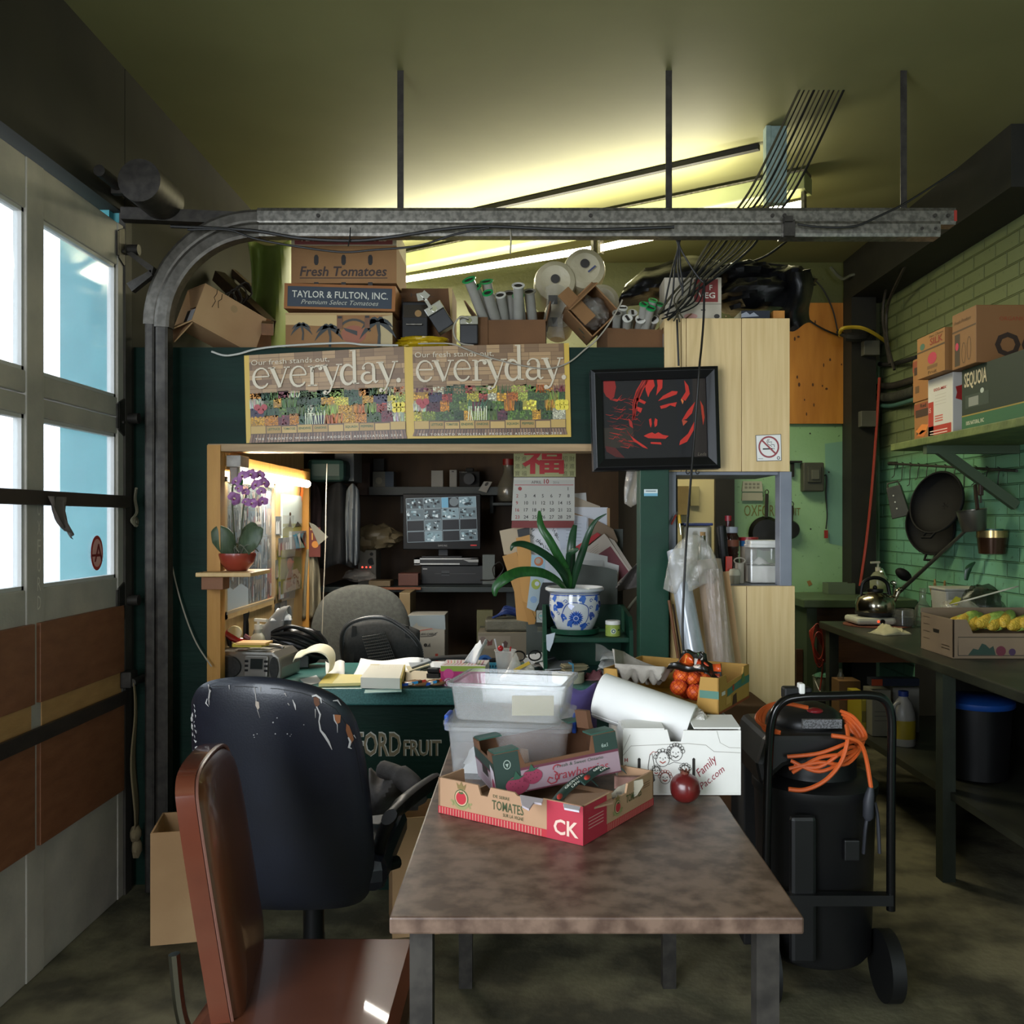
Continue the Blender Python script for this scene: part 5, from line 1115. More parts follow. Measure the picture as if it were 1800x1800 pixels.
# ============================ the desk ========================================
ZD=.773;ZT=ZD+.001;DD=3.40
LAM=mat('teal_laminate','#2b5b58','#3a6c68',rough=.35,scale=140,contrast=(.4,.6))
t=T('reception_desk','dark green desk with a teal laminate top lettered OXFORD FRUIT','desk',(-.4,3.7,0))
S(MB().bx((xx(372,DD),DD,ZD-.064),(PX0-.01,4.02,ZD)),'desktop',LAM,t,bevel=.006)
b=MB();b.bx((xx(378,DD),DD+.05,0),(PX0-.012,DD+.09,ZD-.065));f_=FP(DD+.05)
for txt,x,y,h,w in(('OXFORD',578,1328,41,126),('FRUIT',709,1328,27,66)):
 b.text(f_,txt,x+1.2,y-.8,h,'#b9b8ae',w=w,flip=True,z=1,bold=.035);b.text(f_,txt,x,y,h,'#77694f',w=w,flip=True,z=2,bold=.012)
S(b,'front_panel',[GREEN,PR],t)
S(MB().bx((xx(378,DD),DD+.095,0),(xx(378,DD)+.03,4.0,ZD-.065)).bx((PX0-.045,DD+.095,0),(PX0-.015,4.0,ZD-.065)),'side_panel',GREEN,t)
def dd(py):return dz(py,ZD)
def sheet(name,lab,cat,q,c='#d9d9d7',h=.002,grp=None,draw=None,curl=0,z=0):
 """a flat sheet on the desk top, corners given where they touch the desk"""
 pts=[at(x,y,dd(y))for x,y in q]
 for p in pts:p.z=ZT+z
 class Q(Fr):
  def __init__(s):s.n=V((0,0,1))
  def __call__(s,x,y,zc=0):
   a,b_,c_,d_=pts;r=(a*(1-x)+b_*x)*(1-y)+(d_*(1-x)+c_*x)*y
   r=r.copy();r.z+=zc+h;return r
 fr=Q();b=MB()
 if curl:
  b.grid(lambda u,v:fr(u,v)+V((0,0,curl*((1-v)**2.5)+curl*.25*math.sin(u*6+curl*90)*(1-v)-h*.5)),14,10,0,hx(c));o=b.build(name,PR,solid=.0012)
 else:
  vs=[fr(x,y,zc)for zc in(0,-h)for x,y in((0,0),(1,0),(1,1),(0,1))]
  b.add(vs,[(3,2,1,0),(4,5,6,7),(0,1,5,4),(1,2,6,5),(2,3,7,6),(3,0,4,7)],0,hx(c))
  if draw:draw(b,fr)
  o=b.build(name,PR)
 return tag(o,lab,cat,grp)
 # --- boombox with things on it
bb=T('boombox','silver portable stereo on the left end of the desk','stereo',(xx(440,3.62),3.66,ZT),R(-9))
SILV=mat('silver_plastic','#75716a','#7f7b74',rough=.3,metal=.55)
b=MB();prof=[(-.15,0),(.15,0),(.152,.05),(.145,.09),(.12,.112),(-.12,.112),(-.145,.09),(-.152,.05)]
b.prism(Fr((0,-.08,0),(1,0,0),(0,0,1),(0,-1,0)),prof,.20);b.build('case',SILV,bb,bevel=.012)
for x in(-.062,):
 MB().add([V((x+.052*math.cos(2*PI*i/28),-.085-z,.05+.044*math.sin(2*PI*i/28)*s_))for z,s_ in((0,1),(.006,.92))for i in range(28)],[(i,(i+1)%28,28+(i+1)%28,28+i)for i in range(28)]+[tuple(range(28,56))]).build('speaker_grille',mat('grille_cloth','#1d1c1a','#2a2927',rough=.8,scale=90),bb)
MB().add([V((.128+.018*math.cos(2*PI*i/20),-.085-z,.05+.044*math.sin(2*PI*i/20)))for z in(0,.005)for i in range(20)],[(i,(i+1)%20,20+(i+1)%20,20+i)for i in range(20)]+[tuple(range(20,40))]).build('speaker_grille',MATS['grille_cloth'],bb)
b=MB();b.box((.055,-.088,.055),(.10,.014,.085),Matrix.Rotation(R(-8),3,'X'));b.build('control_panel',SILV,bb,bevel=.006)
b=MB();b.box((.06,-.097,.066),(.05,.004,.04),Matrix.Rotation(R(-8),3,'X'));b.build('display',mat('lcd_dark','#1c2120',rough=.15),bb)
for i in range(3):
 for x in(.018,.098):MB().box((x,-.096,.04+.018*i),(.014,.004,.009)).build('button',BLACKP,bb,bevel=.001)
b=MB().tube(bez([(-.11,.02,.114),(-.09,.02,.122),(0,.02,.124),(.09,.02,.122),(.12,.02,.114)],6),.008,8);b.build('handle',SILV,bb)
b=MB();b.lathe([(0,.0),(.05,.0),(.05,.004),(0,.006)],24,Matrix.Translation((.04,-.02,.112)));b.build('lid',mat('lid_grey','#8d897f',rough=.35),bb)
zb_=ZT+.128
b=MB();b.box(at(441,1140,3.60)*1+V((0,0,zb_+.008-zz(1140,3.60))),(.12,.075,.012),R(-8),0,hx('#b9a83a'));b.box(at(447,1142,3.58)+V((0,0,zb_+.018-zz(1142,3.58))),(.12,.078,.008),R(-4),0,hx('#d9a860'))
tag(b.build('note_pad',PR),'yellow and orange sticky note pad on top of the silver stereo','note pad')
t=T('shoe_tape_dispenser','red high heel shoe shaped tape dispenser on the silver stereo','tape dispenser',(xx(425,3.70),3.70,ZT+.118),R(8))
RSH=mat('red_gloss','#8c1518',rough=.15,coat=.5)
secs=[(-.07,.022,.060,.018),(-.06,.024,.045,.022),(-.04,.023,.030,.024),(-.01,.020,.015,.020),(.02,.020,.008,.018),(.05,.018,.006,.012),(.07,.010,.005,.008)]
b=MB();vs=[];n=14
for x,w,zc,h in secs:
 for j in range(n):a=2*PI*j/n;vs.append((x,w*math.cos(a),zc+h*math.sin(a)*(1.0 if math.sin(a)>0 else .5)))
b.add(vs,[(i*n+j,i*n+(j+1)%n,(i+1)*n+(j+1)%n,(i+1)*n+j)for i in range(6)for j in range(n)]+[tuple(range(n-1,-1,-1)),tuple(range(6*n,7*n))],0,(1,1,1,1),True)
b.build('shoe',RSH,t);MB().tube([(-.058,0,.04),(-.05,0,.02),(-.046,0,0)],[.016,.010,.009],10).build('heel',mat('shoe_heel','#1c1715',rough=.4),t)
b=MB();b.cyl((-.028,-.01,.052),(-.028,.01,.052),.028,n=26);b.build('tape_roll',mat('tape_cream','#c0b48d',rough=.3),t)
b=MB();b.box((.022,0,.034),(.028,.02,.012),Matrix.Rotation(R(35),3,'Y'));b.build('cutter_bow',mat('bow_red','#5c1016',rough=.4),t)
t=T('pump_bottle','cream lotion pump bottle behind the silver stereo','bottle',(xx(454,3.86),3.86,ZT))
MB().lathe([(.034,0),(.036,.004),(.036,.11),(.030,.135),(.014,.15),(.014,.165),(0,.165)],24).build('body',mat('cream_bottle','#a9a695','#b4b1a1',rough=.3),t)
MB().cyl((0,0,.165),(0,0,.186),.017).cyl((0,0,.186),(0,0,.20),.006).bar((-.014,0,.205),(.04,-.01,.203),.016,.012).build('pump_head',mat('pump_cream','#c9c6b8',rough=.3),t)
t=T('torch','black upright torch standing behind the red shoe','torch',(xx(430,3.92),3.92,ZT))
MB().lathe([(.016,0),(.018,.01),(.018,.18),(.016,.20),(.020,.225),(.018,.24),(0,.24)],20).build('barrel',BLACKP,t);MB().cyl((0,0,.24),(0,0,.245),.015).build('end_button',BLACKR,t)
b=MB()
def rollcloth(u,v):
 a=u*PI*1.1-.2;r=.035+.012*math.sin(v*7+u*5)
 return V((xx(445,3.88)+v*.14+.01*math.sin(u*5),3.90+r*math.cos(a),ZT+.13+v*.09+r*math.sin(a)*1.1-.12*(1-math.sin(u*PI))*(1-v*.4)))
b.grid(rollcloth,16,14);tag(b.build('grey_cloth',mat('grey_felt','#6e6d6b','#7b7a78',rough=.9),solid=.004),'rolled grey cloth leaning behind the pump bottle','cloth')
b=MB();crumple(b,(xx(492,3.9),3.91,ZT+.20),.09,.07,.05,3,rz=.4);tag(b.build('tissue',PAPER,solid=.001),'crumpled white tissue on top of the rolled grey cloth','tissue')
# black shiny bag
t=T('black_bag','shiny black bag slumped between the stereo and the office chair','bag',(xx(520,3.92),3.92,ZT),R(14))
b=MB();b.ell((0,0,.085),(.135,.06,.085),30,amp=.12,fq=3,seed=5,flat=-.98);b.build('body',mat('black_vinyl','#0d0d0e','#131314',rough=.28,bump=.2,bscale=20),t)
for i in range(4):
 b=MB().tube(bez([(-.10,-.03-.01*i,.15-.01*i),(-.02,-.05-.008*i,.175-.028*i),(.07,-.05-.006*i,.14-.03*i),(.13,-.03,.08-.015*i)],6),.009,8);b.build('strap',BLACKP,t)
b=MB();b.box((-.03,-.075,.035),(.17,.012,.07),Matrix.Rotation(R(-12),3,'X'));b.build('flap',mat('bottle_green','#0d1f19',rough=.35),t,bevel=.005)
# --- pads and papers
t=T('legal_pad','yellow legal pad with its top pages curled right over','legal pad',at(590,1200,dd(1200))+V((0,0,.001)))
p0,p1=at(558,1204,dd(1204)),at(640,1192,dd(1200));b=MB()
q=[at(560,1208,dd(1208)),at(640,1206,dd(1206)),at(646,1192,dd(1192)),at(575,1190,dd(1190))]
b.prism(Fr((0,0,ZT+.012),(1,0,0),(0,1,0)),[(p.x,p.y)for p in q],.011,0,hx('#c9be7a'));S(b,'pages',PR,t)
b=MB();cx0=at(545,1190,3.62)
def curl(u,v):
 a=lp(-.35,2.75,u);r=.062*(1+.12*math.sin(v*3));return V((cx0.x+.028+r*math.cos(a)*1.0-.012*v-(.02 if u>.9 else 0),3.56+v*.16+.015*math.sin(a*2),ZT+.052+r*math.sin(a)*.95+.01*v))
b.grid(curl,24,8,0,hx('#dfd9bd'));S(b,'curled_pages',PR,t,solid=.002)
b=MB();b.poly(Fr((0,0,ZT+.0125),(1,0,0),(0,1,0)),[(q[0].x,q[0].y),(q[0].x+.05,q[0].y),(q[3].x+.05,q[3].y),(q[3].x,q[3].y)],'#b9a422',1,0);S(b,'gum_edge',PR,t)
sheet('paper_sheet','curved white sheet standing up behind the legal pad','paper',[(572,1178),(606,1180),(606,1198),(574,1198)],'#c9c9c6',curl=.035,grp='loose papers on the desk')
sheet('paper_sheet','wide curled white sheet under the square note block','paper',[(634,1172),(742,1172),(735,1192),(618,1192)],'#cfd3d8',curl=.03,grp='loose papers on the desk',z=.001)
sheet('paper_sheet','torn white sheet lying beside the curled black strap','paper',[(755,1172),(860,1166),(870,1178),(760,1186)],'#b9bcc0',curl=.016,grp='loose papers on the desk')
sheet('paper_sheet','blank white sheet under the tape end at the left of the desk','paper',[(528,1196),(556,1188),(566,1200),(540,1206)],'#bfc1c2',grp='loose papers on the desk')
sheet('clear_ruler','clear flat ruler at the front edge of the desk','ruler',[(642,1214),(706,1211),(706,1217),(640,1220)],'#7fa39e',h=.003)
t=T('note_block','thick square white note block with faint handwriting','note block',at(672,1195,dd(1195))+V((0,0,.001)))
q=[at(634,1211,dd(1211)),at(703,1213,dd(1213)),at(710,1187,dd(1187)),at(652,1186,dd(1186))]
b=MB();fr=Fr((0,0,ZT+.042),(1,0,0),(0,1,0));b.prism(fr,[(p.x,p.y)for p in q],.040,0,hx('#cfccbf'));
for k,wv in enumerate((.7,.8,.45)):
 for j in range(int(14*wv)):x=q[0].x+.022+j*.0085+.004*k;y=q[3].y-.05-k*.028;b.stroke(fr,[(x,y),(x+.004,y+.008*((j*7)%3-1)*.6+.003)],.0012,'#55544e',1,0)
b.poly(fr,[(q[3].x+.0,q[3].y-.004),(q[3].x+.04,q[3].y-.005),(q[3].x+.035,q[3].y-.028),(q[3].x,q[3].y-.02)],'#b8ab7a',1,0)
S(b,'sheets',PR,t);b=MB();b.prism(fr,[(q[1].x+.001,q[1].y),(q[1].x+.006,q[1].y),(q[2].x+.006,q[2].y),(q[2].x+.001,q[2].y)],.041,0,hx('#a99640'));S(b,'cover',PR,t)
for i,(q,c,lab)in enumerate([([(706,1180),(745,1170),(752,1178),(712,1194)],'#9a9788','fanned pile of flyers right of the note block, lowest'),([(712,1176),(748,1168),(756,1176),(720,1188)],'#b0a98f','fanned flyer with a grey face right of the note block'),([(716,1172),(750,1166),(758,1172),(724,1184)],'#858c92','topmost bluish flyer of the fan right of the note block')]):
 sheet('flyer',lab,'flyer',q,c,h=.006,grp='fanned flyers',z=.008*i+(.004 if i else 0))
sheet('crumpled_napkin','speckled cream napkin behind the snack packets','napkin',[(712,1186),(782,1184),(784,1200),(714,1202)],'#b9ae98',curl=.012)
for i,(x,y,w,lab)in enumerate(((732,1207,50,'longer blue and brown snack packet near the desk edge'),(766,1206,36,'shorter blue and brown snack packet by the tissue box'))):
 b=MB();c=at(x,y,dd(y));ww=w/F*3.45;b.ell((c.x,c.y,ZT+.012),(ww/2,.035,.012),22,amp=.15,fq=5,seed=i+2,m=0,col=hx('#8a6a4c'));fr=Fr((c.x-ww/2,c.y-.03,ZT+.0),(1,0,0),(0,.45,.9))
 for k in range(12):xa=.008+(ww-.02)*((k*5)%12)/12;b.disc(Fr((c.x-ww/2,c.y-.036+.004,ZT+.006),(1,0,0),(0,.55,.85)),xa,.004+.018*((k*7)%5)/5,.006,('#1d4fae','#2f8bc4','#b23a30','#d9d2c0','#3a2a1c')[k%5],6+k,0,n=8)
 tag(b.build('snack_packet',PRG),lab,'packet','snack packets on the desk')
t=T('box_cutter','black and red box cutter left of the tissue box','cutter',at(768,1192,dd(1192)),R(-12))
MB().box((-.012,0,.03),(.05,.03,.022)).build('grip',BLACKP,t,bevel=.006);MB().box((.026,0,.03),(.028,.026,.018)).build('slider',mat('cutter_red','#9c2430',rough=.4),t,bevel=.006);MB().box((-.01,.0,.012),(.05,.05,.016)).build('rest',BLACKM,t)
# tissue box
t=T('tissue_box','pink and green tissue box at the front of the desk','tissue box',(xx(815,3.44),3.50,ZT),R(-3))
b=MB();b.bx((-.085,-.055,0),(.085,.10,.075),0,hx('#b8b2b0'));fr=Fr((-.085,-.055,0),(1,0,0),(0,0,1),(0,-1,0));ft=Fr((-.085,-.055,.075),(1,0,0),(0,1,0))
b.rect(fr,0,0,.17,.075,'#b3206c',1,0);b.rect(fr,0,.055,.17,.075,'#8fa63c',2,0);b.disc(fr,.03,.045,.02,'#d0468a',3,0);b.ring(fr,.03,.012,.016,.005,'#dfc6d2',3,0);b.ring(fr,.03,.012,.008,.004,'#dfc6d2',3,0);b.disc(fr,.10,.03,.024,'#cf3f86',3,0)
for k in range(12):b.stroke(ft,[(.01+.013*k,.02),(.02+.012*k,.07),(.008+.013*k,.14)],.004,('#9b3a40','#b86a50','#7f8a4a','#8d4660')[k%4],1,0)
b.build('carton',PR,t)
b=MB();b.grid(lambda u,v:V((lp(-.01,.045,u)+.06*v-.02*v*u,.015+.02*math.sin(u*5+v*2),.075+.085*v+.012*math.sin(u*9)*v-(.04*(u-.6)**2 if v>.8 else 0))),10,8);b.build('tissue',PAPER,t,solid=.0015)
# black strap / lanyard, basket, cup and bags
b=MB().tube(bez([at(745,1168,3.96),at(790,1164,3.98),at(830,1163,3.98),at(860,1168,3.92)],6),.012,8,flat=.5);o=tag(b.build('black_strap',BLACKM),'flat black strap lying across papers at the back of the desk','strap');o.location.z=ZT+.012
t=T('blue_basket','shallow pale blue slotted plastic basket behind the tissue box','basket',(xx(862,3.72),3.72,ZT))
BL=mat('pale_blue_plastic','#2f7f9a','#3a8aa5',rough=.35);b=MB()
b.bx((-.10,-.06,0),(.10,.06,.004));
for s_ in(-1,1):
 b.bx((-.10,s_*.06-.002,.044),(.10,s_*.06+.002,.055));b.bx((-.10,s_*.06-.002,.004),(.10,s_*.06+.002,.014));b.bx((s_*.10-.002,-.06,.004),(s_*.10+.002,.06,.055))
 for k in range(18):b.bx((-.10+k*.0115,s_*.06-.002,.014),(-.093+k*.0115,s_*.06+.002,.044))
b.build('tray',BL,t)
t=T('tape_dispenser_reel','blue tape reel leaning in the pale blue basket','tape',(xx(851,3.72),3.72,ZT+.006));b=MB();b.lathe([(.022,-.012),(.034,-.012),(.034,.012),(.022,.012),(.022,-.012)],24,Matrix.Translation((0,0,.036))@Matrix.Rotation(R(75),4,'X')@Matrix.Rotation(R(20),4,'Y'));b.build('reel',mat('blue_tape','#2a5d9c',rough=.35),t)
b=MB();b.box((xx(872,3.73),3.73,ZT+.045),(.07,.05,.03),R(10));tag(b.build('calculator',BLACKP,bevel=.004),'small dark calculator resting in the pale blue basket','calculator')
t=T('clear_tub','clear plastic tub of pens and sweets on the desk','tub',(xx(888,3.66),3.66,ZT))
MB().lathe([(.030,0),(.031,.002),(.042,.10),(.045,.102),(.045,.106),(.040,.104),(.029,.004),(0,.003)],28).build('cup',thin('frosted_plastic',clear=.5,rough=.2,body='#d5d5d2'),t)
for i,(x,y,h,c)in enumerate(((-.02,.0,.15,'#b9b9b9'),(.0,.01,.13,'#c0c0c4'),(.02,-.01,.12,'#8d2a2a'))):
 b=MB().tube([(x*.5,y*.5,.006),(x*1.6-.01,y,h)],.0035,6,False,0,hx(c));b.build('pen',PRG,t)
MB().ell((-.018,-.022,.115),.012,14).build('red_sweet',mat('sweet_red','#a01c22',rough=.2),t)
b=MB();crumple(b,(xx(915,3.60),3.60,ZT),.16,.10,.075,7,amp=.4);tag(b.build('clear_bag',FILM,solid=.001),'crumpled clear bag with a yellow strip beside the clear tub','bag')
b=MB();b.box((xx(917,3.57),3.555,ZT+.055),(.07,.004,.012),Matrix.Rotation(R(-28),3,'Y'));tag(b.build('yellow_strip',mat('strip_yellow','#c5a32c',rough=.5)),'bright yellow strip tied on the crumpled clear bag','strip')
t=T('reading_glasses','dark framed glasses lying behind the crumpled clear bag','glasses',(xx(926,3.74),3.74,ZT+.05),R(10));b=MB()
for s_ in(-1,1):
 MB().tube([(s_*.034+.026*math.cos(a),0,.02*math.sin(a)+.02)for a in[i*PI/8 for i in range(16)]],.0035,6,closed=True).build('rim',BLACKP,t);MB().tube(bez([(s_*.06,0,.025),(s_*.062,.06,.03),(s_*.058,.12,.01)],5),.003,6).build('temple',BLACKP,t)
for i,(q,c,lab)in enumerate([([(918,1150),(965,1140),(985,1156),(930,1168)],'#8d9196','grey envelope under the folded bills at the back of the desk'),([(925,1146),(958,1140),(975,1150),(940,1160)],'#a7abb0','folded grey bill on top of the grey envelope'),([(948,1162),(1004,1158),(1010,1172),(958,1176)],'#a9acb0','white envelope sticking out under the black comb')]):
 sheet('envelope',lab,'envelope',[(x,y+22)for x,y in q],c,h=.004,grp='envelopes on the desk',z=.03+.006*i)
b=MB().tube(bez([at(938,1170,3.72),at(965,1172,3.68),at(1000,1178,3.64)],6),[.012]*6+[.017]*4+[.008]*3,8,flat=.5);tag(b.build('hair_brush',BLACKP),'long black brush in front of the green desk shelf','brush')
t=T('masking_tape','cream masking tape roll lying at the right of the desk','tape roll',(xx(999,3.52),3.54,ZT));b=MB();b.lathe([(.042,0),(.063,0),(.063,.036),(.042,.036),(.042,0)],36);b.build('roll',mat('masking_cream','#b9b49d','#c4bfa9',rough=.6),t)
t=T('banknote_bundle','bundle of notes in a rubber band on the masking tape','bundle',(xx(1008,3.55),3.55,ZT+.037),R(14))
for i in range(5):MB().box((.004*(i%3),.003*(i%2),.006+.005*i),(.095,.05,.004),Matrix.Rotation(R(-6+2*i),3,'Y')@Matrix.Rotation(R(3*(i%3)),3,'Z'),0,hx(('#7d745a','#8a8063','#6d674f')[i%3])).build('note',PR,t)
MB().box((-.01,0,.017),(.006,.054,.034)).build('rubber_band',mat('band_blue','#3f7fa0',rough=.5),t)
b=MB();crumple(b,(xx(1045,3.58),3.60,ZT),.08,.08,.035,9,amp=.4);tag(b.build('pink_bag',mat('pink_film','#6d3a44','#8a5a60',rough=.3),solid=.001),'small dusky pink bag between the tape roll and the newspapers','bag')
t=T('folded_newspapers','folded newspapers in a clear sleeve in the green desk shelf','newspapers',(xx(1077,3.55),3.60,ZT),R(-20))
for i in range(4):
 b=MB();b.grid(lambda u,v:V((.055*math.cos(u*PI)*(1-.1*i),-.03+.06*v,.018+.018*i+.012*math.sin(u*PI)*(1 if i%2 else-1)+.02*v)),12,3,0,hx('#9d9d98' if i%2 else '#bcbcb8'));b.build('newspaper',PR,t,solid=.004)
b=MB();b.grid(lambda u,v:V((lp(-.06,.05,u),-.02+.015*math.sin(u*8),.07+.07*v-.04*u*v)),10,6);b.build('sleeve',FILM,t)
# ============================ green desk shelf with the plant =================
zu=zz(1121,3.60);x0,x1=xx(962,3.6),xx(1106,3.6)
t=T('desk_shelf_unit','small dark green shelf unit on the desk under the potted plant','shelf unit',((x0+x1)/2,3.75,ZT))
S(MB().bx((x0,3.60,zu-.02),(x1,3.95,zu)),'top_board',GREENP,t,bevel=.003)
S(MB().prism(Fr((x0,0,0),(0,1,0),(0,0,1),(1,0,0)),[(3.52,ZT),(3.95,ZT),(3.95,zu+.10),(3.88,zu+.10),(3.62,zu-.021)],.015),'side_panel',GREENP,t)
S(MB().prism(Fr((x1+.015,0,0),(0,1,0),(0,0,1),(1,0,0)),[(3.58,ZT),(3.95,ZT),(3.95,zu+.10),(3.64,zu+.08),(3.59,zu+.03)],.015),'side_panel',GREENP,t)
S(MB().bx((x0,3.935,ZT),(x1,3.95,zu+.10)),'back_panel',GREENP,t)
pc=V((xx(1012,3.66),3.735,zu+.001))
t=T('saucer','round green saucer under the blue and white pot','saucer',pc);MB().lathe([(.085,0),(.098,.004),(.10,.024),(.094,.024),(.088,.012),(0,.012)],36).build('dish',GREENP,t)
t=T('potted_plant','strap leaved plant in a blue and white porcelain pot','potted plant',pc+V((0,0,.013)))
POTZ=[(.066,0),(.072,.004),(.083,.025),(.098,.06),(.105,.10),(.104,.13),(.101,.152),(.112,.160),(.121,.166),(.122,.174),(.116,.178),(.106,.172),(.099,.155),(.096,.135),(0,.13)]
b=MB();b.lathe(POTZ,48,m=0)
def prad(z):
 for(r0,z0),(r1,z1)in zip(POTZ,POTZ[1:]):
  if z0<=z<=z1:return lp(r0,r1,(z-z0)/max(1e-6,z1-z0))
 return .1
class Pot(Fr):
 def __init__(s):pass
 def __call__(s,x,y,z=0):
  a=-PI/2+x/.10;r=prad(y)+z*.8+.0004;return V((r*math.cos(a),r*math.sin(a),y))
pf=Pot();BLU,BL2='#1d3f8f','#3a5fae'
b.stroke(pf,[(.314*i/24,.149)for i in range(-24,25)],.004,BLU);b.stroke(pf,[(.314*i/24,.158)for i in range(-24,25)],.002,BL2)
for ox in(-.19,0,.19):
 for k in range(20):a=2*PI*k/20;b.stroke(pf,[(ox+.008*math.cos(a),.058+.008*math.sin(a)),(ox+.021*math.cos(a),.058+.021*math.sin(a)),(ox+.031*math.cos(a),.058+.031*math.sin(a))],[.004,.008,.001],BLU if k%2 else BL2,2)
 b.ring(pf,ox,.058,.010,.002,'#c3cbe0',3,n=14);b.ring(pf,ox,.058,.005,.002,BLU,3,n=10);b.disc(pf,ox,.058,.008,BL2,2,n=12)
 v_=[(ox-.06,.04),(ox-.055,.08),(ox-.03,.118),(ox+.01,.12),(ox+.045,.105),(ox+.052,.07),(ox+.045,.04),(ox+.025,.022)]
 c=[(p.x,p.y)for p in bez([(x,y,0)for x,y in v_],5)];b.stroke(pf,c,.0034,BLU,1)
 for(x,y,r,a0)in((-.075,.11,.016,0),(.022,.128,.015,1),(-.05,.055,.014,2),(-.03,.028,.014,1.3),(.075,.06,.016,2.2),(.03,.02,.017,.5),(.09,.13,.013,1),(-.015,.102,.011,2.5),(.10,.09,.014,1.6)):
  q=[]
  for k in range(12):aa=2*PI*k/12;rr=r*1.45*(.62+.38*math.cos(aa)+.18*math.cos(3*aa));q.append((ox+x+rr*math.cos(aa+a0),y+rr*math.sin(aa+a0)))
  b.poly(pf,q,BLU if int(x*1000)%2 else BL2,1)
 for(x,y,s_)in((.06,.10,1),(-.075,.075,-1),(.062,.128,1),(-.04,.125,-1),(.06,.03,1)):
  b.stroke(pf,[(ox+x+s_*.009*(1-k/14)*math.cos(k*.55),y+.009*(1-k/14)*math.sin(k*.55))for k in range(12)],.0028,BLU,2)
PORC=mat('porcelain','#b9bcbe','#c4c7c9',rough=.12,coat=.5)
b.build('pot',[PORC,printmat('printed_glaze',.12,coat=.5)],t)
b=MB();b.lathe([(0,.142),(.05,.141),(.097,.136)],24);b.build('soil',mat('soil','#120d09','#1e1710',rough=.95,scale=30),t)
LEAF=mat('strap_leaf','#1f4a22','#2b5c28',rough=.3,scale=5,stretch=(20,20,3));LEAFD=mat('strap_leaf_dark','#173620','#1f4428',rough=.3,scale=5)
def lf(pts,ws,m=LEAF,d0=3.70):
 b=MB();P=[at(x,y,dp)for x,y,dp in pts];leafblade(b,P,[w/F*3.65 for w in ws],.3,10,up=(0,-1,.25));S(b,'leaf',m,t,solid=.002)
lf([(1000,1036,3.72),(998,1015,3.70),(985,985,3.66),(966,950,3.64),(951,925,3.64),(948,898,3.66)],[3.5,7,8.5,7.5,7,6,2])
lf([(996,1032,3.70),(990,1010,3.67),(970,985,3.62),(945,967,3.57),(920,957,3.53),(903,958,3.5),(898,968,3.5)],[3,6,7,6.5,6,4,1],LEAFD)
lf([(994,1036,3.68),(978,1020,3.62),(950,1007,3.55),(915,1006,3.5),(890,1016,3.46),(872,1032,3.45),(870,1048,3.45)],[3,6,8,9,9,7,2])
lf([(1003,1036,3.73),(1003,1000,3.72),(1004,965,3.71),(1007,940,3.72),(1011,923,3.73)],[5,8,8,6.5,3.5],LEAFD)
lf([(1007,1034,3.72),(1013,1005,3.70),(1024,970,3.68),(1036,935,3.66),(1048,915,3.66),(1066,903,3.66)],[3,6,6.5,5,3,.6],LEAFD)
lf([(998,1000,3.68),(1000,975,3.66),(1010,968,3.64),(1017,965,3.63)],[3,5,5,2],LEAFD)
t=T('cream_jar','small lime labelled jar with a white lid beside the pot','jar',(xx(1078,3.63),3.65,zu+.001))
b=MB();b.lathe([(.028,0),(.030,.002),(.030,.043),(.027,.046),(0,.046)],28,col=hx('#8fa04a'));
class Cyl(Fr):
 def __init__(s,r):s.r=r
 def __call__(s,x,y,z=0):a=-PI/2+x/s.r;return V(((s.r+z)*math.cos(a),(s.r+z)*math.sin(a),y))
cf=Cyl(.0304);b.disc(cf,0,.022,.011,'#c9cfae',1,0);b.disc(cf,0,.022,.008,'#3a5a64',2,0);b.disc(cf,0,.022,.004,'#c9cfae',3,0);b.stroke(cf,[(.018,.026),(.03,.026)],.006,'#3f5a34',1,0);b.stroke(cf,[(-.03,.008),(.03,.008)],.004,'#6a7a34',1,0);b.build('body',PRG,t)
MB().lathe([(.029,.046),(.030,.047),(.030,.060),(.028,.062),(0,.062)],28).build('lid',WHITE,t)
# ============================ the rack of papers ==============================
RD=3.98
t=T('paper_rack','grey letter rack behind the potted plant','letter rack',(xx(1040,RD),RD+.03,zu+.105));z0=ZD+.001
RK=mat('rack_grey','#3f443e','#4a4f48',rough=.5)
S(MB().prism(FP(3.955),[(1012,1150),(1086,1150),(1085,1003),(1068,998),(1010,990)],.004),'front_plate',RK,t);S(MB().bx((xx(925,4.13),4.13,.62),(xx(1095,4.13),4.14,zz(930,4.13))),'back_plate',RK,t)
S(MB().bx((xx(945,4.0),3.957,ZD+.14),(xx(1090,4.0),4.13,ZD+.145)),'tray',RK,t)
def stand(name,lab,cat,pts,d,c,draw=None,h=.003,grp='papers in the letter rack'):
 b=MB();f_=FP(d);b.prism(f_,pts,h,0,hx(c))
 # face winding must look at the camera
 if draw:draw(b,f_)
 return tag(b.build(name,PR),lab,cat,grp)
stand('paper_sheet','white sheet highest in the letter rack behind a beige one','paper',[(942,880),(942,872),(1030,866),(1032,890),(1030,1050),(945,1050)],4.10,'#a9a9a6')
stand('paper_sheet','beige sloping sheet at the top of the letter rack','paper',[(962,888),(965,868),(1000,869),(1055,890),(1055,1050),(962,1050)],4.095,'#9d8f7a')
stand('folder','white folder with a pale brown edge, widest in the letter rack','folder',[(930,890),(1068,892),(1072,900),(1072,1050),(930,1050)],4.085,'#c4c6cc',lambda b,f:(b.rect(f,1067,893,1072,1040,'#9d7a4c',1,0),b.poly(f,[(996,906),(1005,900),(1026,907)],'#a8855a',1,0)))
stand('yellow_tab','small mustard yellow slip behind the handwritten sheet','paper',[(942,905),(943,881),(972,888),(970,910)],4.078,'#a89a5c')
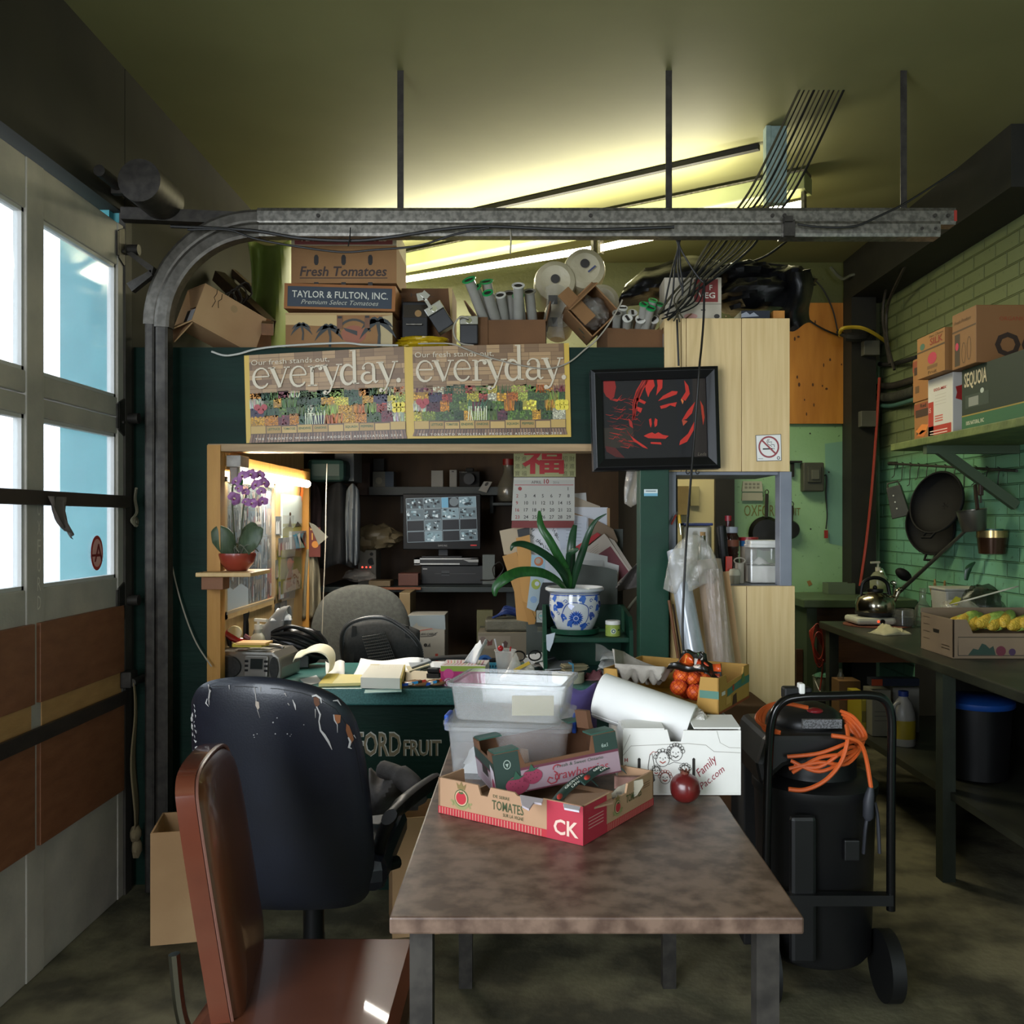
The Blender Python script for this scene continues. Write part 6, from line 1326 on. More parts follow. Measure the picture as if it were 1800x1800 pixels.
stand('crumpled_bag','brown crumpled paper at the right of the letter rack','paper',[(1032,910),(1050,915),(1078,930),(1086,950),(1082,970),(1060,985),(1033,985)],4.072,'#7a644c')
def hand(b,f):
 for i,(x,y,w,a)in enumerate(((958,902,14,.9),(962,918,10,.9),(972,930,14,1.0),(976,940,12,.9),(933,928,8,.8),(932,940,8,.6),(944,950,18,.75),(958,960,12,.8))):
  q=[(x+math.cos(a)*w*k/8+2*math.sin(k*2.3+i),y+math.sin(a)*w*k/8+2.6*math.cos(k*1.9+i*2))for k in range(9)];b.stroke(f,q,.9,'#22242a',1,0)
 b.text(f,'the',941,951,8,'#22242a',flip=True,m=0,ang=R(-38),shear=.3);b.text(f,'NOW',978,944,6,'#22242a',flip=True,m=0,ang=R(40))
stand('handwritten_sheet','white sheet covered in slanting black handwriting','paper',[(930,922),(930,892),(1000,902),(1034,910),(1034,1060),(930,1060)],4.065,'#c9cbd0',hand)
stand('ruled_slip','pale slip of faint small writing behind the tall leaf','paper',[(975,912),(984,905),(1032,909),(1030,970),(990,985)],4.055,'#b4bac6',lambda b,f:[b.stroke(f,[(995,920+6*k),(1022,921+6*k)],.7,'#7f8796',1,0)for k in range(6)])
stand('red_booklet','bright red strip of a booklet sticking out right of the leaves','booklet',[(1010,962),(1050,936),(1056,940),(1014,974)],4.048,'#a5161c')
stand('brochure','cream and maroon brochure leaning right in the letter rack','brochure',[(1010,980),(1062,938),(1068,944),(1108,1005),(1084,1040),(1010,1060)],4.04,'#b9ada0',lambda b,f:(b.poly(f,[(1052,974),(1073,960),(1106,1006),(1084,1038),(1078,1020)],'#6b3138',1,0),[b.stroke(f,[(1036,968+4*k),(1052,956+4*k)],.6,'#8d8074',1,0)for k in range(4)]))
stand('brochure','pale twin brochure edge just behind the maroon one','brochure',[(1070,945),(1080,950),(1112,1000),(1108,1006)],4.044,'#a59a8c')
stand('envelope','large white envelope at the right behind the grey plate','envelope',[(1012,966),(1068,978),(1068,988),(1088,994),(1086,1030),(1076,1040),(1012,1060)],4.032,'#c6c6c3')
stand('envelope','second white envelope with a stepped edge in the letter rack','envelope',[(1005,985),(1060,985),(1060,1052),(1005,1060)],4.025,'#b9b9b7')
stand('beige_card','beige card with a black square at the left of the letter rack','card',[(878,933),(931,922),(931,975),(886,975)],4.03,'#a8977c',lambda b,f:b.poly(f,[(909,931),(931,926),(931,943),(911,944)],'#1c1c1e',1,0))
stand('manila_envelope','tall manila envelope at the far left of the letter rack','envelope',[(883,978),(908,970),(926,1040),(932,1094),(908,1090),(904,1040)],4.02,'#b07f3a')
stand('manila_envelope','manila envelope overlapping the tall one, nearer the leaves','envelope',[(907,946),(931,940),(942,1080),(940,1097),(930,1098),(916,1040)],4.012,'#b9863e')
stand('manila_envelope','narrow manila strip hanging lowest left of the pot','envelope',[(918,1056),(930,1062),(942,1090),(940,1097),(929,1098)],4.006,'#a8762f')
def car(b,f):
 b.rect(f,934,976,958,1000,'#8fb0c0',1,0);b.disc(f,947,987,8,'#b5683c',2,0);b.disc(f,946,986,5,'#a39a8c',3,0);b.disc(f,942,1027,8,'#93a23c',2,0,ry=9);b.disc(f,944,1026,4,'#b9c2cc',3,0);b.disc(f,938,1054,6,'#7f9cc0',2,0)
stand('picture_strip','pale blue picture strip with small cartoons beside the pot','paper',[(934,974),(958,980),(956,1040),(940,1075),(926,1068),(932,1020)],4.0,'#9fb0b8',car)
stand('white_letter','long white letter standing behind the lowest leaf','letter',[(960,968),(1000,964),(1000,1040),(955,1040)],3.995,'#b7bcc6')
stand('black_card','black card tucked behind the left side of the pot','card',[(946,1072),(950,1034),(954,1024),(990,1024),(990,1072)],3.985,'#101011')
stand('small_leaflet','small white leaflet with a teal ring left of the pot','leaflet',[(943,1073),(964,1073),(964,1095),(943,1094)],3.94,'#a9aba6',lambda b,f:(b.ring(f,953,1083,7,.7,'#4a5552',1,0),b.rect(f,948,1081,959,1084,'#6fa7a2',1,0)))
stand('white_slip','blank white slip poking up behind the desk shelf side','paper',[(961,1142),(960,1116),(976,1112),(972,1130),(966,1145)],3.58,'#b9c0ca',grp=None)
b=MB();b.grid(lambda u,v:at(lp(1082,1122,u),lp(1028-40*u,1040-8*u,v),4.0-.05*math.sin(u*4+v*3)),12,8);tag(b.build('grey_bag',mat('grey_bag_film','#69635f','#77716c',rough=.4),solid=.002),'grey plastic bag caught between the letter rack and the pillar','bag')
b=MB();b.grid(lambda u,v:at(lp(1098,1120,u)+6*math.sin(v*5)*(1-v),lp(794,892-14*abs(u-.5),v),3.60+.02*math.sin(u*6+v*4)*v),10,12);tag(b.build('hanging_bag',FILM,solid=.001),'empty clear bag hanging below the painting beside the pillar','bag')
b=MB().tube(bez([at(1122,1048,3.9),at(1108,1065,3.9),at(1098,1085,3.9)],6),.009,8,flat=.4);tag(b.build('webbing_strap',mat('pale_webbing','#6d6a58',rough=.9)),'short pale strap hanging down right of the pot','strap')
# ============================ hatch shelf =====================================
ZK=zs # top of the lower panel, z of the hatch sill
def hx_(px,d):return xx(px,d)
hd=DF+.12
t=T('white_canister','clear square canister of sugar with a white lid in the hatch','canister',(xx(1341,3.66),3.68,ZK))
w=.058
MB().box((0,0,.072),(w*2,.10,.144)).build('body',thin('canister_plastic',clear=.72,rough=.1,body='#dcdcdc'),t,bevel=.008)
b=MB();b.grid(lambda u,v:V(((u-.5)*.106,(v-.5)*.09,.075+.03*math.exp(-((u-.42)**2+(v-.4)**2)*14)+.006*NZ.noise(V((u*5,v*5,0))))),14,10);b.bx((-.053,-.045,.004),(.053,.045,.07));b.build('sugar',mat('sugar','#d6d1c8','#e2ded6',rough=.9,scale=30),t)
MB().box((0,0,.15),(w*2.06,.11,.014)).box((0,0,.164),(w*1.96,.104,.018)).build('lid',WHITE,t,bevel=.005)
t=T('black_tube','tall black tube standing in the hatch left of the jar','tube',(xx(1272,3.68),3.7,ZK));MB().cyl((.012,0,0),(-.006,0,.228),.0205,n=20).build('shell',BLACKP,t);MB().cyl((-.006,0,.2285),(-.0062,0,.231),.017,n=18).build('cap',BLACKR,t)
t=T('spice_jar','ribbed clear jar of brown spice with a grey lid in the hatch','jar',(xx(1289,3.72),3.76,ZK))
MB().lathe([(.030,0),(.031,.004),(.031,.10),(.027,.105),(.031,.112),(.027,.12),(.031,.128),(.031,.185),(.024,.2),(0,.2)],28).build('body',thin('brown_glass',tint='#b08d80',clear=.5,rough=.1,body='#4a2f28'),t)
MB().lathe([(.026,.2),(.028,.202),(.028,.225),(0,.227)],24).build('lid',mat('grey_lid','#8b919a',rough=.35),t);MB().cyl((0,0,.145),(0,0,.172),.0316,n=26).build('label',mat('rust_label','#6d3b26',rough=.6),t)
t=T('red_lid_tub','small tub with a red lid and blue band behind the canister','tub',(xx(1322,3.74),3.80,ZK));MB().cyl((0,0,0),(0,0,.145),.035,n=28).build('body',mat('tub_tan','#a39683',rough=.5),t);MB().cyl((0,0,.145),(0,0,.168),.0375,n=28).build('blue_band',mat('tub_blue','#2f6aa0',rough=.4),t);MB().cyl((0,0,.168),(0,0,.182),.040,n=28).build('lid',mat('lid_red','#8d2028',rough=.35),t)
t=T('shaker','squat shaker with a cream dome lid at the front of the hatch','shaker',(xx(1293,3.60),3.62,ZK));MB().lathe([(.021,0),(.023,.03),(.023,.034),(0,.034)],22).build('body',mat('shaker_glass','#8a8472',rough=.3),t);MB().lathe([(.024,.034),(.024,.045),(.018,.058),(0,.062)],22).build('lid',mat('cream_lid','#bdb8a4',rough=.5),t)
b=MB();b.bx((xx(1277,3.64),3.64,ZK+.001),(xx(1287,3.64),3.655,zz(978,3.64)));tag(b.build('orange_marker',mat('fluoro_red','#c8321e',rough=.4)),'bright red orange strip beside the black tube in the hatch','strip')
b=MB();[b.tube([(xx(1300,3.66)+.022*math.cos(a),3.66+.003*s_,ZK+.09+.012*math.sin(a))for a in[i*PI/6 for i in range(12)]],.003,6,closed=True)for s_ in(0,)];b.cyl((xx(1300,3.66),3.66,ZK),(xx(1300,3.66),3.66,ZK+.08),.018)
tag(b.build('handled_jar',mat('pale_jar','#a79f8f',rough=.4)),'pale jar with a ring handle between spice jar and canister','jar')
t=T('blue_lid_box','blue lidded food box at the back of the hatch','food box',(xx(1226,3.82),3.84,ZK));MB().box((0,0,.115),(.115,.07,.23)).build('body',thin('food_box',clear=.45,rough=.2,body='#98a09a'),t,bevel=.008);MB().box((0,0,.236),(.125,.076,.012)).build('lid',mat('navy_lid','#26346a',rough=.4),t,bevel=.004)
t=T('corked_bottle','small corked bottle behind the film bag in the hatch','bottle',(xx(1237,3.70),3.72,ZK));MB().lathe([(.02,0),(.021,.14),(.012,.17),(.012,.19),(0,.19)],18).build('body',thin('green_glass',tint='#a8b08a',clear=.5,rough=.1,body='#5a5a3a'),t);MB().cyl((0,0,.19),(0,0,.205),.011).build('cork',mat('cork','#9a7a50',rough=.9),t)
t=T('red_bottle','slim dark red capped bottle behind the spice jar','bottle',(xx(1281,3.84),3.85,ZK));MB().lathe([(.02,0),(.02,.19),(.01,.23),(.01,.25),(0,.25)],18).build('body',mat('dark_red_glass','#3f1218',rough=.15),t);MB().cyl((0,0,.25),(0,0,.272),.014).build('cap',mat('cap_crimson','#8a1a26',rough=.35),t)
t=T('screwdriver','yellow handled screwdriver hooked on the grey hatch post','screwdriver',at(1194,915,3.52));S(MB().cyl(at(1193,905,3.52),at(1195,920,3.52),.007,n=10),'handle',mat('tool_yellow','#c59a14',rough=.4),t);S(MB().cyl(at(1195,920,3.52),at(1197,940,3.52),.003,n=8),'shaft',STEEL,t)
t=T('red_pliers','small red handled tool hanging left of the yellow screwdriver','pliers',at(1184,915,3.49));S(MB().bar(at(1188,905,3.494),at(1180,922,3.488),.006,.006),'handle',mat('tool_red','#7c2a22',rough=.4),t);S(MB().bar(at(1188,904,3.494),at(1191,899,3.494),.004,.004),'jaw',DARKSTEEL,t)
# film rolls leaning on the lower panel
def leanroll(name,lab,cat,a,b_,r0,r1,m,n=28):
 t=T(name,lab,cat,b_);S(MB().cyl(a,b_,r0,r1,n),'roll',m,t);return t
SIL=mat('clear_film_roll','#9fa3a8','#b9bdc4',rough=.22,scale=4,stretch=(12,12,.8),metal=.35)
t=leanroll('film_roll_tall','tall shiny roll of clear film leaning beside the green pillar','film roll',at(1188,968,3.40),at(1232,1215,3.26),.034,.040,SIL)
bpy.data.objects['film_roll_tall'].name='shrink_film_roll'
t=leanroll('sleeved_roll','long cardboard tube in a crinkled sleeve leaning on the pale panel','tube',at(1246,985,3.44),at(1276,1230,3.34),.046,.052,mat('sleeve_tan','#a28d78','#b09b86',rough=.35,scale=5,bump=.35,bscale=18))
S(MB().bar(at(1272,1005,3.46),at(1302,1225,3.40),.035,.02,up=(0,1,0)),'board_edge',CARD3,t)
b=MB();b.grid(lambda u,v:at(lp(1236,1268,u)+lp(0,24,v),lp(1000,1212,v),3.36-.018*math.sin(u*PI)-.085*v+.004*math.sin(u*20+v*9)),12,20);S(b,'sleeve',thin('sleeve_film',clear=.62,rough=.12,body='#d6c8c0',bump=.8,bscale=30),t)
b=MB()
def bagtop(u,v):
 e=math.sin(u*PI);return at(lp(1172,1262,u)-6*v,lp(1000-62*e**.5*(1-.25*abs(u-.6)),1035+10*math.sin(u*5),v),3.36-.03*e+.02*NZ.noise(V((u*5,v*4,9))))
b.grid(bagtop,20,14);tag(b.build('film_bag',FILM,solid=.001),'crinkled clear bag pulled over the tops of the leaning rolls','bag')
for i,(a,c,r,m,lab)in enumerate((((1176,1055,3.44),(1188,1175,3.42),.006,MATS['red_timber'],'thin red brown stick leaning against the green pillar'),((1183,1062,3.46),(1192,1175,3.45),.004,BROWNW,'dark stick behind the red brown one by the pillar'))):
 b=MB().cyl(at(*a),V((at(*c).x+.03,at(*c).y,.75)),r,n=8);tag(b.build('wooden_stick',m),lab,'stick','sticks by the pillar')
 # support behind the foreground so leaning rolls stand on something real
tag(MB().bx((xx(1170,3.4),3.22,0),(xx(1330,3.4),3.485,.745)).build('floor_carton',CARD2,bevel=.004),'large brown carton on the floor under the leaning film rolls','carton')
# ============================ back wall, right ================================
BW=5.985
tag(MB().bx((xx(1384,BW),5.975,zz(745,BW)),(xx(1504,BW),5.998,zz(533,BW))).build('plywood_sheet',PLY),'orange knotty plywood sheet fixed high on the green back wall','plywood')
b=MB();f_=FP(5.974);rn=random.Random(8)
for k in range(16):b.disc(f_,1395+rn.random()*100,545+rn.random()*190,rn.uniform(1,2.6),'#4a2a10',0,0,n=8,ry=rn.uniform(1.5,4))
q=b.build('knots',PR,bpy.data.objects['plywood_sheet'],world=True)
b=MB();f_=FP(5.9985)
b.text(f_,'OXFORD',1308,907,20,'#6f6a30',w=64,flip=True,m=0);b.text(f_,'FRUIT',1376,906,14,'#6f6a30',w=31,flip=True,m=0)
for x,y in((1424,762),(1457,830),(1498,816),(1425,930),(1490,930)):b.disc(f_,x,y,1.6,'#26261c',0,0,n=8)
b.poly(f_,[(1493,745),(1505,744),(1505,764),(1494,766)],'#8d2f22',0,0);b.poly(f_,[(1481,800),(1486,796),(1493,800),(1486,804)],'#8f6a3a',0,0);b.poly(f_,[(1485,958),(1496,957),(1497,962),(1485,963)],'#8f6a3a',0,0);b.poly(f_,[(1418,1022),(1424,1020),(1428,1027),(1422,1031)],'#8f6a3a',0,0)
b.poly(f_,[(1450,780),(1495,774),(1502,800),(1504,960),(1490,962),(1458,955),(1452,900)],'#6f9c8a',-.4,0)
tag(b.build('wall_stencil',PR),'stencilled OXFORD FRUIT lettering and paint patches on the green back wall','lettering')
t=T('switch_box','dark grey switch box on the green back wall','switch box',at(1430,865,5.95));GB=mat('switch_grey','#3c3d33','#46473c',rough=.5)
S(MB().bx((xx(1412,5.93),5.93,zz(864,5.93)),(xx(1449,5.93),5.998,zz(813,5.93))),'case',GB,t,bevel=.008);S(MB().bx((xx(1420,5.92),5.918,zz(848,5.92)),(xx(1444,5.92),5.93,zz(820,5.92))),'cover',GB,t,bevel=.004);S(MB().bx((xx(1426,5.92),5.91,zz(843,5.92)),(xx(1440,5.92),5.918,zz(826,5.92))),'button',mat('switch_pale','#54554a',rough=.5),t,bevel=.003)
wire([(1449,836,5.97),(1453,838,5.97),(1452,870,5.98),(1454,905,5.98),(1452,930,5.98)],5.97,.004,CORD_B,'twisted dark cord hanging beside the switch box',name='cord_pull',cat='cord')
tag(MB().bx((xx(1449,5.98),5.975,zz(946,5.98)),(xx(1455,5.98),5.985,zz(932,5.98))).build('red_tag',mat('tag_red','#8a2418',rough=.4)),'small red tag at the end of the dark cord','tag')
t=T('wall_hook_rail','short dark hook bar on the wall beside the pale panel','hook rail',at(1398,830,5.97));S(MB().bx((xx(1388,5.96),5.955,zz(813,5.96)),(xx(1410,5.96),5.998,zz(810,5.96))).bx((xx(1392,5.96),5.97,zz(838,5.96)),(xx(1397,5.96),5.998,zz(812,5.96))),'bar',BLACKM,t)
def pan(name,lab,px,py,r,hl,d,m=None):
 t=T(name,lab,'pan',at(px,py,d));M_=Matrix.Translation(at(px,py,d))@Matrix.Rotation(R(90),4,'X')
 k=r/F*d;S(MB().lathe([(0,.012),(k*.8,.012),(k,-.015),(k*1.02,-.016),(k*.83,.016),(0,.018)],36,M_),'bowl',m or mat('iron_pan','#191816','#22201d',rough=.35,metal=.5),t)
 S(MB().bar(at(px,py-r+2,d-.01),at(px+1,py-r-hl,d+.01),.022,.012,up=(0,1,0)),'handle',mat('pan_handle','#3b3936',rough=.3,metal=.6),t,bevel=.003)
 b=MB().tube([at(px+1+3*math.cos(a),py-r-hl-3+4*math.sin(a),d+.012)for a in[i*PI/5 for i in range(10)]],.003,6,closed=True);S(b,'hanging_loop',DARKSTEEL,t)
pan('frying_pan','dark frying pan hanging on the green wall, seen through the hatch',1347,938,30,40,5.95)
pan('frying_pan','smaller pan hanging on the green wall just right of the hatch post',1391,931,16,26,5.955)
t=T('tear_off_pad','white tear off pad pinned on the green wall above the lettering','pad',at(1322,880,5.98));b=MB();f_=FP(5.98);b.prism(f_,[(1306,846),(1304,864),(1341,864),(1339,846)],.008,0,hx('#a9a999'));
for k in range(2):
 for j in range(4):b.rect(f_,1309+j*7,849+k*6,1314+j*7,853+k*6,'#7c7c70',1,0)
S(b,'keypad_card',PR,t);b=MB();b.prism(f_,[(1305,866),(1304,880),(1341,880),(1340,866)],.008,0,hx('#a19f8f'));S(b,'lower_card',PR,t)
t=T('wall_shelf_ladder','yellowish slatted wall unit behind the hatch','wall unit',at(1200,905,5.9));OL_=mat('old_varnish','#6d5a30','#7d6a3c',rough=.5)
S(MB().bx((xx(1190,5.9),5.86,zz(905,5.9)),(xx(1209,5.9),5.925,zz(855,5.9))),'panel',OL_,t)
tag(MB().bx((xx(1214,5.9),5.90,zz(889,5.9)),(xx(1229,5.9),5.928,zz(855,5.9))).build('pale_notice',mat('notice','#8f865f',rough=.6)),'pale narrow notice on the cream wall behind the hatch','notice')
# electrical boxes, pipes and cords in the corner
for i,(x0,y0,x1,y1,lab)in enumerate(((1519,598,1547,624,'upper grey junction box on the black post'),(1514,722,1541,750,'lower grey junction box on the black post'))):
 tag(MB().pb(x0,y0,x1,y1,5.76,.058).build('junction_box',mat('box_grey','#4a4a42','#56564d',rough=.5),bevel=.004),lab,'junction box','junction boxes on the post')
wire([(1477,590,5.8),(1480,578,5.7),(1500,575,5.7),(1520,578,5.7),(1545,592,5.75),(1565,610,5.85),(1572,640,5.85)],5.8,.012,CORD_Y,'yellow cord looping past the black post',name='yellow_cable',cat='cord')
b=MB();b.tube(bez([at(1473,583,5.8),at(1490,592,5.72),at(1515,592,5.72),at(1535,582,5.8)],6),[.015]*6+[.03]*8+[.012]*5,8);tag(b.build('black_sleeve',BLACKM),'slack black sleeve under the yellow cord','sleeve')
for i,(p,r,m,lab)in enumerate([([(1408,548,5.93),(1425,565,5.93),(1450,580,5.93),(1475,590,5.93)],.006,CORD_B,'black cable running down from the bin bag to the yellow cord'),([(1340,465,5.9),(1400,470,5.93),(1440,500,5.95),(1462,540,5.95),(1472,580,5.95)],.005,CORD_B,'black cable arching across the wall above the plywood'),([(1608,440,5.0),(1585,480,5.2),(1560,540,5.6),(1560,600,5.6),(1572,650,5.5)],.009,DARKSTEEL,'dark conduit running down the corner, nearest the brick'),([(1585,445,5.2),(1560,500,5.6),(1552,560,5.7),(1564,640,5.6)],.009,DARKSTEEL,'dark conduit beside its twin in the corner'),([(1460,470,5.9),(1480,490,5.85),(1500,483,5.78),(1530,485,5.78)],.010,mat('conduit_grey','#4b4f43',rough=.5),'grey conduit crossing the top of the black post')]):
 wire(p,5.9,r,m,lab,name='conduit' if 'conduit' in lab else 'cable',cat='conduit' if 'conduit' in lab else 'cable')
for i,(y,r,m,lab)in enumerate(((642,.014,BLACKM,'black pipe stub highest behind the shelf cartons'),(680,.022,DARKSTEEL,'dark lagged pipe behind the shelf cartons'),(700,.03,mat('lagging','#26261f','#33342a',rough=.9,scale=14,bump=.6,bscale=18),'thick lagged pipe, middle one behind the cartons'),(715,.014,mat('teal_pipe','#41635a',rough=.4),'thin teal pipe lowest behind the shelf cartons'))):
 tag(MB().tube(bez([at(1546,y-2,5.9),at(1570,y-2,5.7),at(1612,y-14,5.2)],5),r,10).build('pipe',m),lab,'pipe','pipes in the corner')
wire([(1546,664,5.78),(1543,720,5.76),(1539,780,5.77),(1531,880,5.77),(1522,960,5.77),(1512,1030,5.77)],5.77,.009,CORD_R,'long red cord hanging down the black post',name='red_cable',cat='cord')
# ============================ right wall shelf and cartons ====================
SX,SZ=1.85,1.79
t=T('wall_shelf_plank','chipped green wall shelf on the right loaded with cartons','shelf',(2.05,4.0,SZ));t.name='carton_shelf'
S(MB().bx((SX,2.6,SZ-.035),(XR-.002,4.66,SZ)),'plank',mat('chipped_green','#4f5a30','#66703e',rough=.6,scale=14,bump=.2),t,bevel=.004)
for y in(4.3,3.1):
 S(MB().bar((SX+.08,y,SZ-.05),(XR-.01,y,SZ-.32),.035,.045),'brace',mat('brace_green','#3d4a36',rough=.6),t)
 S(MB().bx((SX+.02,y-.02,SZ-.075),(XR-.002,y+.02,SZ-.036)),'bearer',MATS['brace_green'],t)
def sidebox(name,lab,x,ya,yb,za,zb,c,draw=None,drawf=None,xr=None,m=None):
 """box against the right wall: left face (seen along -X) from depth yb (far) to ya (near)"""
 b=MB();b.bx((x,ya,za+.001),(xr or XR-.01,yb,zb),0,hx(c));L_=yb-ya;H_=zb-za
 fl=Fr((x,yb,za),(0,-L_,0),(0,0,H_),(-1,0,0));ff=Fr((x,ya,za),(1,0,0),(0,0,1),(0,-1,0))
 if draw:draw(b,fl)
 if drawf:drawf(b,ff)
 return tag(b.build(name,printmat('printed_carton',.65),bevel=.003),lab,'carton','cartons on the right wall shelf')
def silk(b,f):b.rect(f,0,.62,1,.66,'#4a3520',1,0);b.text(f,'SILK',.48,.72,.16,'#7c2a18',w=.46,m=0,bold=.02);b.text(f,'Pure Choice',.45,.90,.06,'#5a3a20',w=.5,m=0,shear=.3);b.disc(f,.2,.76,.09,'#3a5a4a',1,0,ry=.08);b.disc(f,.56,.40,.16,'#a32c44',1,0,ry=.14);b.rect(f,.38,.16,.74,.24,'#6a4a2a',1,0);b.text(f,'Fruit',.42,.04,.08,'#4a2f18',w=.3,m=0)
def redp(b,f):b.rect(f,0,.70,1,.95,'#7c3a22',1,0);b.rect(f,.1,.62,.9,.80,'#3a2418',2,0);b.text(f,'Red',.4,.84,.09,'#2c1c10',w=.36,m=0,bold=.02);b.rect(f,.15,.2,.4,.36,'#5a3f24',1,0)
def hands(b,f):redp(b,f);b.poly(f,[(.1,.3),(.5,.44),(.9,.4),(.8,.28),(.4,.2)],'#c2702e',2,0);b.poly(f,[(.15,.18),(.5,.3),(.85,.26),(.6,.14)],'#b5622a',2,0)
sidebox('carton','lower kraft carton with orange hands at the far end of the shelf',1.97,4.47,4.655,SZ,2.0,'#8a5c30',hands)
sidebox('carton','upper kraft carton with a red band at the far end of the shelf',1.965,4.47,4.66,2.0,2.22,'#8a5c30',redp)
def wred(b,f):b.text(f,'EGG-MIX',.26,.78,.045,'#9c2a22',w=.5,m=0,bold=.02);[b.rect(f,.3,.70-.05*k,.75,.71-.05*k,'#a9a49c',1,0)for k in range(4)];b.rect(f,.02,.0,.24,.62,'#9c2a1e',1,0);b.rect(f,.02,0,.95,.22,'#9c2a1e',1,0);b.text(f,'15',.05,.45,.08,'#e0d6cc',m=0);[b.rect(f,.3,.28+.04*k,.62,.30+.04*k,'#b5564a',1,0)for k in range(3)];[b.rect(f,.1,.04+.045*k,.8,.055+.045*k,'#d6b9b0',2,0)for k in range(3)]
def leaf_(b,f):b.poly(f,[(.06+.04*math.cos(a)*(1+.35*(k%2)),.2+.04*math.sin(a)*(1+.35*(k%2)))for k,a in enumerate([i*PI/6 for i in range(12)])],'#9c1f1c',1,0)
sidebox('carton','white and red carton under the brown lidded one on the shelf',1.95,4.19,4.45,SZ,2.085,'#b9b5ae',wred,leaf_)
def seq(b,f):b.text(f,'SEQUOIA',.03,.72,.22,'#b5a98c',w=.25,m=0,bold=.02);b.rect(f,.04,.38,.30,.58,'#2f3b33',1,0);b.rect(f,.08,.40,.19,.54,'#7d8078',2,0);b.disc(f,.23,.60,.02,'#a9b0a6',2,0,ry=.04);b.rect(f,0,.0,1,.26,'#2b5a3a',1,0);b.text(f,'100% NATURAL, INC',.05,.12,.06,'#b9b9a0',w=.2,m=0,bold=.02);b.rect(f,0,.26,1,.28,'#8f7d3a',2,0)
sidebox('carton','dark green carton lettered in tall pale capitals on the shelf',1.95,3.3,4.1,SZ,2.075,'#15251c',seq)
sidebox('carton','brown lidded carton with a pink oval window resting on the white carton',1.90,4.16,4.455,2.087,2.285,'#8a6134',silk,lambda b,f:b.text(f,'Fr',.05,.02,.05,'#2c1c10',m=0,bold=.02))
def big(b,f):b.rect(f,.12,.05,.34,.62,'#3a2a1c',1,0);b.disc(f,.22,.40,.07,'#b32a4a',2,0,ry=.07);b.ring(f,.5,.25,.08,.012,'#2c1f14',1,0,ry=.18,n=16);b.ring(f,.72,.3,.08,.012,'#2c1f14',1,0,ry=.2,n=16);b.rect(f,0,.66,1,.69,'#4a321c',1,0);b.text(f,'Fresh Produce',.1,.8,.07,'#4a321c',w=.7,m=0,shear=.3)
sidebox('carton','biggest brown carton with drawn ovals atop the dark green carton',1.915,3.9,4.12,2.077,2.325,'#7d5630',big,lambda b,f:(b.text(f,'OC',.08,.03,.10,'#2c1c10',m=0,bold=.03),b.text(f,'ORGANIC',.1,.18,.018,'#8a3a1c',m=0)))
# hanging rail with kitchen ware
rl0,rl1=V((2.25,5.70,1.757)),V((2.25,4.2,1.63))
t=T('utensil_rail','thin iron rail hung with wire hooks on the right wall','utensil rail',rl1);S(MB().cyl(rl0,rl1,.007,n=10).cyl(rl0,rl0+V((.055,0,0)),.012,n=10),'rod',DARKSTEEL,t)
for k in range(12):
 p=rl0.lerp(rl1,.06+.075*k);S(MB().tube(bez([p+V((0,0,.012)),p+V((.012,0,.004)),p+V((.004,0,-.03)),p+V((.004,.01,-.07-.02*(k%3))),p+V((-.01,.012,-.085-.02*(k%3)))],4),.0025,5),'hook',DARKSTEEL,t)
IRON=mat('black_iron','#0a0908','#100f0d',rough=.7,spec=.2,scale=8)
def wok(name,lab,px,py,d,r,yaw,tilt,dep=.35):
 c=at(px,py,d);t=T(name,lab,'wok',c,rot=(R(tilt),0,R(yaw)))
 pf=[(r*math.sin(a),r*dep*(1-math.cos(a))*1.6)for a in[i*PI/2/10 for i in range(11)]]
 Mx=Matrix.Rotation(R(-90),4,'X')@Matrix.Translation((0,0,-r*dep*1.6)) # opening towards -Y
 Mx=Matrix.Rotation(R(90),4,'X')
 k=[(rr,-zq)for rr,zq in pf];k2=[(max(0,rr-.004),-zq+.004)for rr,zq in reversed(pf)]
 prof=[(rr,z)for rr,z in k];prof=[(0,0)]+[(r*math.sin(a),r*dep*1.6*(1-math.cos(a)))for a in[i*PI/20 for i in range(1,11)]]
 b=MB();b.lathe(prof,40,Mx@Matrix.Translation((0,0,-r*dep*1.6))if False else Matrix.Translation((0,r*dep*1.6,0))@Matrix.Rotation(R(90),4,'X'));b.build('bowl',IRON,t,solid=.004)
 b=MB().tube([(r*math.cos(a),0,r*math.sin(a))for a in[i*2*PI/40 for i in range(40)]],.006,6,closed=True);b.build('rim',IRON,t)
 MB().tube([(-.03,.0,-r),(-.028,-.02,-r-.03),(.028,-.02,-r-.03),(.03,0,-r)],.007,8).build('handle',IRON,t)
wok('wok','large black wok hanging tilted on the right wall',1645,883,4.78,.165,-66,-14,.28)
wok('wok','second black wok hanging lower, half hidden behind the large one',1634,925,5.02,.155,-62,4,.26)
t=T('box_grater','metal box grater hanging from the rail left of the woks','grater',at(1578,882,5.49),rot=(0,R(-14),R(-30)))
GR=mat('dull_tin','#2f2f28','#3a3a31',rough=.5,metal=.3)
MB().box((0,0,0),(.105,.07,.19),taper=.78).build('body',GR,t,bevel=.003);b=MB().tube([(-.035,0,.095),(-.03,0,.12),(.03,0,.12),(.035,0,.095)],.006,6);b.build('handle',GR,t)
b=MB();
for k in range(3):b.disc(Fr((0,-.0355,-.04+.04*k),(1,0,0),(0,0,1),(0,-1,0)),-.01,0,.005,'#b9b9ad',2,0,n=8)
b.build('grating_holes',PR,t)
